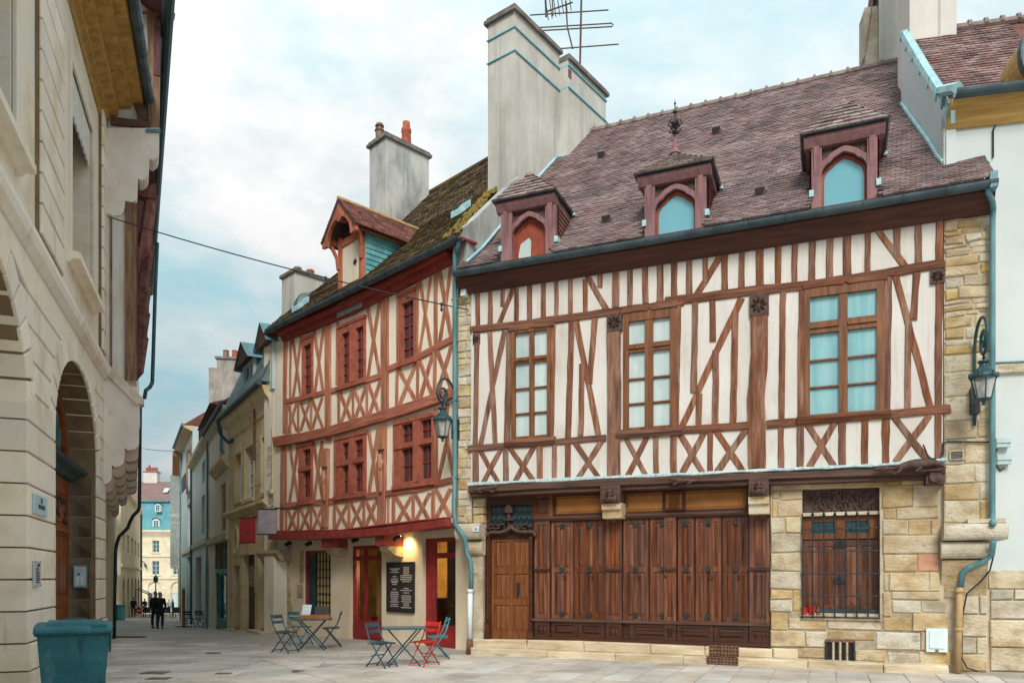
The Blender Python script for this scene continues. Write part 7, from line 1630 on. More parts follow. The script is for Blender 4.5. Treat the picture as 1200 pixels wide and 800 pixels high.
# ================================================================ houses down the street
def win(F, px0, py0, px1, py1, y=0):
    return F.rect(px0, py0, px1, py1, y)
def glaze(F, r, parent, y=.16, frame='white_wood', pane='darkpane_far', nx=2, nz=3, name='window'):
    u0, u1, z0, z1 = r[:4]
    fr = MB().box(u0, u0+.05, y-.05, y, z0, z1).box(u1-.05, u1, y-.05, y, z0, z1).box(u0+.05, u1-.05, y-.05, y, z0, z0+.06).box(u0+.05, u1-.05, y-.05, y, z1-.06, z1).out(name, frame, parent)
    MB().box(u0, u1, y, y+.02, z0, z1).out('pane', pane, fr)
    for i in range(1, nx): u = u0+(u1-u0)*i/nx; MB().box(u-.025, u+.025, y-.045, y, z0+.06, z1-.06).out('mullion', frame, fr)
    for i in range(1, nz): z = z0+(z1-z0)*i/nz; MB().box(u0+.05, u1-.05, y-.035, y, z-.018, z+.018).out('glazing_bar', frame, fr)
    return fr
def ochre_house():
    d = (.611, -1); O = Fr('ochre_house', 'ochre stone house with slate mansard and two dormers beside the red timbered house', 'house', (-10.86, 29.25), d); rt = O.root; P, U = O.P, O.U
    uL, uR = U(268.5), U(317); ze = (P(264, 496)[1]+P(316, 447)[1])/2-.1
    wins = [win(O, 276, 530, 283.5, 586), win(O, 287.5, 522, 297.5, 584), win(O, 307, 510, 319, 576)]
    zd = -.38
    drs = [(U(273), U(281), -.2, P(278, 662)[1]), (U(284), U(299), -.15, P(295, 648)[1]), (U(303.5), U(319), .0, P(313, 645)[1])]
    wall_open(O, 'wall', uL, uR+.15, -1.2, ze, wins+drs, 0, .3, 'stone_o', rt, True)
    for r in wins: glaze(O, r, rt, .2, 'white_wood', 'darkpane_far', 2, 4)
    for r in wins:
        MB().box(r[0]-.14, r[1]+.14, -.09, .0, r[2]-.12, r[2]-.005).out('sill', 'stone_o', rt); MB().box(r[0]-.12, r[0]-.004, -.04, 0, r[2], r[3]+.12).out('jamb', 'stone_o', rt); MB().box(r[1]+.004, r[1]+.12, -.04, 0, r[2], r[3]+.12).out('jamb', 'stone_o', rt)
    for r in drs:
        o = MB().box(r[0], r[1], .22, .28, r[2], r[3]).out('door', 'dark_door', rt); MB().box(r[0]+.15, r[1]-.15, .2, .22, r[2]+.5, r[2]+1.3).out('panel', 'dark_door', o); MB().box(r[0]+.15, r[1]-.15, .2, .22, r[2]+1.5, r[3]-.4).out('panel', 'pane_dark', o)
        MB().box(r[0]-.1, r[1]+.1, -.4, .25, r[2]-.3, r[2]).out('door_step', 'stone_step', rt)
    zl = (P(268, 604)[1]+P(318, 588)[1])/2
    MB().xprism([(-.22, zl+.1), (-.24, zl), (-.1, zl-.12), (0, zl-.18), (.02, zl+.16)], uL-.02, uR).out('string_course', 'stone_o', rt)
    MB().xprism([(0, ze-.8), (-.05, ze-.75), (-.08, ze-.4), (-.2, ze-.25), (-.28, ze), (.2, ze), (.2, ze-.8)], uL-.03, uR+.1).out('cornice', 'stone_o', rt)
    MB().tube([(uL-.2, -.36, ze+.05), (uR+.1, -.36, ze+.05)], .085, 8).out('gutter', 'zinc', rt)
    # ashlar joints
    rg = random.Random(6)
    stone_fill(O, uL, uR, zl+.2, ze-.85, -.022, .05, ['stone_o'], rt, (.42, .5), (.7, 1.3), .014, rg, 'ashlar_block', [(w[0]-.12, w[1]+.12, w[2]-.1, w[3]+.1) for w in wins], .004, .008)
    stone_fill(O, uL, uR+.1, -.6, zl-.2, -.022, .05, ['stone_o'], rt, (.38, .48), (.6, 1.2), .014, rg, 'ashlar_block', drs, .004, .008)
    # round window over the first door
    cu, cz = U(278), P(278, 632)[1]; m = MB(); m.tube([(cu+.33*math.cos(a), -.03, cz+.5*math.sin(a)) for a in [k*math.pi/10 for k in range(21)]], .07, 6, False); o = m.out('oval_window', 'stone_o', rt); MB().prism([(cu+.3*math.cos(a), cz+.46*math.sin(a)) for a in [k*math.pi/10 for k in range(20)]], -.032, -.026).out('pane', 'pane_dark', o)
    # iron bracket
    MB().tube([(U(301.5), -.1, P(301, 480)[1]), (U(301.5), -.1, P(301, 540)[1])], .035, 6).out('iron_bracket', 'rust', rt)
    # slate mansard with dormers, upper roof
    zt = ze+3.0
    MB().xprism([(-.3, ze+.12), (.9, zt), (4.0, zt+1.2), (4.0, ze)], uL-.02, uR+.1).out('mansard_roof', 'slate_o', rt)
    m = MB(); at_ = []
    for i in range(14):
        t0, t1 = i/14, (i+1.2)/14; A = lambda t: (-.3+1.2*t, ze+.12+2.88*t); y0_, z0 = A(t0); y1_, z1 = A(min(t1, 1)); u = uL-(.15 if i % 2 else 0)
        while u < uR+.1:
            a, b = max(u, uL), min(u+.3, uR+.1); u += .3
            if b-a < .03: continue
            m.add([(a+.006, y0_-.03, z0+.01), (b-.006, y0_-.03, z0+.01), (b-.006, y1_-.008, z1), (a+.006, y1_-.008, z1)], [(0, 1, 2, 3)]); at_.append(rg.random())
    o = mesh('slate', m.v, m.f, 'slate_o', rt, attr=at_); o['kind'] = 'stuff'
    for px0, px1, pyt, pyb, k in ((284, 297, 424, 472, 0), (308, 319, 404, 452, 1)):
        y = -.05; u0, u1 = U(px0, y), U(px1, y); xm = (px0+px1)/2; z1, z0 = P(xm, pyt, y)[1], P(xm, pyb, y)[1]-.2; um = (u0+u1)/2; w = (u1-u0)/2
        e = empty('dormer', (um, 0, 0), parent=rt); hh = .6
        wall_open(O, 'dormer_front', -w, w, z0, z1, [(-w+.16, w-.16, z0+.25, z1-.1)], y, .12, 'bluegrey_wall', e)
        MB().box(-w+.14, w-.14, y+.12, y+.14, z0+.2, z1-.05).out('pane', 'darkpane_far', e)
        m = MB(); m.box(-.03, .03, y+.05, y+.12, z0+.25, z1-.1); m.box(-w+.16, w-.16, y+.06, y+.12, (z0+z1)/2+.2, (z0+z1)/2+.25); m.out('casement', 'white_wood', e)
        for s in (-1, 1): MB().box(s*w-.05, s*w+.05, y+.1, 1.6, z0, z1).out('cheek', 'teal', e)
        MB().prism([(-w-.2, z1-.05), (w+.2, z1-.05), (0, z1+hh)], y-.2, y-.08).out('pediment', 'brown_beam', e)
        m = MB(); v = [(-w-.25, y-.25, z1-.08), (0, y-.25, z1+hh+.06), (w+.25, y-.25, z1-.08), (-w-.25, 2.2, z1-.08), (0, 2.2, z1+hh+.06), (w+.25, 2.2, z1-.08)]; m.add(v, [(0, 1, 4, 3), (1, 2, 5, 4)]); m.out('dormer_roof', 'teal', e)
        MB().tube([(-w-.2, y-.22, z1-.02), (-w-.2, y+.3, z1-.02)], .1, 8).out('cornice_roll', 'teal', e)
    # downpipe bend at the left end
    MB().tube([(uL-.1, -.38, ze-.05), (uL-.1, -.3, ze-.5), (uL+.5, -.12, ze-.9), (uL+.9, -.06, ze-.85)], .06, 6).out('rain_pipe', 'iron_teal', rt)
    # chimney with four pots behind
    y = 3.4; u0, u1 = U(254, y), U(291, y); z0, z1 = P(270, 480, y)[1], P(270, 400, y)[1]
    e = empty('chimney_stack', O.W(u0, y, z0), .12, 'broad weathered chimney with four pots behind the ochre house', 'chimney')
    u1 = u0+38/FPX*O.W(u0, y).y
    MB().box(0, u1-u0, 0, 1.1, -3, z1-z0).out('flue', 'render_old', e); MB().box(-.1, u1-u0+.1, -.1, 1.2, z1-z0, z1-z0+.14).out('cap', 'cap_stone', e)
    for k, mt in enumerate(('clay_steel', 'terracotta', 'terracotta', 'terracotta')): MB().lathe([(.2, 0), (.18, .45), (.21, .47), (.18, .56)], (.45+k*.55+(.9 if k == 3 else 0), .5, z1-z0+.14), 8).out('chimney_pot', mt, e)
    MB().box(-.5, 0, .05, .9, -3, (z1-z0)*.86).out('side_flue', 'render_old', e)
    # two banners on brackets
    for px0, py0, px1, py1, mt, lab in ((281, 607, 299, 635, 'red_sign', 'dark red square hanging sign on the ochre house'), (302.5, 597, 324, 625, 'grey_sign', 'mauve grey square hanging sign next to the red hanging sign')):
        y = -.75; Y0 = P((px0+px1)/2, py0, y); w = O.W(U((px0+px1)/2, y), y); c = Vector((w.x, w.y, 0)); sx = (px1-px0)/FPX*w.y; z1, z0 = Y0[1], P((px0+px1)/2, py1, y)[1]
        b = empty('hanging_sign', (w.x, w.y, z0), 0, lab, 'sign', 'signs hanging from the ochre house'); h = z1-z0
        MB().box(-sx/2, sx/2, -.025, .025, 0, h).out('panel', mt, b); MB().box(-sx/2-.02, sx/2+.02, -.035, .035, h, h+.03).box(-sx/2-.02, sx/2+.02, -.035, .035, -.03, 0).out('frame', 'iron', b); MB().tube([(sx/2-.05, 0, h+.05), (sx/2+.5, .35, h+.05)], .02, 5).out('bracket', 'iron', b)
def terrace():
    def H_(lab, px0, Z0, px1, Z1, d, **k):
        X0, X1 = (px0-600)/FPX*Z0, (px1-600)/FPX*Z1
        F = Fr('street_house', lab, 'house', (X0, Z0), (X1-X0, Z1-Z0), 'houses along the narrow street'); return F, math.hypot(X1-X0, Z1-Z0)
    # ivory house next to the ochre one
    F, w = H_('ivory street house with turquoise shopfront next to the ochre house', 245.5, 35.6, 269, 29.3, None); rt = F.root; P, U = F.P, F.U
    ze = P(250, 504)[1]; zl = P(266, 541)[1]
    ws = [win(F, 257, 512, 262, 545), win(F, 258.5, 566, 264.5, 622)]
    zs = P(257, 632)[1]; sh = (U(252), U(266.5), -.55, zs-.1)
    wall_open(F, 'wall', 0, w, -1.5, ze, [ws[0], ws[1], sh], 0, .3, 'cream_wall', rt, True)
    glaze(F, ws[0], rt, .2); MB().box(ws[1][0], ws[1][1], .1, .2, ws[1][2], ws[1][3]).out('blind', 'ochre_panel', rt)
    MB().xprism([(-.3, zl+.12), (-.3, zl), (-.1, zl-.25), (0, zl-.3), (.02, zl+.2)], w*.36, w).out('ledge', 'stone_o', rt)
    MB().xprism([(-.25, ze+.02), (-.25, ze-.12), (0, ze-.35), (.1, ze+.02)], -.02, w+.02).out('eave_cornice', 'stone_p', rt); MB().tube([(0, -.32, ze+.03), (w, -.32, ze+.03)], .09, 7).out('gutter', 'zinc', rt)
    MB().xprism([(-.3, ze+.1), (3.5, ze+3.2), (3.5, ze)], 0, w).out('roof', 'tile_red', rt)
    MB().xprism([(-.15, zs+.15), (-.15, zs-.1), (0, zs-.16), (.02, zs+.2)], 0, w).out('fascia', 'stone_p', rt)
    fr = wall_open(F, 'shopfront', sh[0], sh[1], sh[2], sh[3], [(sh[0]+.15, sh[0]+.8, sh[2]+.7, sh[2]+2.4), (sh[0]+1.0, sh[1]-.9, sh[2]+.5, sh[2]+2.3), (sh[1]-.75, sh[1]-.12, sh[2]+.7, sh[2]+2.4), (sh[0]+.15, sh[1]-.15, sh[2]+2.6, sh[3]-.2)], .06, .1, 'shop_teal', rt)
    MB().box(sh[0], sh[1], .16, .2, sh[2], sh[3]).out('pane', 'pane_teal', fr); MB().box(sh[0], sh[1], .0, .06, sh[2]+2.42, sh[2]+2.56).out('transom', 'shop_blue', fr)
    for k in range(6): u = sh[0]+.1+(sh[1]-sh[0]-.2)*k/5; MB().box(u-.05, u+.05, .0, .06, sh[2]+2.6, sh[3]).out('post', 'orange_wood' if k % 2 else 'shop_teal', fr)
    MB().box(sh[0]-.2, sh[1]+.3, -.3, .1, -1.2, sh[2]).out('doorstep', 'stone_step', rt)
    MB().tube([(.05, -.1, ze), (.05, -.1, zs+.2), (-.1, -.1, zs-.1), (-.1, -.1, -1)], .05, 6).out('downpipe', 'teal', rt)
    MB().tube([(w*.82, -.15, P(264, 500)[1]), (w*.82, -.15, P(264, 530)[1]), (w*.86, -.1, P(264, 531)[1])], .06, 6).out('rain_pipe', 'teal', rt)
    # grey plastered house with blue arched door
    F, w = H_('grey plastered street house with light blue arched door', 226, 45, 245.3, 35.7, None); rt = F.root; P, U = F.P, F.U
    ze = P(238, 523)[1]; zs = P(234, 640)[1]
    ws = [win(F, 237, 540, 240.5, 565), win(F, 243, 532, 245, 560), win(F, 236.5, 580, 240, 625), win(F, 242, 575, 244.6, 622)]
    dr = (U(229.5), U(236), -.8, P(233, 652)[1]); ar = (U(240.5), U(245), -.75, P(243, 652)[1], .5)
    wall_open(F, 'wall', 0, w, -2, ze, ws+[dr, ar], 0, .3, 'plaster_white', rt, True)
    for r in ws: glaze(F, r, rt, .18, 'white_wood', 'darkpane_far', 2, 3)
    MB().box(dr[0], dr[1], .3, .34, dr[2], dr[3]).out('shop_entrance', 'pane_teal', rt); MB().box(dr[0]+.9, dr[0]+1.0, .1, .3, dr[2], dr[3]).out('door_post', 'shutter_grey', rt)
    d = MB().box(ar[0], ar[1], .2, .26, ar[2], ar[3]).out('arched_door', 'shop_blue', rt); MB().box(ar[0]+.25, ar[1]-.25, .17, .2, ar[2]+.8, ar[2]+2.2).out('pane', 'ochre_panel', d)
    MB().box(0, w, -.1, .0, zs, zs+.25).out('fascia', 'stone_p', rt)
    MB().xprism([(-.3, ze+.02), (-.3, ze-.14), (0, ze-.4), (.1, ze+.02)], -.02, w).out('eave_cornice', 'stone_p', rt)
    zt = P(240, 484)[1]; MB().box(w*.36, w*.98, .4, 3, ze, zt).out('clad_attic', 'slate_far', rt); MB().xprism([(-.0, zt), (.2, zt+.1), (3.2, zt+1.0), (3.2, zt)], w*.3, w).out('attic_roof', 'tile_red', rt); MB().xprism([(-.3, ze+.05), (.5, ze+.6), (.5, ze)], 0, w).out('roof', 'zinc', rt)
    e = MB().box(w*.3, w*.42, .5, 1.1, zt-.2, zt+.8).out('chimney', 'render_old', rt)
    for k in range(2): MB().lathe([(.15, 0), (.13, .4), (.15, .42)], (w*.33+k*.4, .8, zt+.8), 7).out('chimney_pot', 'terracotta', e)
    MB().tube([(.02, -.1, ze), (.02, -.1, -1.5)], .055, 6).out('downpipe', 'iron_teal', rt)
    # blue-grey house
    F, w = H_('blue grey street house with reddish shutters on the upper floor', 213.5, 53.2, 225.8, 45.1, None); rt = F.root; P, U = F.P, F.U
    ze = P(219, 525)[1]+.6
    ws = [win(F, 220, 525, 224, 575), win(F, 219.5, 590, 223.5, 640)]; dr = (U(219), U(224), -1.0, P(221, 652)[1])
    wall_open(F, 'wall', 0, w, -2.2, ze, ws+[dr], 0, .3, 'bluegrey_wall', rt, True)
    for r in ws: glaze(F, r, rt, .18, 'white_wood', 'darkpane_far', 2, 4)
    for s in (0, 1): MB().box(ws[0][s]-(.5 if s == 0 else 0), ws[0][s]+(0 if s == 0 else .5), -.06, -.01, ws[0][2], ws[0][3]).out('shutter', 'orange_wood', rt)
    MB().box(dr[0], dr[1], .2, .26, dr[2], dr[3]).out('door', 'shop_teal', rt); MB().box(ws[0][0]-.2, ws[0][1]+.2, -.35, -.3, ws[0][2], ws[0][2]+.9).out('balcony_rail', 'iron_teal', rt)
    MB().xprism([(-.5, ze+.02), (-.5, ze-.1), (0, ze-.3), (.1, ze+.02)], -.02, w).out('eave', 'stone_o', rt); MB().xprism([(-.5, ze+.05), (3, ze+2.6), (3, ze)], 0, w).out('roof', 'tile_red', rt); MB().tube([(0, -.55, ze+.05), (w, -.55, ze+.05)], .1, 6).out('gutter', 'teal', rt)
    MB().tube([(.05, -.12, ze), (.05, -.12, -2)], .055, 6).out('downpipe', 'teal', rt); MB().box(0, w, -.08, 0, P(220, 648)[1], P(220, 645)[1]).out('fascia', 'stone_p', rt)
    # last house of the row with grey shutters
    F, w = H_('last house of the right hand row with tall grey shutters', 208.5, 84, 213.3, 53.4, None); rt = F.root; P, U = F.P, F.U
    ze = P(212, 545)[1]
    ws = [(w*.80, w*.88, 6.4, 9.2), (w*.80, w*.88, 2.6, 5.4), (w*.55, w*.63, 6.4, 9.2), (w*.55, w*.63, 2.6, 5.4), (w*.3, w*.38, 6.4, 9.2), (w*.3, w*.38, 2.6, 5.4)]
    wall_open(F, 'wall', 0, w, -3.5, ze, ws, 0, .3, 'stone_far', rt, True)
    for r in ws:
        f = glaze(F, r, rt, .18, 'white_wood', 'darkpane_far', 2, 3)
        for s in (0, 1): MB().add([(r[s], -.02, r[2]), (r[s]+(-.4 if s == 0 else .4), -.75, r[2]), (r[s]+(-.4 if s == 0 else .4), -.75, r[3]), (r[s], -.02, r[3]), (r[s]+.03, .02, r[2]), (r[s]+(-.37 if s == 0 else .43), -.73, r[2]), (r[s]+(-.37 if s == 0 else .43), -.73, r[3]), (r[s]+.03, .02, r[3])], [(0, 1, 2, 3), (7, 6, 5, 4), (1, 5, 6, 2), (3, 2, 6, 7), (0, 4, 5, 1)]).out('shutter', 'shutter_grey', rt)
    MB().xprism([(-.6, ze), (-.6, ze-.15), (0, ze-.5), (.1, ze)], 0, w).out('eave', 'orange_wood', rt); MB().xprism([(-.6, ze+.03), (3, ze+2.4), (3, ze)], 0, w).out('roof', 'tile_red', rt)
    # left-hand row beyond the corbelled house
    F, w = H_('plain ochre street house half hidden by the stone corbels', 136.8, 36, 142, 57, None); F.root
    rt = F.root; zz = [(3+k*3.2, 4.2+k*3.2, 4.2, 6.2) for k in range(8)]+[(3+k*3.2, 4.2+k*3.2, -.6, 2.2, .6) for k in range(8)]
    F2 = F; wall_open(F, 'wall', 0, w, -2.5, 8.6, zz, .3, .3, 'stone_far', rt, True)
    for r in zz: glaze(F, r, rt, .5, 'white_wood', 'darkpane_far', 2, 2)
    MB().xprism([(-.1, 8.6), (4, 11), (4, 8.6)], 0, w).out('roof', 'tile_red', rt)
    F, w = H_('ochre arcaded street house where the street bends on the left', 141.6, 60, 164.5, 85, None); rt = F.root; P, U = F.P, F.U
    zl = P(150, 663)[1]; n = 5; ze = P(161, 594)[1]; us = [w*(.06+.19*k) for k in range(n)]
    a = [(u, u+w*.1, P(150, 655)[1]+.6, P(150, 640)[1]+1.0) for u in us]; b = [(u-.1, u+w*.11, -2.3, zl-1.0, 1.1) for u in us]
    wall_open(F, 'wall', 0, w, -3.5, ze, a+b, 0, .35, 'stone_far', rt, True)
    for r in a: glaze(F, r, rt, .2, 'white_wood', 'darkpane_far', 2, 3)
    for k, r in enumerate(b): glaze(F, r, rt, .3, 'orange_wood' if k > 2 else 'wood_old', 'warm_room' if k > 2 else 'pane_dark', 2, 1)
    for r in b[3:]: MB().add([(r[0], -.02, r[3]-1.1), (r[1], -.02, r[3]-1.1), (r[1], -1.2, r[3]-1.7), (r[0], -1.2, r[3]-1.7)], [(0, 3, 2, 1)]).out('awning', 'cloth_dark', rt)
    MB().box(0, w, -.14, 0, zl-.15, zl+.1).out('string_course', 'stone_far', rt); MB().xprism([(-.3, ze), (-.3, ze-.2), (0, ze-.4), (.1, ze)], 0, w).out('cornice', 'stone_far', rt); MB().xprism([(-.3, ze+.02), (3.5, ze+3), (3.5, ze)], 0, w).out('roof', 'tile_red', rt)
    MB().tube([(w-.1, -.1, ze), (w-.1, -.1, -3)], .1, 6).out('downpipe', 'aerial_rust', rt)
def far_building():
    Y = 99.0; x = lambda px: (px-600)/FPX*Y
    F = Fr('mansard_building', 'cream building closing the street with blue green slate mansard and brown roof', 'house', (x(150), Y), (1, .03)); rt = F.root; P, U = F.P, F.U
    uL, uR = U(128), U(232); ze = P(188, 621)[1]; zm = P(188, 586)[1]; zr = P(188, 558)[1]
    z1 = P(188, 651)[1]; z2 = P(188, 677)[1]
    up = [win(F, p, 633, p+8, 647) for p in (178.5, 202.5, 154, 226)]; mid = [win(F, p, 657, p+8.5, 673) for p in (178, 202.5, 153, 226)]
    ar = [(U(173), U(190), -2.9, P(181, 681)[1], .9), (U(200), U(217), -2.9, P(208, 681)[1], .9), (U(148), U(163), -2.9, P(155, 681)[1], .9)]
    wall_open(F, 'wall', uL, uR, -4.5, ze, up+mid+ar, 0, .35, 'stone_far', rt, True)
    for r in up+mid: glaze(F, r, rt, .2, 'white_wood', 'darkpane_far', 2, 3); MB().box(r[0]-.2, r[1]+.2, -.1, 0, r[2]-.15, r[2]-.01).out('sill', 'stone_far', rt)
    for k, r in enumerate(ar):
        o = MB().box(r[0], r[1], .25, .3, r[2], r[3]).out('shop_window', 'pane_dark' if k == 0 else 'pane', rt); MB().box(r[0], r[1], .18, .25, r[3]-1.5, r[3]).out('fanlight', 'stone_far', o)
        for t in (.33, .66): u = r[0]+(r[1]-r[0])*t; MB().box(u-.05, u+.05, .2, .25, r[2], r[3]-1.5).out('mullion', 'white_wood', o)
    for z in (z1, z2): MB().box(uL, uR, -.15, 0, z-.12, z+.12).out('string_course', 'stone_far', rt)
    MB().xprism([(-.5, ze+.03), (-.5, ze-.2), (-.2, ze-.6), (0, ze-.9), (.1, ze)], uL, uR).out('cornice', 'stone_far', rt)
    MB().xprism([(-.3, ze), (.9, zm), (3, zm), (3, ze)], uL, uR).out('mansard_roof', 'slate_far', rt)
    MB().xprism([(.7, zm-.05), (5.5, zr), (9, zm)], uL, uR).out('upper_roof', 'tile_brown_far', rt); MB().box(uL, uR, .55, .9, zm-.12, zm+.1).out('roof_gutter', 'teal', rt)
    for px, py, h, w in ((183, 612.5, 12, 7), (206.5, 612.5, 12, 7), (185, 594, 10.5, 5.5)):
        u, z = P(px, py+h*.5, -.1); ww = w/FPX*Y/2; hh = h/FPX*Y; e = empty('dormer', (u, 0, z), parent=rt)
        n = 8; arc = [(ww*1.15*math.cos(t), hh*.72+ww*.7*math.sin(t)) for t in [math.pi*k/n for k in range(n+1)]]
        MB().prism([(ww*1.15, 0)]+arc+[(-ww*1.15, 0)], -.15, 1.2).out('dormer_front', 'white_wood', e)
        for s in (-1, 1):
            for k in range(3): MB().box(s*ww*.42-ww*.33, s*ww*.42+ww*.33, -.17, -.15, hh*(.1+.22*k), hh*(.28+.22*k)).out('pane', 'darkpane_far', e)
        m = MB()
        for k in range(n): p, q = arc[k], arc[k+1]; m.add([(p[0]*1.12, -.3, p[1]+.08), (q[0]*1.12, -.3, q[1]+.08), (q[0]*1.12, 1.4, q[1]+.08), (p[0]*1.12, 1.4, p[1]+.08)], [(0, 1, 2, 3)])
        m.out('dormer_hood', 'tile_brown_far', e)
    u, z = P(206, 594, .5); MB().box(u-.25, u+.25, .1, .8, z-.3, z+.3).out('skylight', 'white_wood', rt)
    u, z = P(194, 574, 2.5); MB().add([(u-.3, 2.3, z-.3), (u+.3, 2.3, z-.3), (u+.4, 2.8, z+.3), (u-.2, 2.8, z+.3)], [(0, 1, 2, 3)]).out('skylight', 'pane', rt)
    # ridge chimneys
    for px0, px1, pyt, lab, mt, n in ((168, 184, 553, 'long pale chimney with a row of terracotta pots on the mansard building', 'chim_white', 5), (207, 211.5, 553, 'small brick red chimney at the right end of the mansard roof', 'terracotta', 0)):
        y = 5.2; u0, u1 = U(px0, y), U(px1, y); z = P(188, pyt, y)[1]; e = empty('chimney_stack', F.W(u0, y, zr), 0, lab, 'chimney'); MB().box(0, u1-u0, 0, 1, -1.6, z-zr).out('flue', mt, e); MB().box(-.1, u1-u0+.1, -.1, 1.1, z-zr, z-zr+.12).out('cap', 'teal', e)
        for k in range(n): MB().lathe([(.17, 0), (.15, .5+.3*(k == 1)), (.18, .55+.3*(k == 1))], (.25+k*(u1-u0-.5)/4, .5, z-zr+.12), 7).out('chimney_pot', 'terracotta', e)
    # lantern bracket on its wall
    b = F.W(U(169), -.2, P(169, 662)[1]); l = empty('wall_lantern', b, 0, 'distant wrought iron lantern cluster on the left of the cream end building', 'lantern'); l.scale = (.6, .6, .6)
    MB().tube([(-.9, .2, -.4), (-.9, -.2, .6), (-.3, -.3, 1.0), (.3, -.3, .7), (.3, -.3, .2)], .06, 6).out('bracket', 'iron', l)
    for s in (-1, 1): MB().lathe([(.08, -.6), (.22, -.15), (.28, .1), (.1, .3), (.02, .4)], (s*.55, -.3, 0), 8).out('lamp', 'iron_teal', l); MB().tube([(s*.55, -.3, .35), (0, -.3, .8)], .05, 5).out('arm', 'iron', l)
    MB().box(-.0, .12, -.3, -.1, -4.0, .2).out('post', 'iron', l) if False else None
M['dark_door'] = material('dark_brown_door', [(54, 40, 36), (84, 62, 52)], (8, 8, 2), 5, .5, .2)
M['slate_o'] = material('weathered_slate', [(110, 134, 142), (150, 168, 172)], (3, 3, 3), 5, .6, .3, (20, 20, 20), attr='rnd', rnd=.2)
M['render_old'] = material('worn_chimney_render', [(134, 128, 122), (170, 164, 156)], (1.6, 1.6, 1.2), 6, .95, .5, (12, 12, 12), spots=((150, 116, 92), (2.4, 2.4, 4), .58, .72))
M['tile_brown_far'] = material('brown_tile_roof', [(112, 88, 84), (136, 110, 104)], (.6, 3, 3), 6, .85, .3, (6, 6, 6))
ochre_house(); terrace(); far_building()
# ================================================================ street furniture, café, people, wires
def lantern(F, px, u, z, s, flip, lab, k=1.0):
    """wall lantern on a scrolled bracket; local y = out of the wall (towards the street), z up"""
    e = empty('wall_lantern', F.W(u, .0, z), F.root.rotation_euler.z, lab, 'lantern', 'wrought iron wall lanterns')
    e.rotation_euler.z += math.radians(flip)
    st = MB(); so_, hb, rise = s
    arc = [(0, -.05-(so_-.05)*.5*(1-math.cos(math.pi*i/14)), hb+rise*math.sin(math.pi*i/14)) for i in range(15)]
    r0 = .2 if so_ < .9 else .25; cy = -(so_-r0); sw = []
    for i in range(1, 34):
        t = i/33; a = t*math.pi*3.1; r = r0*(1-t)**.75+.03*t
        sw.append((0, cy-r*math.cos(a)*.95+.03*t, hb-r*math.sin(a)))
    st.tube([(0, -.04, -.62), (0, -.05, hb-.25)]+arc+sw, .026, 7); st.out('bracket', 'iron_teal', e, True)
    m = MB(); m.tube([(0, .04, .12), (0, -.06, .12)], .02, 6); m.tube([(0, .04, -.5), (0, -.06, -.5)], .02, 6); m.box(-.07, .07, -.10, .03, -.42, .02); m.out('wall_fixing', 'iron', e)
    yl, zl = cy, hb-r0-.08
    m = MB(); m.tube([(0, yl, zl+.12), (0, yl, zl-.02)], .018, 6); m.lathe([(.005, -.02), (.035, 0), (.005, .03)], (0, yl, zl+.04), 8); m.out('hanger', 'iron', e)
    lp = empty('lamp', (0, yl, zl), parent=e)
    m = MB(); m.lathe([(.205, -.30), (.215, -.27), (.20, -.235), (.175, -.22), (.12, -.15), (.07, -.10), (.06, -.055), (.09, -.035), (.09, -.01), (.03, 0)], (0, 0, 0), 12)
    for i in range(6): a = i*math.pi/3; m.lathe([(.03, -.28), (.022, -.22), (.006, -.2)], (.2*math.cos(a), .2*math.sin(a), 0), 5)
    m.out('crown', 'iron_teal', lp)
    m = MB(); m.lathe([(.18, -.30), (.105, -.63)], (0, 0, 0), 6); g = m.out('glass', 'lamp_glass', lp)
    m = MB()
    for i in range(6): a = math.pi*(i+.5)/3; m.tube([(.185*math.cos(a), .185*math.sin(a), -.30), (.11*math.cos(a), .11*math.sin(a), -.64)], .010, 5)
    m.tube([(.115*math.cos(a*math.pi/3+.52), .115*math.sin(a*math.pi/3+.52), -.635) for a in range(7)], .014, 5, False)
    m.lathe([(.01, -.74), (.035, -.72), (.02, -.69), (.06, -.66), (.115, -.645)], (0, 0, 0), 8); m.out('cage', 'iron_teal', lp)
    m = MB(); m.lathe([(.04, -.34), (.05, -.42), (.05, -.5), (.02, -.54)], (0, 0, 0), 8); m.out('bulb', 'white_plastic', lp)
u1 = H.P(535, 494, 0)[0]; lantern(H, 535, u1, 5.14, (.72, .47, .36), -9, 'wrought iron wall lantern with scroll bracket between the two timbered houses')
u1 = H.P(1141.5, 435, 0)[0]; lantern(H, 1141, u1, 4.89, (.92, .66, .42), 3, 'wrought iron wall lantern with scroll bracket on the right stone pier')
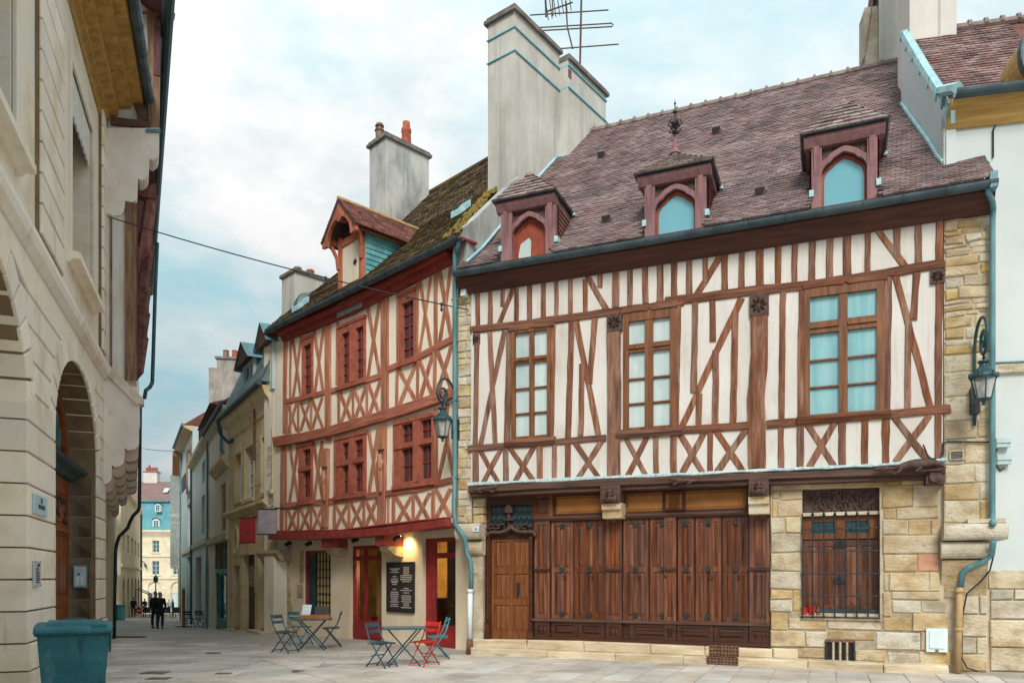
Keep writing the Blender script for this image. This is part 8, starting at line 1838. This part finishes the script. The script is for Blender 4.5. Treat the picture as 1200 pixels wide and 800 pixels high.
# ---------------------------------------------------------------- folding bistro furniture
def chair(loc, yaw, mat, lab, grp='folding bistro chairs', sc=1.0):
    e = empty('bistro_chair', loc, yaw, lab, 'chair', grp); e.scale = (sc, sc, sc)
    w = .19
    for s in (-1, 1):      # front foot up to the top of the back; seat front down to the back foot.  chair faces -y
        MB().tube([(s*w, -.24, 0), (s*w, .04, .40), (s*w, .15, .56), (s*w, .24, .84)], .013, 6).out('back_leg', mat, e, True)
        MB().tube([(s*(w-.03), .24, 0), (s*(w-.03), -.06, .36), (s*(w-.03), -.13, .45)], .013, 6).out('front_leg', mat, e, True)
    for y, z in ((-.21, .05), (.21, .05), (.09, .22)): MB().tube([(-w, y, z), (w, y, z)], .010, 5).out('crossbar', mat, e)
    for k in range(5):
        y0 = -.19+k*.078; m = MB(); m.xprism([(y0, .447+.004*k), (y0+.066, .450+.004*k), (y0+.066, .462+.004*k), (y0, .459+.004*k)], -w-.01, w+.01); m.out('seat_slat', mat, e)
    for s in (-1, 1): MB().box(s*(w-.015)-.012, s*(w-.015)+.012, -.19, .19, .432, .448).out('seat_rail', mat, e)
    for za, zb in ((.64, .70), (.75, .83)):
        t = lambda z: .15+(z-.56)/.28*.09
        m = MB(); v = []
        for i in range(7): x = -w+2*w*i/6; c = .02*(1-(i/3-1)**2); v += [(x, t(za)+c, za), (x, t(zb)+c, zb), (x, t(zb)+c+.012, zb), (x, t(za)+c+.012, za)]
        f = []
        for i in range(6):
            b = i*4; f += [(b+j, b+(j+1) % 4, b+4+(j+1) % 4, b+4+j) for j in range(4)]
        f += [(0, 3, 2, 1), (24, 25, 26, 27)]; mesh('back_slat', v, f, mat, e)
    return e
def table(loc, yaw, lab, l=.78, w=.58):
    e = empty('bistro_table', loc, yaw, lab, 'table', 'folding bistro tables')
    for k in range(7): y0 = -w/2+w*k/7; MB().box(-l/2, l/2, y0, y0+w/7-.008, .70, .718).out('top_slat', 'table_top', e)
    m = MB(); m.box(-l/2-.012, l/2+.012, -w/2-.012, -w/2, .692, .722); m.box(-l/2-.012, l/2+.012, w/2-.006, w/2+.008, .692, .722); m.box(-l/2-.014, -l/2, -w/2, w/2, .692, .722); m.box(l/2, l/2+.014, -w/2, w/2, .692, .722); m.out('top_rim', 'chair_teal', e)
    for s in (-1, 1):
        MB().tube([(-.30, s*(w/2-.06), 0), (.30, s*(w/2-.06), .69)], .014, 6).out('leg', 'chair_teal', e); MB().tube([(.30, s*(w/2-.09), 0), (-.30, s*(w/2-.09), .69)], .014, 6).out('leg', 'chair_teal', e)
    for x, z in ((-.27, .05), (.27, .05), (.0, .345)): MB().tube([(x, -w/2+.07, z), (x, w/2-.07, z)], .010, 5).out('crossbar', 'chair_teal', e)
    return e
D2 = math.radians
# right-hand group: table, dark chair, red chair, light teal chair
tb = table(at(473, 779), D2(12), 'mottled folding bistro table beside the bright red chair', .80, .60)
chair(at(447, 781), D2(62), 'chair_teal', 'dark folding chair left of the table that stands beside the red chair', sc=.98)
chair(at(498, 779), D2(-38), 'red_paint', 'bright red folding bistro chair turned towards the square', sc=.98)
chair(at(512, 771), D2(-75), 'chair_lteal', 'light teal folding chair half hidden behind the bright red chair')
# left-hand group
tl = table(at(366, 761), D2(8), 'folding bistro table carrying a box and a white menu card', .82, .60)
chair(at(334, 764), D2(70), 'chair_teal', 'leftmost dark folding chair, at the table with the box, facing right')
chair(at(352, 755), D2(150), 'chair_lteal', 'light teal folding chair behind the table with the box')
chair(at(388, 757), D2(-80), 'chair_teal', 'dark folding chair right of the table with the box')
c = tl.location; b = empty('menu_box', (c.x+.08, c.y-.02, c.z+.722), D2(10), 'wooden box with a dark upright board on the left bistro table', 'box')
MB().box(-.33, .33, -.12, .12, 0, .015).box(-.33, .33, -.12, -.105, .015, .09).box(-.33, .33, .105, .12, .015, .09).box(-.33, -.315, -.105, .105, .015, .09).box(.315, .33, -.105, .105, .015, .09).out('tray', 'orange_wood', b)
MB().add([(-.02, -.02, .02), (.3, -.02, .02), (.3, .08, .27), (-.02, .08, .27), (-.02, 0, .02), (.3, 0, .02), (.3, .1, .27), (-.02, .1, .27)], [(0, 1, 2, 3), (7, 6, 5, 4), (0, 4, 5, 1), (2, 6, 7, 3), (0, 3, 7, 4), (1, 5, 6, 2)]).out('dark_board', 'black_board', b)
o = MB().add([(-.24, -.06, .0), (-.03, -.09, .0), (.0, .0, .3), (-.21, .03, .3), (-.24, -.055, .0), (-.03, -.085, .0), (.0, .005, .3), (-.21, .035, .3)], [(0, 1, 2, 3), (7, 6, 5, 4), (0, 4, 5, 1), (2, 6, 7, 3), (0, 3, 7, 4), (1, 5, 6, 2)]).out('menu_card', 'white_plastic'); o.location = (c.x+.0, c.y-.04, c.z+.74); tag(o, 'white menu card leaning in the box on the left bistro table', 'menu card')
# ---------------------------------------------------------------- furniture down the street
def street_set():
    rg = random.Random(5)
    def terrace_chair(px, py, yaw, lab):
        chair(at(px, py), yaw, 'cloth_dark', lab, 'dark terrace chairs down the street')
    # folded set at the right edge of the street
    p = at(229, 735); chair(p+Vector((-.30, 0, 0)), D2(178), 'cloth_dark', 'left dark chair of the pair before the turquoise shopfront', 'dark terrace chairs down the street'); chair(p+Vector((.26, .05, 0)), D2(176), 'cloth_dark', 'right dark chair of the pair before the turquoise shopfront', 'dark terrace chairs down the street')
    for px, lab in ((197, 'dark square back terrace chair right of the couple'), (208.5, 'dark terrace chair between the couple and the brown sign post'), (173, 'dark terrace chair left of the couple')):
        q = at(px, 723.5); e = empty('terrace_chair', q, D2(rg.uniform(-8, 8)), lab, 'chair', 'dark square terrace chairs far down the street')
        MB().box(-.30, .30, -.25, .25, .42, .47).out('seat', 'cloth_black', e); MB().box(-.30, .30, -.27, -.23, .47, .9).out('backrest', 'cloth_dark', e)
        for sx in (-1, 1):
            for sy in (-1, 1): MB().box(sx*.26-.02, sx*.26+.02, sy*.22-.02, sy*.22+.02, 0, .42).out('leg', 'iron', e)
    # brown post with a sign plate and foot
    q = at(215, 734); e = empty('sign_post', q, D2(-10), 'tall orange brown wooden post with a foot plate at the right of the street', 'post'); MB().box(-.06, .06, -.05, .05, .03, 2.0).out('board', 'orange_wood', e); MB().box(-.35, .4, -.2, .2, 0, .03).out('foot', 'cloth_dark', e); MB().box(-.1, .08, -.08, .02, 1.92, 2.02).out('head', 'white_wood', e)
    # no-entry barrier with red and white discs
    q = at(160, 722); e = empty('barrier', q, D2(5), 'red and white barrier with round road signs in the street', 'barrier'); MB().box(-.75, .75, -.02, .02, .75, .95).out('rail', 'white_plastic', e)
    for k in range(4): MB().box(-.7+k*.38, -.52+k*.38, -.025, -.02, .76, .94).out('stripe', 'red_paint', e)
    for s in (-1, 1): MB().box(s*.6-.03, s*.6+.03, -.02, .02, 0, .75).box(s*.6-.04, s*.6+.04, -.3, .3, 0, .04).out('leg', 'iron', e)
    o = MB().tube([(.25, -.06, .55), (.25, -.03, .55)], .3, 16).out('road_sign', 'red_paint', e); MB().box(.05, .45, -.07, -.06, .5, .6).out('bar', 'white_plastic', o)
    q = at(141.5, 726); e = empty('litter_bin', q, 0, 'turquoise litter bin at the foot of the left wall far down the street', 'bin'); MB().lathe([(.3, 0), (.33, .1), (.34, .95), (.30, 1.0)], (0, 0, 0), 10).out('body', 'shop_blue', e); MB().lathe([(.35, 1.0), (.33, 1.08), (.1, 1.14)], (0, 0, 0), 10).out('lid', 'shop_teal', e)
    q = at(180, 722); e = empty('street_lamp', at(182.5, 719), 0, 'slim dark street lamp standing in front of the end building', 'street lamp'); MB().lathe([(.18, 0), (.12, .4), (.07, .6), (.06, 3.2), (.05, 3.4)], (0, 0, 0), 8).out('post', 'iron', e); MB().lathe([(.06, 3.4), (.22, 3.5), (.26, 3.95), (.1, 4.15), (.02, 4.3)], (0, 0, 0), 8).out('lamp', 'iron_teal', e)
street_set()
def person(loc, yaw, h, jacket, trousers, hair, lab, grp=None, stance=.0, long=False, arm=.1, far=False):
    """standing figure about h tall, facing -y; body one skinned surface, clothes and hair over it"""
    e = empty('person', loc, yaw, lab, 'person', grp); k = h/1.75; e.scale = (k, k, k)
    a = stance
    N = [(0, 0, .95, .13), (0, 0, 1.15, .125), (0, 0, 1.36, .13), (0, .0, 1.48, .06), (0, -.01, 1.54, .055), (0, -.015, 1.60, .085), (0, -.01, 1.68, .088),
         (-.09, 0, .90, .085), (-.10, -a, .50, .06), (-.10, a*.6, .09, .042), (-.10, a*.6-.13, .045, .038),
         (.09, 0, .90, .085), (.10, a, .50, .06), (.10, a*.9, .09, .042), (.10, a*.9-.13, .045, .038),
         (-.17, 0, 1.40, .065), (-.22, .02, 1.14, .048), (-.2, -arm, .92, .036), (-.19, -arm-.05, .85, .038),
         (.17, 0, 1.40, .065), (.22, .02, 1.14, .048), (.2, -arm, .92, .036), (.19, -arm-.05, .85, .038)]
    E = [(0, 1), (1, 2), (2, 3), (3, 4), (4, 5), (5, 6), (0, 7), (7, 8), (8, 9), (9, 10), (0, 11), (11, 12), (12, 13), (13, 14), (2, 15), (15, 16), (16, 17), (17, 18), (2, 19), (19, 20), (20, 21), (21, 22)]
    skin('body', N, E, 'skin', e)
    J = [(0, 0, 1.0, .165), (0, 0, 1.2, .165), (0, 0, 1.37, .165), (0, 0, 1.46, .085), (-.18, 0, 1.39, .09), (-.235, .02, 1.14, .07), (-.21, -arm*.8, .95, .055), (.18, 0, 1.39, .09), (.235, .02, 1.14, .07), (.21, -arm*.8, .95, .055), (0, 0, .82 if not long else .6, .175)]
    skin('jacket', J, [(0, 1), (1, 2), (2, 3), (2, 4), (4, 5), (5, 6), (2, 7), (7, 8), (8, 9), (0, 10)], jacket, e)
    T = [(0, 0, .94, .14), (-.09, 0, .86, .105), (-.10, -a, .50, .082), (-.10, a*.6, .10, .065), (.09, 0, .86, .105), (.10, a, .50, .082), (.10, a*.9, .10, .065)]
    skin('trousers', T, [(0, 1), (1, 2), (2, 3), (0, 4), (4, 5), (5, 6)], trousers, e)
    for s, y in ((-1, a*.6), (1, a*.9)): skin('shoe', [(s*.10, y+.05, .05, .05), (s*.10, y-.08, .045, .05), (s*.10, y-.17, .035, .04)], [(0, 1), (1, 2)], 'cloth_black', e)
    skin('hair', [(0, .03, 1.62, .088), (0, .02, 1.69, .098), (0, -.02, 1.735, .07)], [(0, 1), (1, 2)], hair, e)
    # face: nose, eyes, ears, mouth
    m = MB(); m.lathe([(.004, -.02), (.016, -.012), (.010, .02), (.003, .03)], (0, -.112, 1.615), 6)
    for s in (-1, 1): m.lathe([(.004, -.025), (.014, 0), (.004, .028)], (s*.092, 0, 1.62), 6)
    m.out('nose_and_ears', 'skin', e); m = MB()
    for s in (-1, 1): m.lathe([(.003, -.006), (.009, 0), (.003, .006)], (s*.033, -.095, 1.64), 6)
    m.box(-.022, .022, -.1, -.094, 1.575, 1.581); m.out('eyes_and_mouth', 'ink', e)
    # hands: palm with five fingers
    for s in (-1, 1):
        b = (s*.19, -arm-.05, .85); nd = [(b[0], b[1], b[2]+.02, .026), (b[0], b[1]-.01, b[2]-.03, .026)]; ed = [(0, 1)]
        for i, (dy, ln) in enumerate(((-.03, .06), (-.01, .075), (.01, .072), (.028, .055))):
            nd += [(b[0], b[1]-.01+dy, b[2]-.05, .009), (b[0]-s*.012, b[1]-.015+dy, b[2]-.05-ln, .007)]; q = len(nd); ed += [(1, q-2), (q-2, q-1)]
        nd += [(b[0]-s*.02, b[1]-.035, b[2]-.02, .010), (b[0]-s*.03, b[1]-.05, b[2]-.06, .008)]; q = len(nd); ed += [(0, q-2), (q-2, q-1)]
        if not far: skin('hand', nd, ed, 'skin', e)
    return e
pc = at(187.5, 736.5)
person(pc, D2(12), 1.58, 'cloth_black', 'denim', 'hair_grey', 'grey haired woman in a long black coat and jeans seen from behind', None, .06, True, .14).rotation_euler.z = D2(190)
pm = at(180.5, 736.0)
person(pm+Vector((0, .15, 0)), D2(178), 1.74, 'cloth_dark', 'cloth_black', 'hair_brown', 'auburn haired person in dark clothes walking beside the grey haired woman', None, .10, False, .05)
for px, py, yaw, h, j, t, hr, lab, st in ((156.5, 722, 185, 1.74, 'cloth_dark', 'denim', 'hair_dark', 'person in a dark jacket behind the red and white barrier', .08), (169.5, 720, 10, 1.66, 'cloth_teal', 'cloth_dark', 'hair_dark', 'person in a teal jacket left of the walking couple', .02), (145.8, 722, 170, 1.55, 'cloth_teal', 'cloth_dark', 'hair_dark', 'person in a teal anorak near the turquoise litter bin', .12), (144, 720, 200, 1.62, 'cloth_dark', 'cloth_black', 'hair_grey', 'person in dark clothes partly behind the teal anorak by the litter bin', .1), (202.5, 719, -60, 1.66, 'cloth_teal', 'denim', 'hair_brown', 'person in blue green top by the terrace chairs right of the couple', .03), (198, 718.5, 40, 1.6, 'skin', 'cloth_dark', 'hair_brown', 'person in a pale top at the terrace tables', .03)):
    p_ = person(at(px, py), D2(yaw), h, j if j != 'skin' else 'white_wood', t, hr, lab, 'people far down the street', st, far=True)
# ---------------------------------------------------------------- wires across the street
def wire(p, q, sag, r, lab, clips=()):
    p, q = Vector(p), Vector(q); n = 24; pts = []
    for i in range(n+1): t = i/n; v = p.lerp(q, t); v.z -= sag*4*t*(1-t); pts.append(v-p)
    e = empty('overhead_wire', p, 0, lab, 'wire'); MB().tube(pts, r, 5).out('cable', 'iron', e)
    for t in clips:
        v = (q-p)*t; v.z -= sag*4*t*(1-t); MB().lathe([(.012, -.16), (.035, -.12), (.02, -.06), (.03, -.02), (.03, .03), (.01, .04)], tuple(v), 8).out('insulator', 'iron', e)
y, z = uyz(Q, 127, 254, -.02); a = Q.W(-.02, y, z); u, z = H.P(549, 363, -.03); b = H.W(u, -.03, z)
wire(a, b, .12, .014, 'dark cable strung high across the street between the corbels and the right house', (.62, .84, .93))
wire(Vector(((160-600)/FPX*58, 58, CH+(HY-523.5)/FPX*58)), Vector(((222-600)/FPX*47, 47, CH+(HY-527)/FPX*47)), .15, .02, 'thin distant cable low across the narrow street')
